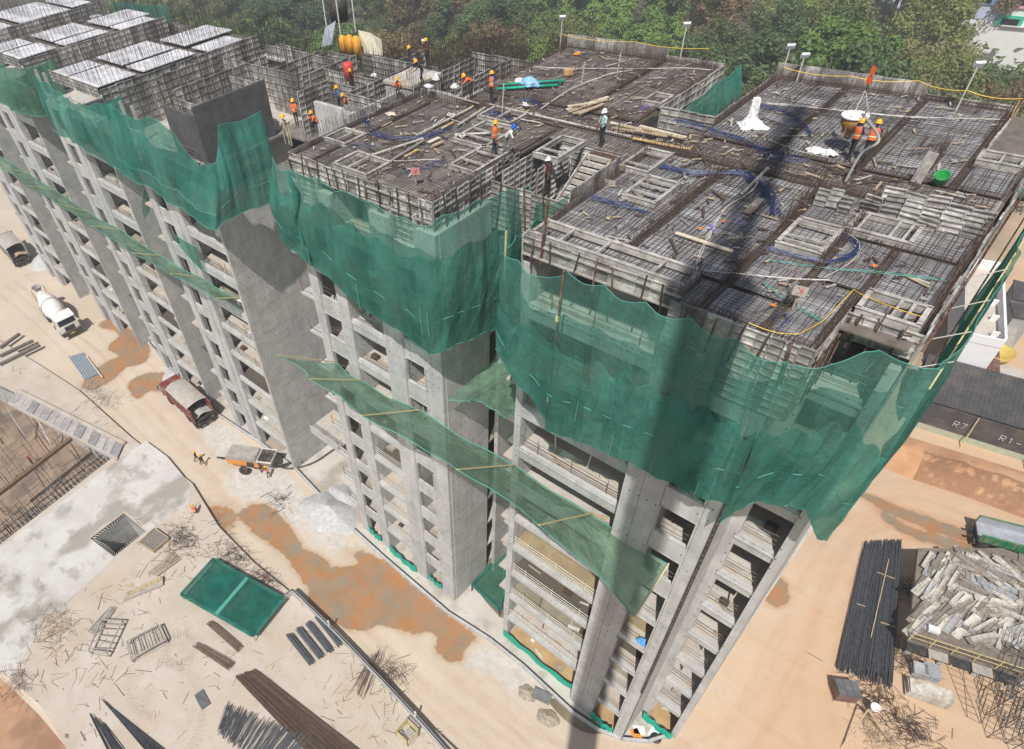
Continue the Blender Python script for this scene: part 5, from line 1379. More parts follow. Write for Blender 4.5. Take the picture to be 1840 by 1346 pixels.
bundle('white hose crossing the near wing deck to the right', [(1283, 403), (1252, 465), (1259, 483), (1324, 494), (1420, 502), (1490, 505)], 2, hosew, .026, .05, 'hose', 'hose')
bundle('pale hose curving over the rear middle deck', [(971, 196), (1041, 155), (1101, 133), (1134, 127)], 2, hosew, .035, .06, 'hose', 'hose')
bundle('straight white hose across the rear middle deck', [(960, 121), (1123, 124), (1281, 127)], 1, hosew, .035, .02, 'hose', 'hose')
bundle('white hose across the rear right deck behind the bucket', [(1380, 187), (1510, 199), (1630, 210), (1805, 216)], 2, hosew, .03, .05, 'hose', 'hose')
bundle('white hose below the white bags', [(1380, 250), (1430, 270), (1490, 285)], 1, hosew, .03, .03, 'hose', 'hose')
bundle('pale hose joining the middle deck pipes', [(668, 285), (700, 290), (760, 288), (790, 287)], 1, hosew, .03, .03, 'hose', 'hose')
bundle('white hose near the right form frames', [(1480, 500), (1530, 470), (1545, 440), (1520, 420)], 2, hosew, .022, .04, 'hose', 'hose')
bundle('teal rope crossing the near wing deck', [(1380, 467), (1482, 482), (1568, 490), (1701, 506)], 2, tealrope, .02, .04, 'rope', 'rope')
bundle('teal rope slanting to the front right corner', [(1368, 505), (1400, 532), (1476, 578)], 2, tealrope, .02, .04, 'rope', 'rope')
for i, pts in enumerate(([(1095, 393), (1110, 380), (1100, 372), (1080, 370)], [(1095, 393), (1120, 388), (1140, 365)], [(1570, 478), (1590, 500), (1640, 520)], [(1540, 450), (1560, 460), (1570, 478), (1640, 482)], [(1390, 549), (1385, 530), (1350, 515)], [(1390, 549), (1360, 560), (1320, 555)], [(1530, 430), (1620, 470), (1690, 505)], [(1390, 549), (1415, 535), (1416, 510)], [(1640, 330), (1680, 318), (1720, 330), (1740, 360)], [(1600, 215), (1640, 230), (1660, 215), (1720, 205)], [(1300, 440), (1340, 452), (1400, 470)])):
    bundle(['black cable looping from the left junction star', 'black cable running back from the left junction star', 'black cable below the right orange junction box', 'black cable through the right orange junction box', 'black cable looping behind the front orange junction box', 'black cable curving left of the front orange junction box', 'long black cable slanting over the right deck', 'black cable rising from the front orange junction box', 'black cable near the green bucket', 'black cable right of the concrete bucket', 'black cable past the single plank'][i], pts, 1, blackhose, .022, .01, 'cable', 'cable', h=.14)
orangep = simple('orange_plastic', (.85, .25, .03), .5, 0, .1, 5)
def junction(label, px, py, mat):
    c = D(px, py, .14); t = thing('junction_box', label, 'junction box', c)
    m = MB(); m.lathe([(.001, .06), (.05, .05), (.055, 0)], 8, Matrix.Translation(c)); part('box', m, mat, t)
    for k in range(5):
        a = k*1.26; m = MB(); m.bar(c+Vector((0, 0, .03)), c+Vector((math.cos(a)*.11, math.sin(a)*.11, .03)), .025, .025); part('spout', m, mat, t)
junction('pale junction star on the near deck front left', 1093, 393, bamboo); junction('orange junction box on the right of the near deck', 1570, 478, orangep)
junction('orange junction box near the front right corner', 1389, 549, orangep); junction('orange junction box beside the single plank', 1258, 411, orangep); junction('orange junction box by the white hose pair', 1300, 398, orangep)
junction('small orange junction box near the rear bucket crew', 1724, 208, bamboo)
# wire spacers, scraps, bags
def spacers(label, px, py, n, mat, s=.22, spread=.4):
    s *= .62; spread *= .7
    c = D(px, py, .15); t = thing('spacer_pile', label, 'spacers', c); rr = random.Random(px)
    for i in range(n):
        p = c+Vector((rr.gauss(0, spread), rr.gauss(0, spread), .05+rr.uniform(0, .15))); q = Matrix.Translation(p) @ Matrix.Rotation(rr.uniform(0, 6), 4, 'Z') @ Matrix.Rotation(rr.uniform(-1, 1), 4, 'X')
        m = MB(); cs = [q @ Vector(v) for v in ((-s, 0, 0), (0, s*.8, 0), (s, 0, 0), (0, -s*.8, 0))]
        for k in range(4): m.bar(cs[k], cs[(k+1) % 4], .03, .03)
        m.bar(cs[0], cs[2], .025, .025); part('spacer', m, mat, t)
spacers('two white diamond spacers in front of the short pale pipe', 833, 248, 2, white, .28, .15); spacers('white spacer pile beside the short dark mouthed pipe', 945, 192, 5, white, .2, .22)
spacers('white spacers between the yellowed pipes', 815, 211, 3, white, .25, .25); spacers('purple spacer strips on the rear middle deck', 1160, 196, 7, simple('purple_plastic', (.22, .14, .5), .5), .13, .35)
spacers('purple spacer scraps by the white hose pair', 1280, 415, 4, MATS['purple_plastic'], .12, .2); spacers('purple spacer scraps on the near deck middle', 1325, 398, 4, MATS['purple_plastic'], .12, .25)
def crumple(name, label, c, sx, sy, sz, mat, cat, seed=1, n=18, m_=9, sharp=.35):
    if c.z > 30 and cat != 'tarpaulin': sx *= .72; sy *= .72; sz *= .6
    rr = random.Random(seed); mb = MB(); g = []
    off = [(rr.uniform(0, 6), rr.randint(2, 5)) for _ in range(4)]
    for j in range(m_):
        v = j/(m_-1); row = []
        for i in range(n):
            a = 2*math.pi*i/n; rr_ = math.sin(math.pi*(.5+.5*v)) if v > .02 else 1
            k = 1+sharp*(.5*math.sin(a*off[0][1]+off[0][0]+v*2)+.35*math.sin(a*off[1][1]*2+off[1][0]-v*3)+.3*rr.uniform(-1, 1))
            rad = math.cos(v*math.pi/2)**.7*k
            row.append(Vector(c)+Vector((sx*rad*math.cos(a), sy*rad*math.sin(a), sz*v*(1+.12*rr.uniform(-1, 1)))))
        row.append(row[0]); g.append(row)
    mb.sheet(g); return single(name, mb, mat, label, cat, smooth=False, base=tuple(c))
crumple('white_bag', 'left of two white bags beside the bucket crew', D(1466, 272, .1), .6, .35, .35, whitesheet, 'bag', 2); crumple('white_bag', 'right of two white bags beside the bucket crew', D(1488, 276, .1), .5, .35, .35, whitesheet, 'bag', 3)
crumple('white_bag', 'crumpled white bag on the rear deck behind the bent worker', D(783, 143, .1), .35, .3, .7, whitesheet, 'bag', 4); crumple('white_bag', 'small white bag left of the bent worker', D(817, 157, .1), .35, .3, .4, whitesheet, 'bag', 5)
crumple('white_bag', 'torn white bag beside the man bending at the form table', D(770, 155, .1), .55, .3, .25, whitesheet, 'bag', 6); crumple('white_bag', 'white bag on the green pipe bundle', D(934, 146, .35), .5, .3, .35, whitesheet, 'bag', 7)
crumple('gravel_heap', 'small beige rubble heap on the middle deck', D(702, 205, .1), .5, .35, .18, MATS['pale_timber'], 'rubble', 8); crumple('red_bag', 'small orange bag near the rear deck edge', D(1037, 97, .1), .3, .3, .25, orangep, 'bag', 9)
crumple('white_bag', 'white bag on the wall behind the red drum', G(672, 136, 36.9), .35, .3, .35, whitesheet, 'bag', 17)
# tall white plastic sheet draped over bars
c = D(1346, 228, .05); m = MB(); g = []
for j in range(14):
    v = j/13; row = []
    for i in range(24):
        a = 2*math.pi*i/24; k = 1+.22*math.sin(3*a+v*3)+.14*math.sin(7*a-2*v)+.22*random.Random(i*31+j*7).uniform(-1, 1)
        rad = .5*(.34+.75*max(0, 1-v*2.4)**1.6)*(1-.25*max(0, v-.75)*4*.9)*k
        row.append(c+Vector((math.cos(a)*rad*1.15+.9*max(0, .3-v)*max(0, math.cos(a-.3)), math.sin(a)*rad*.8, v*1.45)))
    row.append(row[0]); g.append(row)
g.append([c+Vector((-.02, 0, 1.48))]*25); m.sheet(g)
single('draped_sheet', m, whitesheet, 'tall white plastic sheet draped like a cloak over bars by the rear gap', 'plastic sheet', smooth=False, base=tuple(c))
# green pipe bundle with blue plastic
a = D(898, 157, .2); b = D(1003, 149, .2); t = thing('pipe_bundle', 'green and dark pipe bundle with a blue plastic sheet over it', 'pipes', (a+b)/2)
for k in range(6):
    o = Vector((0, .12*k-.3, .08*(k % 2))); m = MB(); m.tube([a+o, b+o+Vector((.2, 0, 0))], .08, 7); part('pipe', m, [gbright, blackhose, gbright, simple('dark_green_pipe', (.02, .16, .11), .5), blackhose, gbright][k], t, smooth=True)
crumple('blue_sheet', 'light blue plastic sheet thrown over the green pipe bundle', D(952, 152, .3), .9, .5, .8, simple('light_blue_plastic', (.28, .50, .78), .45, 0, .2, 4), 'plastic sheet', 11)
m = MB(); m.box(-.27, .27, -.2, .2, 0, .32, Matrix.Translation(D(1021, 134, .1)) @ Matrix.Rotation(.5, 4, 'Z')); m.box(-.27, .27, .21, .36, .22, .25, Matrix.Translation(D(1021, 134, .1)) @ Matrix.Rotation(.5, 4, 'Z') @ Matrix.Rotation(-.5, 4, 'X'))
single('cardboard_box', m, simple('cardboard', (.52, .31, .12), .85, 0, .2, 4), 'brown cardboard box on the rear middle deck', 'box')
m = MB(); c = D(1687, 330, .1); m.lathe([(.18, 0), (.26, .55), (.28, .56), (.25, .5), (.17, .03)], 14, Matrix.Translation(c) @ Matrix.Rotation(.5, 4, 'X')); single('plastic_bucket', m, simple('green_bucket', (.03, .36, .09), .45), 'green plastic bucket tipped on the right near deck', 'bucket', smooth=True)
m = MB(); c = D(1645, 328, .1); m.bar(c, c+Vector((.1, .1, 1.3)), .4, .06); single('form_panel_loose', m, alu_lt, 'pale form panel standing upright left of the green bucket', 'form panel')
m = MB(); m.lathe([(.3, 0), (.34, .6), (.36, 1.1), (.3, 1.15)], 14, Matrix.Translation(G(628, 143, 36.9))); single('red_drum', m, simple('red_drum', (.62, .06, .05), .5, 0, .15, 3), 'red drum held up between the grey walls', 'drum', smooth=True)
# signs on sticks
def sign(label, bx, by, letter, boardc, h):
    b = D(bx, by, .05); t = thing('sign_board', label, 'sign', b)
    m = MB(); m.bar(b, b+Vector((0, 0, h)), .06, .06); part('stick', m, wood, t)
    f = Vector((b.x, b.y, 0)).normalized(); n = -f; rgt = Vector((f.y, -f.x, 0)); c = b+Vector((0, 0, h+.05))+n*.05
    q = Matrix(((rgt.x, n.x, 0, c.x), (rgt.y, n.y, 0, c.y), (0, 0, 1, c.z), (0, 0, 0, 1))) @ Matrix.Rotation(.5, 4, 'X')
    m = MB(); m.box(-.22, .22, -.01, .01, -.17, .17, q); bo = part('board', m, boardc, t)
    red = simple('red_paint', (.5, .05, .03), .7, 0, .15, 4)
    m = MB()
    q2 = q @ Matrix.Translation((0, .014, 0))
    if letter == 'K':
        for x0, z0, x1, z1 in ((.07, -.12, .07, .12), (.06, 0, -.09, .12), (.06, 0, -.09, -.12)):
            m.bar(q2 @ Vector((x0, 0, z0)), q2 @ Vector((x1, 0, z1)), .035, .01)
    else:
        for x0, z0, x1, z1 in ((-.06, -.08, .06, .08), (-.06, .08, .06, -.08)): m.bar(q2 @ Vector((x0, 0, z0)), q2 @ Vector((x1, 0, z1)), .07, .01)
    part('letter', m, red, bo)
sign('sign board with a red letter K on a stick at the near deck front', 1424, 556, 'K', simple('grey_board', (.30, .29, .27), .8), .75)
sign('reddish sign board on a wooden stick at the middle deck front', 748, 333, 'x', simple('pink_board', (.34, .15, .14), .8), .7)
# tape and rope lines with their posts
def tapeline(label, pts, posts, mat, r=.03, sag=.15):
    L = [Vector(p) for p in pts]; t = thing('barrier_tape', label, 'tape', L[0]); q = []; r *= .5
    for a, b in zip(L[:-1], L[1:]):
        for i in range(10): u = i/10; q.append(a.lerp(b, u)-Vector((0, 0, sag*4*u*(1-u))))
    q.append(L[-1]); m = MB(); m.tube(q, r, 4, False); part('line', m, mat, t)
    for p in posts:
        m = MB(); m.bar((p.x, p.y, ZD), p, .05, .05); part('post', m, rustred, t)
T1 = [G(1010, 62, ZD+1.2), G(1140, 75, ZD+1.2), G(1275, 87, ZD+1.2)]; tapeline('yellow tape line behind the rear middle deck', T1, T1, yellowtape)
T2 = [G(1408, 121, ZD+1.1), G(1530, 137, ZD+1.1), G(1651, 145, ZD+1.1), G(1740, 163, ZD+1.1), G(1838, 177, ZD+1.1)]; tapeline('yellow tape line behind the rear right deck', T2, [T2[0], T2[2], T2[4]], yellowtape, .035)
T3 = [D(1345, 580, .3), D(1395, 598, .25), D(1435, 600, .25), D(1477, 578, .2), D(1534, 520, .9), D(1551, 530, .5), D(1600, 550, .4), D(1657, 569, .35)]; tapeline('orange yellow rope at the front right corner of the near deck', T3, [], yellowtape, .028, .02)
T4 = [D(1832, 180, 1.0), D(1818, 210, .3)]; tapeline('yellow tape end hanging at the rear right corner', T4, [], yellowtape, .03, .1)
# floodlights on poles
lamp_w = simple('lamp_housing', (.80, .80, .78), .4, 0, .05, 3)
def flood(label, bx, by, tx, ty, z=ZD+.3):
    b = G(bx, by, z); d = ray(tx, ty); # vertical pole: find height where the top shows at ty
    h = 1.0
    while h < 6 and PJ(b+Vector((0, 0, h)))[1] > ty: h += .05
    t = thing('floodlight', label, 'floodlight', b); tp = b+Vector((0, 0, h))
    m = MB(); m.bar(b-Vector((0, 0, .4)), tp, .055, .055); part('pole', m, railw, t)
    q = Matrix.Translation(tp+Vector((0, 0, .1))) @ Matrix.Rotation(.6, 4, 'Z') @ Matrix.Rotation(.5, 4, 'X')
    m = MB(); m.box(-.21, .21, -.06, .06, -.12, .16, q); hd = part('lamp_head', m, lamp_w, t)
    m = MB(); m.box(-.18, .18, -.08, -.061, -.09, .13, q); part('lens', m, simple('lamp_glass', (.62, .65, .66), .2), hd)
    m = MB(); m.box(-.24, .24, -.03, .03, -.16, -.125, q); part('bracket', m, darksteel, t)
flood('floodlight on a pole at the left end of the rear middle deck', 1007, 78, 1012, 36); flood('floodlight on a pole near the middle of the rear tape line', 1222, 105, 1227, 48)
flood('floodlight on a pole at the rear gap beside the right deck', 1407, 128, 1418, 88); flood('floodlight on a pole at the rear right deck edge', 1722, 190, 1738, 121)
flood('small floodlight behind the workers at the form table', 765, 108, 762, 78); flood('small lamp on the rear right tape line', 1434, 138, 1437, 128)
# thin white poles standing in the deck
for i, (bx, by, ty) in enumerate(((1105, 156, 96), (902, 205, 150), (1045, 150, 112), (743, 165, 122))):
    b = D(bx, by); h = .5
    while h < 5 and PJ(b+Vector((0, 0, h)))[1] > ty: h += .05
    m = MB(); m.bar(b, b+Vector((.08, 0, h)), .045, .045); single('standing_pole', m, railw, ['white pole standing in the rear middle deck', 'thin pole standing beside the orange vested worker', 'thin pole standing near the cardboard box', 'white pole beside the form table'][i], 'pole')
b = D(1109, 247); m = MB(); m.bar(b, b+Vector((0, 0, 1.7)), .04, .04); single('standing_pole', m, rustred, 'thin red pole standing right of the man in mint shirt', 'pole')
b = G(518, 262, 37.3)+Vector((.25, .1, 0)); m = MB(); m.bar(b, b+Vector((.05, 0, 1.3)), .05, .05); single('standing_pole', m, bamboo, 'pole gripped by the worker in beige', 'pole')

# concrete bucket on the crane hook
bc = G(1537, 207, ZD+1.75); bk_ = thing('concrete_bucket', 'concrete bucket with a white top hanging over the rear right deck', 'bucket', (bc.x, bc.y, ZD+.9))
def lat(prof, mat, nm, n=20, parent=bk_):
    m = MB(); m.lathe([(r_*.5, .35+z_*.5) for r_, z_ in prof], n, Matrix.Translation((bc.x, bc.y, ZD))); return part(nm, m, mat, parent, smooth=True)
ochre = simple('ochre_paint', (.30, .15, .025), .7, 0, .3, 3, dirt=(.30, .25, .2))
lat([(1.0, 2.62), (1.12, 2.72), (1.12, 2.86), (1.03, 2.86), (.98, 2.72), (.2, 2.68)], lamp_w, 'rim'); lat([(.3, 1.05), (.95, 2.1), (1.0, 2.62)], ochre, 'cone'); lat([(.22, .75), (.3, 1.05)], darksteel, 'chute')
for k in range(3):
    a = k*2.09+.4; m = MB(); m.bar((bc.x+math.cos(a)*.48, bc.y+math.sin(a)*.48, ZD+1.6), (bc.x+math.cos(a)*.4, bc.y+math.sin(a)*.4, ZD+.8), .05, .05); part('leg', m, ochre, bk_)
hk = Vector((bc.x, bc.y, ZD+2.85))
for a in (0.5, 2.6, 4.7):
    m = MB(); m.tri((bc.x+math.cos(a)*.52, bc.y+math.sin(a)*.52, ZD+1.78), hk, .015); part('sling', m, railw, bk_)
hb = thing('hook_block', 'red crane hook block on its cables above the concrete bucket', 'crane hook', hk)
m = MB(); m.tube([hk+Vector((0, 0, -.05)), hk+Vector((.06, 0, .05)), hk+Vector((.05, 0, .17)), hk+Vector((0, 0, .25))], .03, 6); part('hook', m, darksteel, hb)
redm = simple('hook_red', (.62, .10, .02), .5, 0, .15, 4)
m = MB(); m.box(hk.x-.1, hk.x+.1, hk.y-.05, hk.y+.05, hk.z+.25, hk.z+.55); part('block', m, redm, hb); m = MB(); m.box(hk.x-.08, hk.x+.08, hk.y-.07, hk.y+.07, hk.z+.62, hk.z+.95); part('weight', m, redm, hb)
m = MB(); m.bar((hk.x, hk.y, hk.z+.5), (hk.x, hk.y, hk.z+1.3), .04, .04); part('link', m, darksteel, hb)
for s in (-.07, .07):
    m = MB(); m.tri((hk.x+s, hk.y, hk.z+.95), (hk.x+s*1.5, hk.y, 90), .02); part('cable', m, darksteel, hb)
m = MB(); q = G(1549, 291, ZD+1.1); m.tube(smooth_line([Vector((bc.x+.3, bc.y-.2, ZD+1.9)), q+Vector((.2, .3, .9)), q+Vector((-.2, .2, .2)), q+Vector((-.3, 0, -1.0))]), .06, 6); single('vibrator_hose', m, simple('grey_hose', (.36, .35, .33), .6), 'grey hose held by the bucket crew', 'hose', smooth=True)
# things at the rear left: orange tarpaulin, sheets, tank
c = G(632, 100, 36.0); t = thing('covered_drums', 'cluster of orange covered drums at the rear left near the trees', 'drums', c)
for k in range(5):
    p = c+Vector((-.9+.42*k, .35*(k % 2), 0)); m = MB(); m.lathe([(.34, 0), (.36, .9), (.33, 1.25), (.2, 1.42), (.03, 1.46)], 11, Matrix.Translation(p)); part('drum', m, simple('orange_tarp', (.74, .34, .03), .6, 0, .25, 2), t, smooth=True)
m = MB(); a = G(648, 92, 36.2); b = G(688, 100, 36.2); m.sheet([[a+Vector((0, 0, 1.6)), a.lerp(b, .5)+Vector((0, .1, 1.5)), b+Vector((0, 0, 1.2))], [a, a.lerp(b, .5)+Vector((0, -.2, 0)), b]]); single('pale_screen', m, simple('cream_sheet', (.66, .62, .48), .7, 0, .15, 2), 'cream sheet screen right of the orange drums', 'screen')
m = MB(); a = G(597, 85, 36.6); m.sheet([[a+Vector((-.6, 0, 1.4)), a+Vector((.6, .3, 2.0))], [a+Vector((-1.0, -.4, 0)), a+Vector((.2, -.2, .3))]]); single('grey_sheet', m, simple('blue_grey_sheet', (.36, .42, .46), .5), 'blue grey sheet leaning left of the orange drums', 'sheet')
t = thing('water_tank', 'black water tank on a white frame behind the orange drums', 'tank', G(614, 60, 36.5)); c = G(614, 60, 36.5)
m = MB(); m.lathe([(.8, 0), (.8, 1.5), (.6, 1.8), (.25, 1.9)], 14, Matrix.Translation(c+Vector((0, 0, 1.0)))); part('tank', m, black, t, smooth=True)
for s in (-1, 1):
    for u in (-1, 1): m = MB(); m.bar(c+Vector((s*.9, u*.9, 0)), c+Vector((s*.9, u*.9, 2.9)), .07, .07); part('leg', m, white, t)
# ================================================================== vehicles (front towards +X, built about their own base)
redp = simple('truck_red', (.20, .036, .028), .5, .1, .25, 2, dirt=(.34, .24, .16)); whitep = simple('truck_white', (.78, .77, .74), .45, 0, .08, 2, dirt=(.55, .48, .40))
greyp = simple('truck_grey', (.30, .29, .27), .6, .1, .2, 2, dirt=(.38, .31, .23)); greenp = simple('truck_green', (.02, .20, .085), .5, .05, .2, 2, dirt=(.36, .27, .18))
orangept = simple('pump_orange', (.70, .27, .04), .55, 0, .2, 2, dirt=(.50, .40, .30)); glass = simple('cab_glass', (.02, .025, .03), .08, 0, .2, 2)
cement = simple('cement_grey', (.42, .40, .37), .95, 0, .3, 3, bump=.3); dustgrey = simple('dusty_metal', (.36, .335, .30), .7, .1, .3, 3, dirt=(.46, .40, .33))
def wheel(t, x, y, r=.52, w=.3):
    M = Matrix.Translation((x, y, r)) @ Matrix.Rotation(math.pi/2, 4, 'X')
    m = MB(); m.lathe([(r*.55, -w/2), (r*.95, -w/2), (r, -w*.36), (r, w*.36), (r*.95, w/2), (r*.55, w/2)], 18, M); o = part('wheel', m, black, t, smooth=False)
    m = MB(); m.lathe([(r*.18, -w*.42), (r*.56, -w*.3), (r*.56, w*.3), (r*.18, w*.42)], 12, M); part('rim', m, dustgrey, o)
def bx(t, nm, mat, *a, **k):
    m = MB(); m.box(*a); return part(nm, m, mat, t)
def cab(t, x0, x1, hw, z0, z1, mat, slope=.25):
    m = MB(); zs = z0+(z1-z0)*.5
    for s in (-1, 1): pass
    pr = [(x0, z0), (x1, z0), (x1, zs), (x1-slope, z1), (x0, z1)]
    n = len(pr); vs = [(x, -hw, z) for x, z in pr]+[(x, hw, z) for x, z in pr]
    m.add(vs, [tuple(range(n)), tuple(range(2*n-1, n-1, -1))]+[(i, i+n, (i+1) % n+n, (i+1) % n) for i in range(n)])
    c = part('cab', m, mat, t)
    d = Vector((-slope, 0, z1-zs)); nrm = Vector((d.z, 0, -d.x)).normalized()*.012; a = Vector((x1, 0, zs))
    q = [a+d*.1+nrm, a+d*.92+nrm]
    m = MB(); m.add([q[0]+Vector((0, -hw*.88, 0)), q[0]+Vector((0, hw*.88, 0)), q[1]+Vector((0, hw*.84, 0)), q[1]+Vector((0, -hw*.84, 0))], [(0, 1, 2, 3)]); part('windscreen', m, glass, c)
    for s in (-1, 1):
        m = MB(); y = s*(hw+.008); m.add([(x0+.35, y, zs+.08), (x1-.2, y, zs+.08), (x1-slope-.12, y, z1-.16), (x0+.35, y, z1-.16)], [(0, 1, 2, 3)]); part('side_window', m, glass, c)
        m = MB(); m.box(x1+.005, x1+.05, s*hw*.75-.16, s*hw*.75+.16, z0+.25, z0+.5); part('headlight', m, simple('headlight_glass', (.7, .7, .66), .15), t)
        m = MB(); m.box(x1-.15, x1-.05, s*(hw+.3)-.06, s*(hw+.3)+.06, zs+.1, zs+.6); m.bar((x1-.1, s*hw, zs+.55), (x1-.1, s*(hw+.3), zs+.55), .03, .03); part('mirror', m, black, t)
    bx(t, 'grille', black, x1+.004, x1+.03, -hw*.5, hw*.5, z0+.2, zs-.15); bx(t, 'bumper', darksteel, x1-.1, x1+.16, -hw, hw, z0-.35, z0+.12)
    return c
def chassis(t, x0, x1, axles, hw=1.0):
    m = MB()
    for s in (-1, 1): m.box(x0, x1, s*.45-.07, s*.45+.07, .75, .98)
    for x in axles: m.box(x-.08, x+.08, -hw, hw, .45, .6)
    part('chassis', m, darksteel, t)
    for x in axles:
        for s in (-1, 1): wheel(t, x, s*hw)
def mixer():
    p = Vector((-92.6, 16.1, .02)); t = thing('mixer_truck', 'white concrete mixer truck parked on the road at the left', 'mixer truck', p, rz=R(-3), local=True); t.scale = (1.16,)*3
    chassis(t, -4.2, 4.2, (3.1, -1.6, -2.9)); cab(t, 2.5, 4.5, 1.2, .95, 2.9, whitep)
    M = Matrix.Translation((-4.0, 0, 2.75)) @ Matrix.Rotation(math.pi/2+.2, 4, 'Y')
    m = MB(); m.lathe([(.45, -.1), (.62, .3), (.95, 1.2), (1.2, 2.4), (1.25, 3.6), (1.15, 4.5), (.85, 5.2), (.4, 5.5)], 24, M); dr = part('drum', m, whitep, t, smooth=True)
    m = MB(); m.lathe([(1.24, 2.9), (1.29, 3.0), (1.24, 3.1)], 24, M); part('drum_ring', m, greyp, dr, smooth=True)
    bx(t, 'rear_frame', dustgrey, -4.6, -3.8, -.7, .7, .98, 2.3)
    m = MB(); m.lathe([(.25, 0), (.6, .7), (.62, .75), (.3, .1)], 12, Matrix.Translation((-4.6, 0, 2.8))); part('hopper', m, dustgrey, t)
    m = MB(); m.add([(-4.7, -.3, 2.2), (-4.7, .3, 2.2), (-6.0, .9, 1.2), (-6.0, .4, 1.2)], [(0, 1, 2, 3)]); part('chute', m, dustgrey, t)
    for s in (-1, 1):
        m = MB(); m.bar((-4.5, s*.8, .9), (-4.5, s*.8, 3.4), .06, .06); part('ladder', m, darksteel, t)
        bx(t, 'fender', dustgrey, -3.7, -.8, s*1.0-.25, s*1.0+.25, 1.12, 1.18)
    bx(t, 'water_tank', greyp, 1.6, 2.3, -1.1, 1.1, 1.0, 1.7); bx(t, 'number_plate', yellowtape, 4.665, 4.68, -.25, .25, .72, .86)
    bx(t, 'sun_visor', whitep, 4.2, 4.5, -1.15, 1.15, 2.78, 2.86)
mixer()
def dumper(label, p, rz, body, cabm, sc=1.0, load=None, tarp=None, L=5.6, name='dump_truck', z1=2.75):
    t = thing(name, label, 'dump truck', p, rz=rz, local=True); t.scale = (sc,)*3
    chassis(t, -4.0, 3.9, (2.9, -1.5, -2.8)); cab(t, 2.35, 4.2, 1.15, .9, 2.6, cabm)
    x0, x1 = -L+1.9, 2.1; hw = 1.22; z0 = 1.15
    m = MB(); m.box(x0, x1, -hw, hw, z0, z0+.1); part('bed_floor', m, darksteel, t)
    for s in (-1, 1):
        m = MB(); m.box(x0, x1, s*hw-.05, s*hw+.05, z0+.1, z1)
        w = part('bed_side', m, body, t)
        m = MB()
        for i in range(7): x = x0+.25+(x1-x0-.5)*i/6; m.box(x-.05, x+.05, s*(hw+.05), s*(hw+.12), z0+.05, z1) if s > 0 else m.box(x-.05, x+.05, -hw-.12, -hw-.05, z0+.05, z1)
        part('rib', m, body, w, stuff=True)
        m = MB(); m.box(x0, x1, s*hw-.09, s*hw+.09, z1, z1+.09); part('top_rail', m, body, t)
    bx(t, 'bed_front', body, x1, x1+.1, -hw, hw, z0, z1+.2)
    if load: 
        m = MB(); m.sheet([[Vector((x0+.2+(x1-x0-.3)*i/8, -hw+.1+(2*hw-.2)*j/5, z0+.25+.5*math.sin(i*.7+1)*math.sin(j*.63)**2)) for i in range(9)] for j in range(6)]); part('load', m, load, t, smooth=True)
    if tarp:
        m = MB(); m.sheet([[Vector((x0+.9+(x1-x0-.8)*i/10, -hw-.03+(2*hw+.06)*j/8, z1+.1+.28*math.sin(math.pi*j/8)+.03*math.sin(i*2.1+j))) for i in range(11)] for j in range(9)]); part('tarpaulin', m, tarp, t, smooth=True)
    bx(t, 'tail_lamp', rustred, x0-.12, x0, -1.0, -.7, .8, .95); bx(t, 'tail_lamp', rustred, x0-.12, x0, .7, 1.0, .8, .95)
    bx(t, 'rear_bumper', darksteel, x0-.1, x0+.1, -1.1, 1.1, .5, .66)
    for s in (-1, 1): bx(t, 'mud_flap', black, x0+.2, x0+.23, s*1.0-.28, s*1.0+.28, .25, 1.0)
    return t
tarpg = simple('grey_tarp', (.40, .37, .335), .8, 0, .2, 1.5, dirt=(.5, .43, .35))
dumper('red dump truck with a grey tarpaulin cover and open rear', Vector((-60.2, 18.6, .02)), R(178), redp, redp, 1.06, cement, tarpg)
q = G(42, 478, 0); dumper('grey dump truck at the upper left with an open rear', Vector((q.x-4.0, q.y+.6, .02)), R(176), greyp, greyp, 1.15, wood, tarpg)
a = G(1742, 975, 0); b = G(1835, 1000, 0); an = math.atan2(b.y-a.y, b.x-a.x)
bedgrey = simple('bed_grey', (.38, .40, .44), .5, .1, .25, 2, dirt=(.3, .28, .26))
tp_ = dumper('green sided tipper truck with an empty grey bed at the right edge', a+Vector((math.cos(an)*3.0, math.sin(an)*3.0+.5, .04)), an, greenp, rustred, .9, None, None, 5.4, 'tipper_truck', 2.1)
m = MB(); m.box(-3.44, 2.05, -1.13, 1.13, 1.262, 1.3); part('bed_lining', m, bedgrey, tp_)
for s in (-1, 1): m = MB(); m.box(-3.44, 2.05, s*1.135-.025, s*1.135+.025, 1.3, 2.08); part('bed_lining', m, bedgrey, tp_)
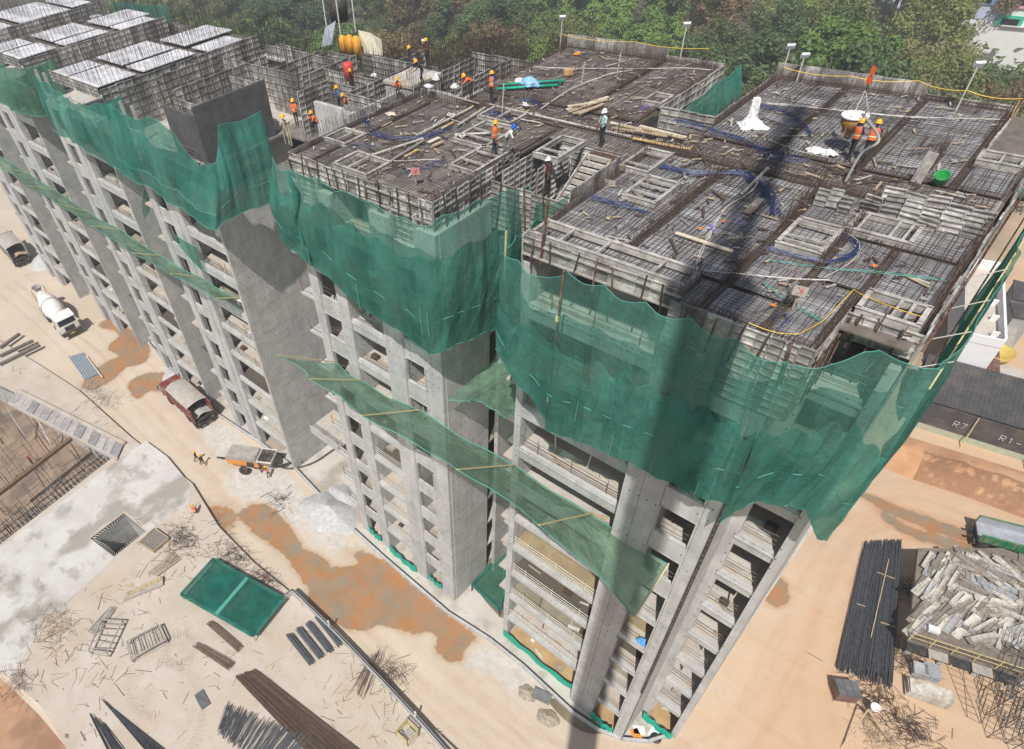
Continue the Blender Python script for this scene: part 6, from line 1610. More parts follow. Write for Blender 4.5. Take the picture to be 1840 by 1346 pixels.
def pump():
    a = G(412, 836, 0); b = G(486, 846, 0); an = math.atan2(b.y-a.y, b.x-a.x); p = (a+b)/2
    t = thing('concrete_pump', 'orange trailer concrete pump with a grated hopper beside the tower', 'concrete pump', (p.x, p.y+.3, .02), rz=an, local=True); t.scale = (1.35,)*3
    bx(t, 'body', orangept, -1.7, 1.1, -.62, .62, .75, 1.35)
    m = MB(); pr = [(-1.75, 1.352), (-1.55, 1.75), (.9, 1.75), (1.12, 1.352)]; n = 4
    m.add([(x, -.63, z) for x, z in pr]+[(x, .63, z) for x, z in pr], [(0, 1, 2, 3), (7, 6, 5, 4)]+[(i, i+4, (i+1) % 4+4, (i+1) % 4) for i in range(4)]); part('hood', m, dustgrey, t)
    m = MB(); hx = 1.75
    M = Matrix.Translation((1.75, 0, .8))
    vs = [(-.35, -.4, 0), (.35, -.4, 0), (.35, .4, 0), (-.35, .4, 0), (-.6, -.7, .8), (.6, -.7, .8), (.6, .7, .8), (-.6, .7, .8)]
    m.add([M @ Vector(v) for v in vs], [(3, 2, 1, 0), (0, 1, 5, 4), (1, 2, 6, 5), (2, 3, 7, 6), (3, 0, 4, 7)]); h = part('hopper', m, dustgrey, t)
    m = MB()
    for i in range(9): y = -.62+1.24*i/8; m.box(1.18, 2.32, y-.02, y+.02, 1.55, 1.6)
    for x in (1.3, 1.75, 2.2): m.box(x-.02, x+.02, -.66, .66, 1.52, 1.548)
    part('grate', m, black, h, stuff=True)
    m = MB(); m.box(1.12, 2.38, -.72, -.68, 1.54, 1.68); m.box(1.12, 2.38, .68, .72, 1.54, 1.68); m.box(2.34, 2.38, -.68, .68, 1.54, 1.68); m.box(1.12, 1.16, -.68, .68, 1.54, 1.68); part('hopper_rim', m, white, h, stuff=True)
    for s in (-1, 1): wheel(t, -.2, s*.85, .42, .26)
    m = MB(); m.bar((-1.7, 0, .7), (-3.0, 0, .55), .12, .1); part('drawbar', m, darksteel, t)
    m = MB(); m.bar((-1.9, .3, .7), (-1.9, .3, .05), .09, .09); part('jack_leg', m, darksteel, t); m = MB(); m.bar((1.1, -.5, .7), (1.1, -.5, .05), .09, .09); part('jack_leg', m, darksteel, t)
    m = MB(); m.tube([(2.3, 0, .7), (2.9, .1, .6), (3.2, .5, .4), (4.2, .9, .3)], .09, 8); part('outlet_pipe', m, darksteel, t, smooth=True)
    bx(t, 'control_box', darksteel, .2, .7, -.8, -.625, .9, 1.3)
pump()
pts = [G(x, y, .18) for x, y in ((500, 838), (520, 842), (545, 838), (570, 828), (600, 808), (618, 800))]
m = MB(); m.tube(smooth_line(pts), .1, 7); single('delivery_pipe', m, darksteel, 'dark concrete delivery pipe from the pump to the middle wing', 'pipe', smooth=True)
# ================================================================== left slab yard and road side
def Y0(px, py, h=0.0): return G(px, py, PZ+.01+h)
def rebar_pile(label, quad, n, z, mat, r=.02, fray=.5, seed=1, layers=4, name='rebar_bundle'):
    """quad: near-left, near-right, far-right, far-left pixels of the pile's outline"""
    rr = random.Random(seed); a, b, c, d = [G(*q, z) for q in quad]
    t = thing(name, label, 'rebar bundle', (a+c)/2); m = MB()
    for i in range(int(n*1.5)):
        u = rr.random(); l = rr.random()
        p = a.lerp(b, u); q = d.lerp(c, u+rr.gauss(0, .02)); e = (q-p).normalized()
        zz = Vector((0, 0, .03+l*layers*.05)); s0 = rr.uniform(-fray, fray)
        m.tri(p+e*s0+zz, q+e*rr.uniform(-fray, fray)+zz, r)
    part('bars', m, mat, t, stuff=True)
    return t
steel_bl = simple('new_rebar', (.115, .12, .132), .6, .4, .35, 3, obj=False); steel_br = simple('brown_rebar', (.19, .13, .095), .75, .2, .4, 3, obj=False)
rebar_pile('large brown and black rebar bundle at the bottom of the slab yard', ((545, 1346), (700, 1390), (465, 1208), (428, 1222)), 170, PZ, steel_br, .022, .5, 2)
rebar_pile('grey black rebar bundle beside the brown one at the bottom edge', ((392, 1312), (500, 1400), (560, 1330), (408, 1268)), 150, PZ, steel_bl, .022, .35, 3)
rebar_pile('long dark rebar bundle slanting at the bottom left', ((270, 1360), (330, 1375), (215, 1285), (190, 1265)), 60, PZ, steel_bl, .022, .6, 4)
rebar_pile('thin dark rebar bundle beyond the slanting one', ((200, 1360), (225, 1350), (190, 1305), (165, 1290)), 22, PZ, steel_bl, .022, .5, 5)
rebar_pile('short brown rebar bundle right of the star marked patch', ((350, 1165), (362, 1157), (420, 1190), (408, 1204)), 45, PZ, steel_br, .022, .3, 6)
rebar_pile('brown rebar bundle below the green shade sheet', ((375, 1125), (385, 1118), (435, 1160), (425, 1170)), 40, PZ, steel_br, .022, .35, 7)
rebar_pile('grey steel strip bundle left of the formwork skeletons', ((160, 1130), (175, 1140), (207, 1098), (195, 1094)), 40, PZ, dustgrey, .025, .3, 8)
for i in range(4):
    x, y = 517+17*i, 1147-11*i; t = rebar_pile('bundle of short dark rods by the retaining wall, %s of four' % ('leftmost', 'second from left', 'third from left', 'rightmost')[i], ((x, y), (x+9, y-6), (x+47, y+42), (x+38, y+48)), 40, PZ, steel_bl, .028, .25, 20+i, 7)
rebar_pile('dark steel offcuts on the slab by the lower retaining wall', ((660, 1190), (690, 1175), (665, 1250), (640, 1225)), 25, PZ, steel_br, .02, .8, 12, 1)
# loose sticks and rods scattered over the slab: past counting
rr = random.Random(99); m = MB(); m2 = MB()
def inpoly(p, L):
    c = False; n = len(L)
    for i in range(n):
        a, b = L[i], L[(i+1) % n]
        if (a.y > p.y) != (b.y > p.y) and p.x < (b.x-a.x)*(p.y-a.y)/(b.y-a.y)+a.x: c = not c
    return c
areas = [((240, 900), (470, 1060), 150), ((380, 950), (520, 1060), 120), ((0, 1040), (250, 1240), 120), ((100, 1060), (330, 1340), 80), ((560, 1130), (780, 1346), 130), ((120, 600), (250, 790), 70), ((0, 560), (140, 690), 60), ((330, 1060), (560, 1240), 30)]
for (x0, y0), (x1, y1), n in areas:
    for _ in range(n):
        px, py = rr.uniform(x0, x1), rr.uniform(y0, y1); p = Y0(px, py, .02)
        if not inpoly(p, pod) or inpoly(p, pit) or inpoly(p, hole2) or inpoly(p, pour): continue
        a = rr.choice((.1, 1.2, 2.2, .7))+rr.gauss(0, .5); L = rr.uniform(.2, 1.0)*rr.choice((1, 1, 1, 2)); d = Vector((math.cos(a), math.sin(a), rr.uniform(0, .03)))*L
        (m if rr.random() < .6 else m2).bar(p, p+d, rr.uniform(.015, .045), .025)
o = struct('site_scrap', m, simple('scrap_timber', (.36, .28, .20), .9, 0, .4, 1, obj=False), kind='stuff'); o['label'] = 'scattered timber scraps on the slab yard'; o = struct('rod_scrap', m2, simple('scrap_rod', (.21, .15, .11), .9, 0, .4, 1, obj=False), kind='stuff'); o['label'] = 'scattered rods on the slab yard'
# fans of fine rods pressed in the slab
m = MB()
for (cx, cy, r0, r1, a0, a1, n) in ((325, 1165, .9, 1.7, 0, 6.28, 60), (255, 1300, 4.4, 5.3, .3, 2.4, 60), (300, 1210, 3.0, 3.7, 3.5, 5.6, 40), (560, 1230, 2.5, 3.2, 0.5, 3, 40), (420, 1230, 2.5, 3.1, 1, 3, 30), (620, 1290, 3, 3.6, .4, 2.6, 40)):
    c = Y0(cx, cy, .01)
    for k in range(n):
        a = a0+(a1-a0)*(k+rr.uniform(-.3, .3))/n; d = Vector((math.cos(a), math.sin(a), 0)); m.tri(c+d*(r0+rr.uniform(0, .3)), c+d*(r1+rr.uniform(-.3, .2)), .009)
o = struct('dowel_rods', m, simple('pressed_rod', (.36, .28, .22), .9, 0, .3, 1, obj=False), kind='stuff'); o['label'] = 'fans of fine rods pressed into the slab'
def brushheap(label, px, py, n, s, mat=None, z=None):
    c = G(px, py, (PZ if z is None else z)+.03); rr = random.Random(px*3+py); t = thing('offcut_heap', label, 'offcuts', c); m = MB()
    for _ in range(n):
        p = c+Vector((rr.gauss(0, s), rr.gauss(0, s*.7), rr.uniform(.02, .25))); a = rr.uniform(0, 6.28); L = rr.uniform(.3, 1.3)
        m.tri(p, p+Vector((math.cos(a)*L, math.sin(a)*L, rr.uniform(-.05, .25))), .016)
    part('rods', m, mat or rusty, t, stuff=True)
brushheap('tangle of rods at the slab corner under the stair pit', 330, 970, 160, 1.1); brushheap('tangle of rods right of the green shade sheet', 470, 1050, 130, .9); brushheap('pile of pale sticks along the slab joint at the left', 95, 1130, 170, 1.2, wood)
brushheap('small tangle beside the lower left rebar', 30, 1230, 90, 1.0, steel_br); brushheap('rod tangle along the road edge below the dark corner panel', 420, 1000, 120, 1.2); brushheap('rod tangle near the upper road edge', 190, 720, 90, 1.0, dustgrey)
brushheap('rod tangle beside the strip of form panels', 165, 700, 80, .9, dustgrey); brushheap('rod offcuts beside the retaining wall', 700, 1210, 90, .8); brushheap('dry sticks beside the small hut on the road edge', 500, 900, 60, .8, rusty, 0)
# green shade sheet over a low frame
c4 = [Y0(383, 1004, .9), Y0(510, 1075, .9), Y0(455, 1143, .9), Y0(325, 1068, .9)]
g = []
for j in range(15):
    v = j/14; row = []
    for i in range(23):
        u = i/22; p = c4[0].lerp(c4[1], u).lerp(c4[3].lerp(c4[2], u), v); p.z += -.28*math.sin(math.pi*u*2)**2*math.sin(math.pi*v)+.03*math.sin(u*21+v*13); row.append(p)
    g.append(row)
t = thing('shade_sheet', 'green shade sheet stretched over a low frame on the slab yard', 'shade net', (c4[0]+c4[2])/2-Vector((0, 0, .9)))
m = MB(); m.sheet(g); part('net_sheet', m, netmat('shade_net', (.012, .16, .125), .9, patch=.05), t, smooth=True)
for a, b in ((0, 1), (1, 2), (2, 3), (3, 0)): m = MB(); m.bar(c4[a], c4[b], .3, .03); part('hem', m, gnet_dense, t)
m = MB(); m.bar(c4[0].lerp(c4[1], .5)+Vector((0, 0, .03)), c4[3].lerp(c4[2], .5)+Vector((0, 0, .03)), .35, .02); part('seam', m, hemm, t)
for k in range(4): m = MB(); m.bar(c4[k]-Vector((0, 0, .9)), c4[k], .06, .06); part('leg', m, wood, t)
# open formwork skeletons lying on the slab
def skeleton_box(label, quad, h, n, mat, seed):
    a, b, c, d = [Y0(*q, .02) for q in quad]; t = thing('form_cage', label, 'formwork', (a+c)/2); up = Vector((0, 0, h))
    for p, q in ((a, b), (b, c), (c, d), (d, a)):
        m = MB(); m.bar(p+up, q+up, .1, .1); part('rail', m, mat, t); m = MB(); m.bar(p, q, .08, .08); part('rail', m, mat, t)
    for p in (a, b, c, d): m = MB(); m.bar(p, p+up, .09, .09); part('post', m, mat, t)
    rr = random.Random(seed)
    for i in range(n):
        u = (i+.6)/n; p = a.lerp(d, u); q = b.lerp(c, u); m = MB(); m.bar(p+up*rr.uniform(.4, 1), q+up*rr.uniform(.4, 1), .06, .06); part('rung', m, mat, t)
skeleton_box('open steel form skeleton lying on the slab, upright one', ((165, 1175), (198, 1180), (225, 1122), (188, 1120)), .7, 5, dustgrey, 1); skeleton_box('steel form skeleton full of bars lying crosswise', ((240, 1190), (232, 1158), (290, 1128), (302, 1155)), .6, 12, dustgrey, 2)
m = MB(); a = Y0(222, 1078, .02); b = Y0(288, 1050, .02)
t = thing('form_panel_stack', 'stack of long grey form panels near the slab middle', 'form panels', a)
for i in range(5): m = MB(); o = Vector((0, .12*i, .05+.07*i)); m.bar(a+o, b+o+Vector((rr.uniform(-.3, .3), 0, 0)), .5, .06); part('panel', m, [alu_lt, wood, dustgrey][i % 3], t)
t = thing('form_panel_stack', 'long narrow boards stacked near the stair pit', 'form panels', Y0(290, 1010))
for i in range(6): m = MB(); m.bar(Y0(266+i*3, 1030+i, .05+.03*i), Y0(312+i*2, 990+i*3, .05+.03*i), .14, .05); part('board', m, wood if i % 2 else dustgrey, t)
c = Y0(364, 1257, .02); m = MB(); m.box(-.75, .75, -.4, .4, 0, .06, Matrix.Translation(c) @ Matrix.Rotation(R(-8), 4, 'Z')); single('steel_plate', m, simple('slate_plate', (.12, .12, .125), .6, .1, .4, 3), 'dark slate coloured plate lying alone on the slab', 'plate')
# small rebar cage box at the wall
c = Y0(733, 1320, .02); t = thing('rebar_cage', 'square yellowish rebar cage by the lower retaining wall', 'rebar cage', c)
for z in (.1, .5, .9):
    m = MB()
    for a, b in (((-.6, -.6), (.6, -.6)), ((.6, -.6), (.6, .6)), ((.6, .6), (-.6, .6)), ((-.6, .6), (-.6, -.6))): m.bar(c+Vector((*a, z)), c+Vector((*b, z)), .06, .06)
    part('ring', m, bamboo, t)
m = MB()
for k in range(9):
    s = -.6+1.2*k/8
    for p in ((s, -.6), (s, .6), (-.6, s), (.6, s)): m.bar(c+Vector((*p, 0)), c+Vector((*p, 1.0)), .04, .04)
part('uprights', m, bamboo, t, stuff=True)
m = MB(); p = Y0(740, 1320, .2); m.box(-.5, .5, -.4, .4, 0, .05, Matrix.Translation(Y0(738, 1322, .3))); part('inside_board', m, dustgrey, t)
# retaining wall between slab and road
w0 = [Y0(505, 1082), Y0(528, 1066), Y0(600, 1136), Y0(700, 1240), Y0(760, 1305), Y0(830, 1385)]
t = thing('retaining_wall', 'low retaining wall with a dark coping along the slab yard edge', 'wall', w0[2])
for i in range(len(w0)-1):
    m = MB(); a = w0[i].copy(); b = w0[i+1].copy(); a.z = b.z = .62; m.bar(a, b, .22, 1.22); s = part('wall_length', m, conc, t)
    m = MB(); a.z = b.z = 1.25; m.bar(a, b, .1, .05); part('coping', m, darksteel, s)
for px, py in ((594, 1130), (748, 1292)): p = Y0(px, py); m = MB(); m.bar(p, p+Vector((0, 0, 1.4)), .12, .12); part('stub_post', m, white, t)
# pit: scaffold tubes, brown beam, strip of form panels, cantilever rods
t = thing('pit_scaffold', 'rusty scaffold tubes crowding the pit at the left', 'scaffold', G(60, 850, -4)); m = MB(); rr = random.Random(5)
for _ in range(300):
    px, py = rr.uniform(-30, 215), rr.uniform(700, 960); p = G(px, py, -1.0)
    if not inpoly(p, pit): continue
    p.z = rr.uniform(-3.8, -1.0); k = rr.random()
    if k < .45: m.tri((p.x, p.y, -4), (p.x+rr.gauss(0, .1), p.y, rr.uniform(-1.2, .4)), .035)
    elif k < .62: m.tri(p, p+Vector((rr.uniform(1.5, 3), 0, rr.uniform(-.2, .2))), .03)
    elif k < .9: m.tri(p, p+Vector((0, rr.uniform(1.5, 3), rr.uniform(-.2, .2))), .03)
    else: m.tri(p, p+Vector((rr.uniform(-1.5, 1.5), rr.uniform(-1, 1), 1.8)), .03)
part('tubes', m, simple('scaffold_tube', (.17, .14, .115), .8, .1, .4, 2, obj=False), t, stuff=True)
m = MB()
for i in range(30):                                  # rows of standards and ledgers along the slab edge
    u = i/30; p = Y0(205, 822).lerp(Y0(-20, 995), u); d = (Y0(180, 800)-Y0(205, 822)).normalized()
    for j in range(5):
        q = p+d*(.5+.9*j); m.bar((q.x, q.y, -4), (q.x, q.y, -.5+.3*math.sin(i+j)), .06, .06)
        for z in (-2.9, -1.7, -.8):
            if (i+j+int(z*3)) % 3: q2 = q+(Y0(-20, 995)-Y0(205, 822)).normalized()*.9; m.bar((q.x, q.y, z), (q2.x, q2.y, z), .05, .05)
        if (i+j) % 2: q3 = q+d*.9; m.bar((q.x, q.y, -1.2), (q3.x, q3.y, -1.2), .05, .05)
part('standards', m, simple('dark_scaffold', (.10, .085, .075), .8, .1, .4, 2, obj=False), t, stuff=True)
m = MB()
for k in range(34):
    u = (k+.5)/34; p = Y0(205, 822).lerp(Y0(-20, 995), u); L = rr.uniform(.9, 1.9); d = Vector((-.75, .25, 0)).normalized()
    d = (Y0(180, 800)-Y0(205, 822)).normalized()
    m.tri(p+Vector((0, 0, -.1)), p+d*L+Vector((0, 0, -.12)), .03)
part('projecting_rods', m, railw, t, stuff=True)
m = MB(); m.bar(G(-10, 893, .35), G(128, 788, .35), .5, .35); single('timber_beam', m, simple('brown_beam', (.16, .10, .05), .8, 0, .35, 2), 'brown beam laid across the scaffolded pit', 'beam')
for i, (a, b) in enumerate((((10, 665), (32, 690)), ((62, 745), (92, 800)), ((12, 735), (46, 785)), ((60, 842), (80, 875)))):
    m = MB(); m.bar(G(*a, .4), G(*b, -2.6), .14, .14); single('steel_prop', m, greysteel, 'grey steel prop slanting into the pit, ' + ('at the far end', 'beside the brown beam top', 'left of the brown beam top', 'below the brown beam')[i], 'prop')
t = thing('form_strip', 'strip of weathered grey form panels bridging the pit edge', 'formwork', Y0(120, 745))
a, b = Y0(28, 703, .25), Y0(222, 800, .25); n = 16; off = (Y0(15, 722, .25)-Y0(28, 703, .25))
grs = [simple('weathered_panel_%d' % i, c, .85, 0, .35, 2) for i, c in enumerate(((.34, .32, .31), (.27, .26, .26), (.38, .34, .33), (.42, .39, .36)))]
for i in range(n):
    p = a.lerp(b, i/n); q = a.lerp(b, (i+.94)/n); m = MB(); z = Vector((0, 0, rr.uniform(-.02, .04)))
    m.add([p+z, q+z, q+off*1.0+z, p+off+z, p+z-Vector((0, 0, .08)), q+z-Vector((0, 0, .08)), q+off+z-Vector((0, 0, .08)), p+off+z-Vector((0, 0, .08))], [(3, 2, 1, 0), (0, 1, 5, 4), (1, 2, 6, 5), (2, 3, 7, 6), (3, 0, 4, 7)]); part('panel', m, grs[rr.randrange(4)], t)
m = MB(); m.bar(a+off*1.05-Vector((0, 0, .25)), b+off*1.05-Vector((0, 0, .25)), .3, .5); part('edge_beam', m, conc_floor, t)
m = MB(); m.bar(a-off*.12-Vector((0, 0, .1)), b-off*.12-Vector((0, 0, .1)), .45, .5); part('edge_beam', m, conc_floor, t)
# rods round the stair pit and a scrap box next to it
t = thing('pit_rods', 'short rods projecting round the dark stair pit', 'rebar', hole2[0]); m = MB()
for i in range(4):
    p, q = hole2[i], hole2[(i+1) % 4]; cen = sum(hole2, Vector())/4
    for k in range(12): u = (k+.5)/12; s = p.lerp(q, u); d = (cen-s); d.z = 0; d.normalize(); m.tri(s-Vector((0, 0, .12)), s+d*.45-Vector((0, 0, .12)), .025)
part('rods', m, railw, t, stuff=True)
t = thing('scrap_box', 'shallow wooden box of grey scrap beside the stair pit', 'box', Y0(282, 975)); c = [Y0(*q, .03) for q in ((252, 978), (280, 952), (305, 970), (278, 993))]
for i in range(4): m = MB(); m.bar(c[i]+Vector((0, 0, .2)), c[(i+1) % 4]+Vector((0, 0, .2)), .08, .4); part('side', m, wood, t)
m = MB(); m.add([p+Vector((0, 0, .28)) for p in c], [(0, 1, 2, 3)]); part('scrap_fill', m, simple('scrap_grey', (.22, .20, .17), .9, 0, .6, 9, bump=.5), t)
# gravel heaps
def heap(label, px, py, rx, ry, h, mat, z=.02, seed=1, name='gravel_heap'):
    c = G(px, py, z); rr = random.Random(seed); g = []
    for j in range(11):
        v = j/10; row = []
        for i in range(30):
            a = 2*math.pi*i/30; k = 1+.12*math.sin(2*a+seed)+.07*math.sin(5*a+seed*2)+.015*rr.uniform(-1, 1)
            row.append(c+Vector((rx*(1-v)*k*math.cos(a), ry*(1-v)*k*math.sin(a), h*(v**.9)*(1+.01*rr.uniform(-1, 1)))))
        row.append(row[0]); g.append(row)
    m = MB(); m.sheet(g); single(name, m, mat, label, 'heap', smooth=True, base=tuple(c))
aggr = simple('pale_aggregate', (.50, .50, .505), .95, 0, .3, 3, dirt=(.42, .40, .37), bump=.8, obj=False)
heap('large pale aggregate heap at the foot of the middle wing', 592, 922, 3.2, 2.4, 1.35, aggr, seed=1); heap('low flank of the aggregate heap by the wall', 618, 893, 2.0, 1.4, .7, aggr, seed=2); heap('pale aggregate heap beside the red dump truck', 316, 680, 2.6, 1.6, 1.0, aggr, seed=3)
heap('pale aggregate heap beside the grey dump truck', 80, 472, 3.2, 2.2, 1.8, aggr, seed=4)
rubble = simple('rubble_beige', (.40, .34, .26), .95, 0, .5, 6, bump=.8, obj=False)
heap('small rubble heap at the kerb with a grey plate beside it', 948, 1245, .9, .6, .35, rubble, seed=5, name='rubble_heap'); heap('small rubble heap outside the kerb', 985, 1290, .9, .7, .4, rubble, seed=6, name='rubble_heap')
m = MB(); m.bar(G(958, 1243, .35), G(990, 1258, .3), .9, .06); single('cover_plate', m, greysteel, 'grey plate bridging the kerb drain', 'plate')
# corrugated sheet on the road
a, b, c, d = [G(*q, .12) for q in ((123, 641), (150, 633), (178, 672), (152, 682))]; g = []
for j in range(2):
    g.append([a.lerp(b, i/40).lerp(d.lerp(c, i/40), j)+Vector((0, 0, .05*math.sin(i/40*math.pi*12))) for i in range(41)])
m = MB(); m.sheet(g); t = single('corrugated_sheet', m, simple('blue_grey_tin', (.34, .39, .44), .4, .4, .15, 3), 'corrugated blue grey metal sheet lying on the road by the puddle', 'metal sheet')
m = MB(); m.bar(G(155, 640, .25), G(184, 678, .25), .16, .12); single('timber_batten', m, MATS['pale_timber'], 'pale batten lying along the corrugated sheet', 'batten')
# dark timbers on the far slab
for i, (a, b) in enumerate((((0, 640), (60, 612)), ((0, 655), (72, 620)), ((0, 625), (35, 600)))):
    m = MB(); m.bar(Y0(*a, .2), Y0(*b, .2), .5, .3); single('dark_timber', m, darktrench, 'dark timber pile at the left picture edge, ' + ('middle', 'nearest', 'farthest')[i] + ' one', 'timber')
crumple('stone', 'pale boulder at the bottom left soil bank', G(124, 1328, .1), .55, .4, .6, cement, 'boulder', 31, sharp=.15)
# bits along the tower foot
crumple('blue_bag', 'blue plastic bag in a lower window of the near wing', P(-4.2, 20.55, ZL[4]+.15), .3, .25, .5, simple('bright_blue', (.10, .38, .75), .5), 'bag', 33)
for i, (px, py, mt) in enumerate(((1148, 1312, whitesheet), (1175, 1316, whitesheet), (1143, 1320, orangep))):
    c = G(px, py, .09); m = MB(); m.box(-.4, .4, -.3, .3, 0, .05, Matrix.Translation(c) @ Matrix.Rotation(.6+i, 4, 'Z')); single('sign_plate', m, mt, ('white red-lettered plate on the apron, left one', 'white red-lettered plate on the apron, right one', 'orange plate fragment on the apron')[i], 'plate')
m = MB(); c = G(1178, 1327, .1); m.lathe([(.22, 0), (.36, 0), (.4, .09), (.36, .18), (.22, .18)], 18, Matrix.Translation(c)); single('tyre', m, black, 'old tyre lying on the apron by the kerb corner', 'tyre', smooth=True)
# dark shelter frame at the foot of the shaft
c = [G(*q, .1) for q in ((848, 1062), (905, 1000), (905, 1072), (897, 1108))]; t = thing('net_shelter', 'low shelter of green net on a frame between the near wings', 'shelter', c[0])
m = MB(); m.add([p+Vector((0, 0, 1.1)) for p in c], [(0, 1, 2, 3)]); part('net_roof', m, gnet_thin, t)
for i in range(4): m = MB(); m.bar(c[i]+Vector((0, 0, 1.1)), c[(i+1) % 4]+Vector((0, 0, 1.1)), .22, .12); part('edge', m, gnet_dense, t); m = MB(); m.bar(c[i], c[i]+Vector((0, 0, 1.1)), .08, .08); part('leg', m, rustred, t)
# ================================================================== right yard
rebar_pile('big dark rebar stack on the orange soil right of the tower', ((1503, 1190), (1602, 1222), (1618, 985), (1552, 985)), 330, .1, steel_bl, .026, .9, 41, 6)
t = thing('batten_set', 'pale battens lying across the big dark rebar stack', 'battens', G(1590, 1060, .5))
for a, b in (((1576, 1028), (1608, 1040)), ((1597, 1005), (1565, 1145)), ((1582, 1118), (1610, 1127)), ((1540, 1085), (1555, 1090))): m = MB(); m.bar(G(*a, .5), G(*b, .5), .065, .05); part('batten', m, wood, t)
# brick pallet
c = G(1512, 1248, .02); t = thing('block_pallet', 'dark pallet of blocks left of the rod tangle', 'blocks', c)
q = Matrix.Translation(c) @ Matrix.Rotation(R(35), 4, 'Z')
m = MB(); m.box(-.75, .75, -.6, .6, 0, .12, q); part('pallet', m, wood, t)
bmesh_ = MB(); bmesh_.box(-.24, .24, -.19, .19, -.145, .145); BM = bmesh_.mesh('block', simple('red_block', (.20, .11, .09), .9, 0, .3, 5, rand=.3)); BM2 = bmesh_.mesh('block', simple('slate_block', (.13, .13, .135), .85, 0, .3, 5, rand=.2))
for i in range(3):
    for j in range(3):
        for k in range(4): piece('block', BM2 if k == 3 else BM, t, q @ Vector((-.5+.5*i, -.4+.4*j, .28+.3*k)), (0, 0, R(35)))
# platform with heaps of used form panels
PT = 2.4
edge = [(1632, 1150), (1840, 1216), (1960, 1256), (1960, 1040), (1800, 985), (1650, 985)]
L = [G(*q, PT) for q in edge]
t = thing('scaffold_platform', 'raised platform edge with railing at the right under the panel heap', 'platform', L[0]-Vector((0, 0, PT)))
m = MB(); m.poly([(v.x, v.y) for v in L], PT, thick=.35); part('deck', m, simple('platform_dark', (.20, .165, .13), .9, 0, .4, 2, obj=False), t)  # deck colour darkened to stand for shade in the gaps between panels
m = MB(); a, b = L[0], L[2]
for h in (.5, 1.0): m.bar(a+Vector((0, 0, h)), b+Vector((0, 0, h)), .05, .05)
part('railing', m, bamboo, t)
for i in range(9): p = a.lerp(b, i/8); m = MB(); m.bar(p, p+Vector((0, 0, 1.1)), .06, .06); part('rail_post', m, bamboo, t)
for i in range(6): p = a.lerp(b, i/8); q_ = a.lerp(b, (i+.9)/8); n_ = Vector((.3, -.9, 0)).normalized(); m = MB(); m.bar(p-Vector((0, 0, .2))+n_*.4, q_-Vector((0, 0, .2))+n_*.4, .75, .05); part('walk_board', m, dustgrey if i % 2 else darksteel, t)
for i in range(5): p = a.lerp(b, (i+.2)/5)+Vector((.2, .5, 0)); m = MB(); m.bar((p.x, p.y, 0), (p.x, p.y, PT-.36), .3, .3); part('support', m, conc_wall, t)
m = MB()
for i in range(70): p = a.lerp(b, i/70); m.tri(p+Vector((0, 0, .05)), p+Vector((0, 0, .95)), .012)
for h in (.25, .4, .7, .85): m.tri(a+Vector((0, 0, h)), b+Vector((0, 0, h)), .012)
part('mesh_guard', m, rusty, t, stuff=True)
rr = random.Random(17)
fp = MB(); fp.box(-.5, .5, -.5, .5, 0, .02); fp.box(-.5, .5, -.5, -.44, .02, .07); fp.box(-.5, .5, .44, .5, .02, .07)
for k in range(5): fp.box(-.5+.2*k+.08, -.5+.2*k+.11, -.44, .44, .02, .06)
FPM = [fp.mesh('panel', simple(n_, c_, .6, .1, .3, 3, rand=.25, dirt=(.24, .2, .15))) for n_, c_ in (('used_panel', (.60, .56, .49)), ('used_panel_blue', (.46, .47, .49)), ('used_panel_dark', (.30, .26, .22)))]
lab = ['pale', 'tilted', 'weathered', 'grey', 'dusty']
def panelheap(label, x0, x1, y0, y1, n, ang, jit):
    t = thing('panel_heap', label, 'form panels', G((x0+x1)/2, (y0+y1)/2, PT))
    for i in range(n):
        p = G(rr.uniform(x0, x1), rr.uniform(y0, y1), PT+.02+rr.uniform(0, .28)); w = rr.uniform(.22, .6); l = rr.choice((.8, 1.8, 2.2, 2.6, 3.0))*rr.uniform(.9, 1.1)
        piece('panel', FPM[rr.choice((0, 0, 0, 1, 2, 2))], t, p, (rr.gauss(0, .07), rr.gauss(0, .05), R(ang+rr.gauss(0, jit))), (l, w, 1.2))
panelheap('neat rows of used form panels at the left of the right heap', 1655, 1720, 1005, 1070, 38, 84, 4)
panelheap('used form panels thrown in disorder at the back of the right heap', 1722, 1850, 1005, 1072, 62, -12, 28)
panelheap('used form panels leaning in rows at the front of the right heap', 1648, 1770, 1070, 1128, 58, 78, 7)
panelheap('used form panels crossing at the right picture edge', 1755, 1860, 1080, 1155, 60, 62, 22)
c = G(1676, 1133, PT+.3); m = MB(); m.box(-.35, .35, -.25, .25, 0, .3, Matrix.Translation(c) @ Matrix.Rotation(.3, 4, 'Z')); single('white_carton', m, white, 'white carton on the front of the panel heap', 'carton')
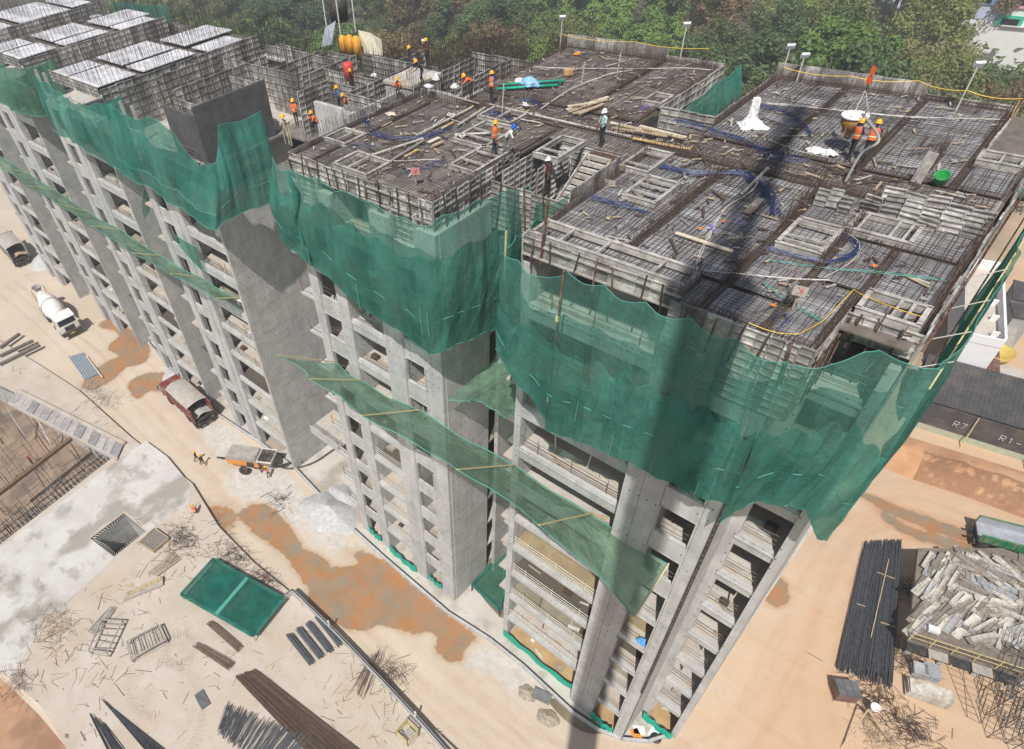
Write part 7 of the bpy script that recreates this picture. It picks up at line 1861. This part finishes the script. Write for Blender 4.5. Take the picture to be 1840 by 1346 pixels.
# panel stacks on the soil below the platform
def stack(label, px, py, ang, n, l, w, mat, th=.09):
    c = G(px, py, .02); t = thing('panel_stack', label, 'form panels', c); mm = MB(); mm.box(-l/2, l/2, -w/2, w/2, 0, th*.82); me = mm.mesh('panel', mat)
    for i in range(n): piece('panel', me, t, c+Vector((rr.uniform(-.05, .05), rr.uniform(-.05, .05), i*th)), (0, 0, R(ang)+rr.gauss(0, .02)))
stack('stack of long pale panels on the soil below the platform', 1662, 1250, 20, 11, 2.6, 1.1, FPM[0].materials[0]); stack('square grey panel stack behind the long pale ones', 1648, 1208, 20, 8, .9, 1.0, FPM[1].materials[0]); stack('square bluish panel stack behind the long pale ones', 1668, 1212, 20, 8, 1.0, 1.1, simple('slate_panel', (.30, .32, .35), .7))
brushheap('tangle of rods beneath the big rebar stack', 1570, 1250, 130, 1.0, rusty, 0); brushheap('tangle of rods along the panel stacks', 1625, 1180, 150, .9, rusty, 0); brushheap('rod mesh offcuts at the bottom right', 1630, 1310, 190, 1.0, rusty, 0); brushheap('wooden offcuts at the bottom right beside the tripod', 1575, 1320, 90, .8, wood, 0)
brushheap('tangle of rods beside the big rebar stack upper end', 1625, 1060, 130, .8, rusty, 0)
# lattice of light scaffold frames
t = thing('scaffold_tower', 'dark scaffold frames standing at the bottom right', 'scaffold', G(1800, 1300, 0)); m = MB()
for px, py in ((1770, 1200), (1800, 1210), (1830, 1220), (1860, 1235), (1765, 1240), (1795, 1252), (1825, 1262), (1855, 1275), (1768, 1285), (1800, 1295), (1832, 1306), (1862, 1315), (1772, 1325), (1805, 1336), (1838, 1346), (1870, 1350)):
    p = G(px, py, 0)
    for s in (0, 1):
        m.tri(p+Vector((s*1.3, 0, 0)), p+Vector((s*1.3, 0, 4.2)), .03)
    for z in (.8, 1.6, 2.4, 3.2, 4.0): m.tri(p+Vector((0, 0, z)), p+Vector((1.3, 0, z)), .025); m.tri(p+Vector((0, 0, z)), p+Vector((0, 1.6, z)), .025)
    m.tri(p, p+Vector((1.3, 0, 2.0)), .02); m.tri(p+Vector((0, 0, 2)), p+Vector((1.3, 0, 4)), .02)
part('tubes', m, darksteel, t, stuff=True)
t = thing('ladder_frame', 'light ladder-like scaffold frame lying against the soil at right', 'scaffold', G(1740, 1250, 0)); a = G(1730, 1195, 2.0); b = G(1738, 1288, .1); o = Vector((.8, .1, 0)); m = MB()
for s in (a, a+o): m.tri(s, s+(b-a), .03)
for i in range(9): p = a.lerp(b, i/8); m.tri(p, p+o, .022)
part('rungs', m, darksteel, t, stuff=True)
t = thing('tripod_hoist', 'timber tripod with a white bucket at the bottom right', 'tripod', G(1560, 1300, 0)); tp2 = G(1560, 1275, 1.6)
for q in ((1510, 1346), (1600, 1335), (1580, 1300)): m = MB(); m.bar(G(*q, 0), tp2, .1, .1); part('leg', m, wood, t)
m = MB(); c = G(1569, 1275, .8); m.lathe([(.2, 0), (.32, .5), (.3, .5), (.18, .05)], 14, Matrix.Translation(c)); part('white_bucket', m, white, t, smooth=True)
# soil bank with wire mesh, small kerb of stones
bank = [G(*q, .02) for q in ((1590, 840), (1640, 858), (1730, 890), (1835, 925), (1990, 975), (1990, 905), (1840, 850), (1700, 800), (1610, 790))]
g = []
lo = [(1578, 838), (1640, 862), (1735, 893), (1840, 932), (2000, 985)]; hi = [(1600, 795), (1660, 812), (1750, 840), (1850, 872), (2000, 925)]
for j in range(9):
    v = j/8; row = []
    for i in range(60):
        u = i/59; a = lin([G(*q, .02) for q in lo], u); b = lin([G(*q, 1.2) for q in hi], u); p = a.lerp(b, v); p.z = .02+1.3*math.sin(v*1.57)+.12*math.sin(u*31+v*4)*v+.06*rr.uniform(-1, 1)*(v > .05); row.append(p)
    g.append(row)
back = [[Vector((p.x, p.y+3.0, .03)) for p in g[-1]]]
m = MB(); m.sheet(g+back); bs = slab_mat('laterite_bank', (.50, .26, .125), (.60, .36, .20), (.36, .18, .09), .6); struct('soil_bank', m, bs, smooth=True)
t = thing('wire_mesh', 'rusty wire mesh laid along the orange soil bank', 'wire mesh', g[0][30]); m = MB()
for i in range(10, 59):
    for k in range(4):
        p = g[0][i].lerp(g[0][i+1], k/4); q_ = g[4][i].lerp(g[4][i+1], k/4); r_ = g[8][i].lerp(g[8][i+1], k/4); m.tri(p+Vector((0, 0, .08)), q_+Vector((0, 0, .1)), .011); m.tri(q_+Vector((0, 0, .1)), r_+Vector((0, 0, .1)), .011)
for j in range(16):
    for i in range(10, 59): a_ = g[j//2][i].lerp(g[j//2+1][i], (j % 2)*.5); b_ = g[j//2][i+1].lerp(g[j//2+1][i+1], (j % 2)*.5); m.tri(a_+Vector((0, 0, .09)), b_+Vector((0, 0, .09)), .011)
part('wires', m, simple('mesh_rust', (.30, .17, .10), .85, 0, .3, 3, obj=False), t, stuff=True)
# dark fence of horizontal sheets with a ribbed roof behind
f0, f1 = G(1615, 758, 0), G(2000, 880, 0); d = (f1-f0).normalized(); n = Vector((-d.y, d.x, 0)); Lf = (f1-f0).length
t = thing('sheet_fence', 'dark fence of horizontal sheets with chalked marks at the right', 'fence', f0)
fdark = simple('dark_sheet', (.075, .072, .075), .55, .2, .25, 2, dirt=(.15, .12, .1)); fgreen = simple('pale_green_panel', (.40, .46, .34), .7, 0, .2, 2, dirt=(.45, .38, .3))
for k in range(8):
    z = .75+.3*k; m = MB(); a = f0+n*(.1*k*.5); m.add([a+Vector((0, 0, z)), a+d*Lf+Vector((0, 0, z)), a+d*Lf+n*.05+Vector((0, 0, z+.3)), a+n*.05+Vector((0, 0, z+.3))], [(0, 1, 2, 3)]); m.bar(a+Vector((0, 0, z)), a+d*Lf+Vector((0, 0, z)), .05, .05); part('sheet_board', m, fdark, t)
m = MB(); m.bar(f0+Vector((0, 0, .38)), f1+Vector((0, 0, .38)), .06, .74); part('foot_panel', m, fgreen, t)
for u in (.05, .32, .62, .85):
    p = f0+d*Lf*u-n*.3; m = MB(); m.bar(p-n*.6, p+Vector((0, 0, 3.2))+n*.5, .07, .07); m.bar(p-n*.7, p+Vector((0, 0, 1.2))+n*.1, .06, .06); part('brace', m, darksteel if u != .32 else bamboo, t)
# chalk marks R7 and R1
STRK = {'R': ((0, 0, 0, 1), (0, 1, .6, 1), (.6, 1, .6, .5), (.6, .5, 0, .5), (.1, .5, .6, 0)), '7': ((0, 1, .6, 1), (.6, 1, .1, 0)), '1': ((.3, 0, .3, 1), (.3, 1, .1, .75)), '-': ((0, .4, .6, .4),)}
for txt, u in (('R7', .235), ('R1-', .455)):
    m = MB(); base = f0+d*Lf*u-n*.03+Vector((0, 0, 1.55))
    for i, ch_ in enumerate(txt):
        for x0, z0, x1, z1 in STRK[ch_]: m.bar(base+d*(i*.62+x0*.6)+Vector((0, 0, z0*.55))+n*z0*.1, base+d*(i*.62+x1*.6)+Vector((0, 0, z1*.55))+n*z1*.1, .035, .02)
    part('chalk_mark', m, white, t)
sh = thing('shed_roof', 'dark ribbed shed roof behind the chalk marked fence', 'roof', f0+Vector((0, 0, 3)))
for i in range(46):
    p = f0+d*(Lf*i/46)+n*.5+Vector((0, 0, 3.2)); q_ = f0+d*(Lf*(i+.96)/46)+n*.5+Vector((0, 0, 3.2)); b = n*6.5+Vector((0, 0, .9)); m = MB()
    m.add([p, q_, q_+b, p+b], [(0, 1, 2, 3)]); m.bar(p, p+b, .06, .06); part('roof_sheet', m, fdark, sh)
m = MB(); m.bar(f0+n*7+Vector((0, 0, 1.9)), f1+n*7+Vector((0, 0, 1.9)), .2, 3.6); part('rear_wall', m, fdark, sh)
# white house with a roof terrace
ZT = 7.0
A, B, C_, D_ = [G(*q, ZT) for q in ((1736, 606), (1803, 620), (1822, 508), (1765, 492))]
ex = (B-A).normalized(); ey = (D_-A); ey = (ey-ex*ey.dot(ex)).normalized(); WX = (B-A).length; WY = (D_-A).length+2
hs = thing('white_house', 'white house with a roof terrace and thick parapet at the right edge', 'house', A-Vector((0, 0, ZT)))
def hb(nm, u0, u1, v0, v1, z0, z1, mat):
    o = A.copy(); o.z = 0; vs = [o+ex*u+ey*v+Vector((0, 0, z)) for z in (z0, z1) for v in (v0, v1) for u in (u0, u1)]
    m = MB(); m.add(vs, [(0, 2, 3, 1), (4, 5, 7, 6), (0, 1, 5, 4), (2, 6, 7, 3), (0, 4, 6, 2), (1, 3, 7, 5)]); return part(nm, m, mat, hs)
hwht = simple('house_white', (.80, .79, .80), .7, 0, .06, 1); hter = simple('terrace_tile', (.55, .49, .42), .8, 0, .15, 2); hgry = simple('house_grey', (.36, .35, .33), .8, 0, .15, 1)
hb('wall', 0, WX, 0, WY, 3.0, ZT-.5, hwht); hb('terrace_floor', -.0, WX, 0, WY, ZT-.49, ZT-.4, hter)
hb('parapet', 0, WX, -.02, .18, ZT-.4, ZT+.5, hwht); hb('parapet', WX-.2, WX+.02, .18, WY, ZT-.4, ZT+.7, hwht); hb('parapet', 0, WX-.2, WY-.2, WY+.02, ZT-.4, ZT+.6, hwht)
for v in (1.6, 4.6, 7.6): hb('parapet_fin', WX-.9, WX-.2, v, v+.25, ZT-.4, ZT+.2, hwht)
hb('porch_roof', -.5, WX-.3, -5.5, 0, 3.0, 3.3, hgry); hb('porch_wall', WX-1.0, WX-.7, -5.5, -.02, 0, 2.99, hwht); hb('lower_wall', 0, WX-.3, 0, .3, 0, 2.99, hgry); hb('tile_eave', WX, WX+1.2, -1.0, 4, 3.6, 3.8, rustred)
# yard bits beyond
def shed(label, quad, z, mat, hgt=.3, name='tin_roof', wallm=None):
    L = [G(*q, z) for q in quad]; t = thing(name, label, 'roof', (L[0]+L[2])/2-Vector((0, 0, hgt))); m = MB(); m.poly([(v.x, v.y) for v in L], z, thick=hgt); part('sheet', m, mat, t)
    if wallm:
        m = MB(); cen = sum(L, Vector())/len(L)
        Ls = [cen+(v-cen)*.92 for v in L]; m.poly([(v.x, v.y) for v in Ls], z-hgt-.01, thick=z-hgt-.02); part('wall', m, wallm, t)
shed('grey ribbed tin roof right of the white house', ((1812, 575), (1832, 578), (1818, 628), (1797, 622)), 3.0, dustgrey, .2, wallm=hgry); shed('dark tin roof at the right edge above the plants', ((1822, 502), (1860, 512), (1860, 545), (1820, 535)), 5.0, fdark, .2, wallm=hgry); shed('dark tin roof below the upper one at the right edge', ((1816, 542), (1860, 550), (1860, 575), (1822, 568)), 4.5, fdark, .2, wallm=hgry)
shed('pale concrete roof slab at the right picture edge', ((1800, 655), (1860, 668), (1860, 712), (1778, 690)), 3.0, conc_floor, .3, wallm=conc_wall); shed('cream roof slab behind the shed roof', ((1780, 690), (1860, 714), (1860, 735), (1775, 702)), 2.6, simple('cream_slab', (.58, .47, .33), .9), .3, wallm=conc_wall)
c = G(1786, 642, 3.0); m = MB(); m.lathe([(1.2, 0), (1.5, .9), (1.45, .9), (1.1, .1)], 18, Matrix.Translation(c)); single('yellow_tank', m, simple('yellow_tub', (.55, .40, .10), .6), 'open yellow tub beside the white house porch', 'tub', smooth=True)
# ================================================================== trees beyond the decks
def leafmat(name, a, b, c):
    t = NT(name); t.rough(.6)
    p = t.pos(obj=True)
    col = t.mix(t.noise(p, .45, 3, .5, .3, .7), a, b)
    col = t.mix(t.math('MULTIPLY', t.noise(p, 2.2, 3, .6, .5, .75), .7), col, c)
    oi = t.n('ObjectInfo'); col = t.mix(1.0, col, t.mix(oi.outputs['Random'], (.85, .87, .82), (1.6, 1.5, 1.4)), 'MULTIPLY')
    t.base(col)
    tr = t.n('BsdfTranslucent'); t.l(col, tr.inputs[0]); mx = t.n('MixShader'); mx.inputs[0].default_value = .42
    t.l(t.b.outputs[0], mx.inputs[1]); t.l(tr.outputs[0], mx.inputs[2]); t.l(mx.outputs[0], t.o.inputs[0])
    return t.m
SP = {
 'broad': (leafmat('leaf_bright', (.11, .20, .045), (.20, .32, .07), (.25, .37, .11)), 'bright green broad crowned tree'),
 'dark': (leafmat('leaf_dark', (.065, .11, .04), (.11, .175, .06), (.14, .20, .075)), 'dark green dense tree'),
 'feather': (leafmat('leaf_olive', (.125, .16, .05), (.19, .225, .075), (.25, .26, .105)), 'olive green feathery tree'),
 'dry': (leafmat('leaf_dry', (.14, .105, .055), (.22, .155, .08), (.16, .16, .065)), 'brownish half dry tree'),
 'pale': (leafmat('leaf_pale', (.15, .165, .06), (.23, .235, .10), (.31, .30, .16)), 'pale yellow green tree'),
 'flower': (leafmat('leaf_flower', (.40, .10, .02), (.55, .13, .03), (.08, .11, .03)), 'orange flowering tree')}
bark = simple('bark', (.11, .085, .06), .9, 0, .4, 5)
palebark = simple('pale_bark', (.30, .26, .20), .9, 0, .3, 5)
def crown_mesh(kind, seed):
    rr = random.Random(seed); m = MB(); tm = MB()
    prm = {'broad': (30, .68, 3.6, 280, .20), 'dark': (30, .85, 3.2, 280, .185), 'feather': (44, 1.05, 2.9, 190, .15), 'dry': (36, .95, 3.2, 170, .16), 'pale': (40, .62, 4.2, 230, .19), 'flower': (26, .55, 3.4, 240, .15)}[kind]
    n, asp, Rad, per, ls = prm
    H = 7.6
    cl = []
    for i in range(n):
        while True:
            v = Vector((rr.uniform(-1, 1), rr.uniform(-1, 1), rr.uniform(-1, 1)))
            if .25 < v.length < 1: break
        p = Vector((v.x*Rad, v.y*Rad, H+v.z*Rad*asp)); cl.append((p, rr.uniform(.45, 1.3)))
    for p, r in cl:
        for _ in range(per):
            d = Vector((rr.gauss(0, 1), rr.gauss(0, 1), rr.gauss(0, .8)+.25)).normalized()
            q = p+d*r*rr.uniform(.3, 1.15)**.7
            nn = (d+Vector((rr.gauss(0, .5), rr.gauss(0, .5), rr.gauss(0, .5)+.4))).normalized()
            e = nn.orthogonal().normalized(); e.rotate(Matrix.Rotation(rr.uniform(0, 6.28), 3, nn)); f = nn.cross(e); s = ls*rr.uniform(.6, 1.3)
            m.add([q-e*s, q+f*s*.55, q+e*s, q-f*s*.55], [(0, 1, 2, 3)])
    tm.tube([Vector((0, 0, -.5)), Vector((.1, .05, H*.35)), Vector((0, .1, H*.65)), Vector((.05, 0, H))], [.32, .24, .17, .07], 7)
    for p, r in cl[:12]:
        s = Vector((0, 0, H*rr.uniform(.45, .8))); tm.tube([s, s.lerp(p, .5)+Vector((0, 0, .3)), p], [.1, .07, .03], 5)
    return m.mesh('crown', SP[kind][0]), tm.mesh('trunk', palebark if kind in ('pale', 'feather') else bark, None, True)
VAR = {k: [crown_mesh(k, 100*i+hash_) for i in range(3)] for k, hash_ in (('broad', 1), ('dark', 2), ('feather', 3), ('dry', 4), ('pale', 5), ('flower', 6))}
LINE = [(-50, 0), (285, 0), (330, 30), (560, 92), (620, 100), (760, 112), (900, 130), (1010, 88), (1300, 128), (1400, 132), (1640, 178), (1840, 222), (2000, 250)]
def lineY(x):
    for (a, b), (c, d) in zip(LINE[:-1], LINE[1:]):
        if a <= x <= c: return b+(d-b)*(x-a)/(c-a)
    return 0
rr = random.Random(2024)
def species(px, py):
    w = {'dark': .3, 'feather': .3, 'broad': .25, 'dry': .1, 'pale': .05}
    if 720 < px < 900: w = {'dry': .6, 'feather': .2, 'dark': .2}
    elif 900 <= px < 1200: w = {'broad': .6, 'feather': .25, 'dark': .15}
    elif 1200 <= px < 1440: w = {'dark': .45, 'feather': .3, 'broad': .2, 'dry': .05}
    elif 1440 <= px < 1580: w = {'feather': .45, 'dark': .4, 'broad': .15}
    elif 1580 <= px < 1800: w = {'pale': .55, 'dark': .25, 'feather': .2}
    elif px >= 1800: w = {'dry': .5, 'dark': .3, 'pale': .2}
    elif 600 < px <= 720: w = {'dark': .55, 'feather': .25, 'dry': .2}
    ks = list(w); return rr.choices(ks, [w[k] for k in ks])[0]
rows = []; y = 62.0; ri = 0
while y < 330:
    sp = 8.6+(y-60)*.035; row = []
    x = -420+rr.uniform(0, sp)
    while x < 60:
        px_, py_, w_ = PJ((x, y, 12)); s = rr.uniform(1.15, 1.9)
        topy = PJ((x, y, 11.5*s))[1]
        blk = (px_ > 1702 and topy < 50 and y < 176) or (1530 < px_ < 1600 and topy < 14) or (628 < px_ < 668 and topy < 14)
        if w_ > 0 and not blk and 235 < px_ < 1900 and topy < lineY(px_)+14 and PJ((x, y, 2))[1] > -45:
            row.append((px_, x+rr.uniform(-2, 2), y+rr.uniform(-2.2, 2.2), s, topy))
        x += sp*rr.uniform(.8, 1.2)
    if row: rows.append(row)
    y += sp*.95
ordn = ['front', 'second', 'third', 'fourth', 'fifth', 'sixth', 'seventh', 'eighth', 'ninth', 'tenth', 'eleventh', 'twelfth', 'thirteenth', 'fourteenth', 'fifteenth', 'sixteenth', 'seventeenth', 'eighteenth', 'nineteenth', 'twentieth', 'twenty first', 'twenty second', 'twenty third', 'twenty fourth', 'twenty fifth']
def suffix(n): return '%d%s' % (n, 'th' if 10 <= n % 100 <= 20 else {1: 'st', 2: 'nd', 3: 'rd'}.get(n % 10, 'th'))
ntree = 0
for i, row in enumerate(rows):
    for j, (px_, x, y, s, ty) in enumerate(sorted(row)):
        if x > -14 and y > 150: continue
        k = species(px_, ty)
        if abs(px_-650) < 26 and i > 8 and rr.random() < .5: k = 'flower'
        cme, tme = rr.choice(VAR[k])
        t = thing('tree', '%s, %s from the left in the %s row beyond the decks' % (SP[k][1], suffix(j+1), ordn[min(i, 24)]), 'tree', (x, y, 0), 'trees beyond the decks', rz=rr.uniform(0, 6.28), local=True)
        t.scale = (s*rr.uniform(.9, 1.15), s*rr.uniform(.9, 1.15), s*rr.uniform(.92, 1.1))
        o = bpy.data.objects.new('crown', cme); link(o, t); o = bpy.data.objects.new('trunk', tme); link(o, t); ntree += 1
print('trees', ntree)
# palm beside the orange drums
def palm(label, p, h, seed):
    rr = random.Random(seed); t = thing('palm_tree', label, 'palm tree', p, local=True); m = MB(); m.tube([(0, 0, 0), (.2, 0, h*.5), (.1, .1, h)], [.22, .17, .13], 7); part('trunk', m, palebark, t, smooth=True)
    for k in range(16):
        a = k*2.4; el = rr.uniform(.1, 1.1); m = MB(); pts = []
        for i in range(9): u = i/8; r = 3.4*u; pts.append(Vector((math.cos(a)*r*math.cos(el*.5), math.sin(a)*r*math.cos(el*.5), h+r*math.sin(el)*(1-u*.9)-1.6*u*u)))
        m.tube(pts, .03, 3, False); sd = Vector((-math.sin(a), math.cos(a), 0))
        for i in range(1, 8):
            for f in range(3):
                q = pts[i].lerp(pts[min(i+1, 8)], f/3); L = .9*math.sin(math.pi*(i+f/3)/9)+.15
                for s in (-1, 1): e = q+sd*s*L*.75+Vector((math.cos(a)*L*.5, math.sin(a)*L*.5, -L*.5)); m.add([q, q+(pts[min(i+1, 8)]-pts[i])*.18, e], [(0, 1, 2)])
        part('frond', m, SP['feather'][0], t)
palm('palm tree with drooping fronds behind the orange drums', G(652, 82, 0)*.62*Vector((1, 1, 0)).length/1.414 if False else Vector((G(652, 60, 12).x, G(652, 60, 12).y, 0)), 13, 3)
palm('second palm tree right of the orange drums', Vector((G(690, 75, 11).x, G(690, 75, 11).y, 0)), 11, 4)
# undergrowth that fills the floor of the wood
m = MB(); rr = random.Random(8)
for _ in range(26000):
    y = 50+rr.random()**1.3*270; x = rr.uniform(-420, 20); px_, py_, w_ = PJ((x, y, 2))
    if w_ < 0 or not 250 < px_ < 1880 or py_ < -30 or py_ > lineY(px_)+25 or (x > -10 and y > 60): continue
    s = rr.uniform(.5, 1.1); q = Vector((x, y, rr.uniform(.2, 4.5))); nn = Vector((rr.gauss(0, .6), rr.gauss(0, .6), 1)).normalized(); e = nn.orthogonal().normalized(); e.rotate(Matrix.Rotation(rr.uniform(0, 6.28), 3, nn)); f = nn.cross(e)
    m.add([q-e*s, q+f*s*.6, q+e*s, q-f*s*.6], [(0, 1, 2, 3)])
o = struct('undergrowth', m, SP['dark'][0], kind='stuff'); o['label'] = 'undergrowth between the trees'
# ================================================================== far buildings
ab = GY(1722, 24, 178); t = thing('apartment_building', 'white apartment block with coloured window bands at the upper right', 'building', (ab.x, 178, 0))
wl = simple('apartment_white', (.80, .79, .77), .8, 0, .05, .5, obj=False); lb = simple('band_lilac', (.50, .55, .72), .8, 0, .08, 1); pk = simple('band_pink', (.70, .36, .42), .8, 0, .08, 1); gr = simple('band_green', (.05, .50, .32), .7, 0, .08, 1); bl_ = simple('band_blue', (.20, .30, .50), .8, 0, .08, 1)
box_part('wall', ab.x, ab.x+46, 178, 200, 0, 60, wl, t)
def onwall(nm, x0, y0, x1, y1, mat, dep=.15, parent=None):
    y0 -= 14; y1 -= 14; a = GY(x0, y0, 178); b = GY(x1, y1, 178); m = MB(); m.box(min(a.x, b.x), max(a.x, b.x), 178-dep, 178-.01, min(a.z, b.z), max(a.z, b.z)); return part(nm, m, mat, parent or t)
a = GY(1728, -4, 178); b = GY(1792, 46, 178)
onwall('panel', 1730, 0, 1790, 50, lb, .1)
w = onwall('window_surround', 1727, 0, 1800, 24, bl_, .3); onwall('window', 1752, 5, 1781, 20, glass, .34, w)
onwall('cornice', 1722, -12, 1806, 3, pk, .6)
w = onwall('window_surround', 1806, 2, 1850, 30, pk, .3); onwall('window', 1814, 7, 1846, 24, glass, .34, w)
w = onwall('window_surround', 1796, 40, 1834, 62, gr, .3); onwall('window', 1803, 46, 1828, 60, glass, .34, w)
onwall('cornice', 1800, 58, 1850, 64, wl, .5)
c = GY(1575, 8, 215); t = thing('grey_building', 'plain grey building glimpsed above the trees near the apartment block', 'building', (c.x, 215, 0)); box_part('wall', c.x-6, c.x+3, 215, 225, 0, c.z+8, hgry, t); box_part('end_wall', c.x+3.01, c.x+5, 214.8, 225, 0, c.z+7, wl, t)
for i in range(2): box_part('window', c.x-4+i*3, c.x-2.6+i*3, 214.9, 214.99, c.z-.5, c.z+1.2, glass, t)
c = GY(650, 4, 200); t = thing('blue_roofed_building', 'pale blue building glimpsed above the orange flowering tree', 'building', (c.x, 200, 0)); box_part('wall', c.x-7, c.x+7, 200, 212, 0, c.z+6, simple('pale_blue_wall', (.52, .66, .72), .8, 0, .06, 1), t); box_part('roof', c.x-7.5, c.x+7.5, 199.5, 213, c.z+6.01, c.z+6.5, wl, t)
t = thing('compound_wall', 'grey compound wall at the upper left before the trees', 'wall', (-150, 75, 0)); p0 = G(205, 18, 3); p1 = G(300, 26, 3); m = MB(); m.bar(Vector((p0.x, p0.y, 2)), Vector((p1.x, p1.y, 2)), .4, 6); part('wall', m, hgry, t)
for i in range(7): q = p0.lerp(p1, i/6); m = MB(); m.box(q.x-.35, q.x+.35, q.y-.35, q.y+.35, 0, 5.4); part('pier', m, wl, t)
t, g = net('green clad scaffold sheet at the very top left', [P(-128, 56, 30), P(-112, 58, 30)], [P(-128, 56, 12), P(-112, 58, 12)], gnet_dense, 30, 10, .1, .1, seed=55)
m = MB()
for i in range(9): m.bar((-128+2*i, 56.4+.25*i, 0), (-128+2*i, 56.4+.25*i, 30.5), .12, .12)
part('scaffold_post', m, darksteel, t, stuff=True)
# ================================================================== dusty air over the site
hz = bpy.data.materials.new('dusty_air'); hz.use_nodes = True
ht = hz.node_tree; ht.nodes.remove(ht.nodes['Principled BSDF'])
pv = ht.nodes.new('ShaderNodeVolumePrincipled'); pv.inputs['Density'].default_value = 0.0012
pv.inputs['Color'].default_value = (.92, .94, .97, 1); pv.inputs['Anisotropy'].default_value = .2
ht.links.new(pv.outputs[0], ht.nodes['Material Output'].inputs['Volume'])
m = MB(); m.box(-492, 172, -92, 472, -6, 97)
struct('haze', m, hz, kind='stuff')
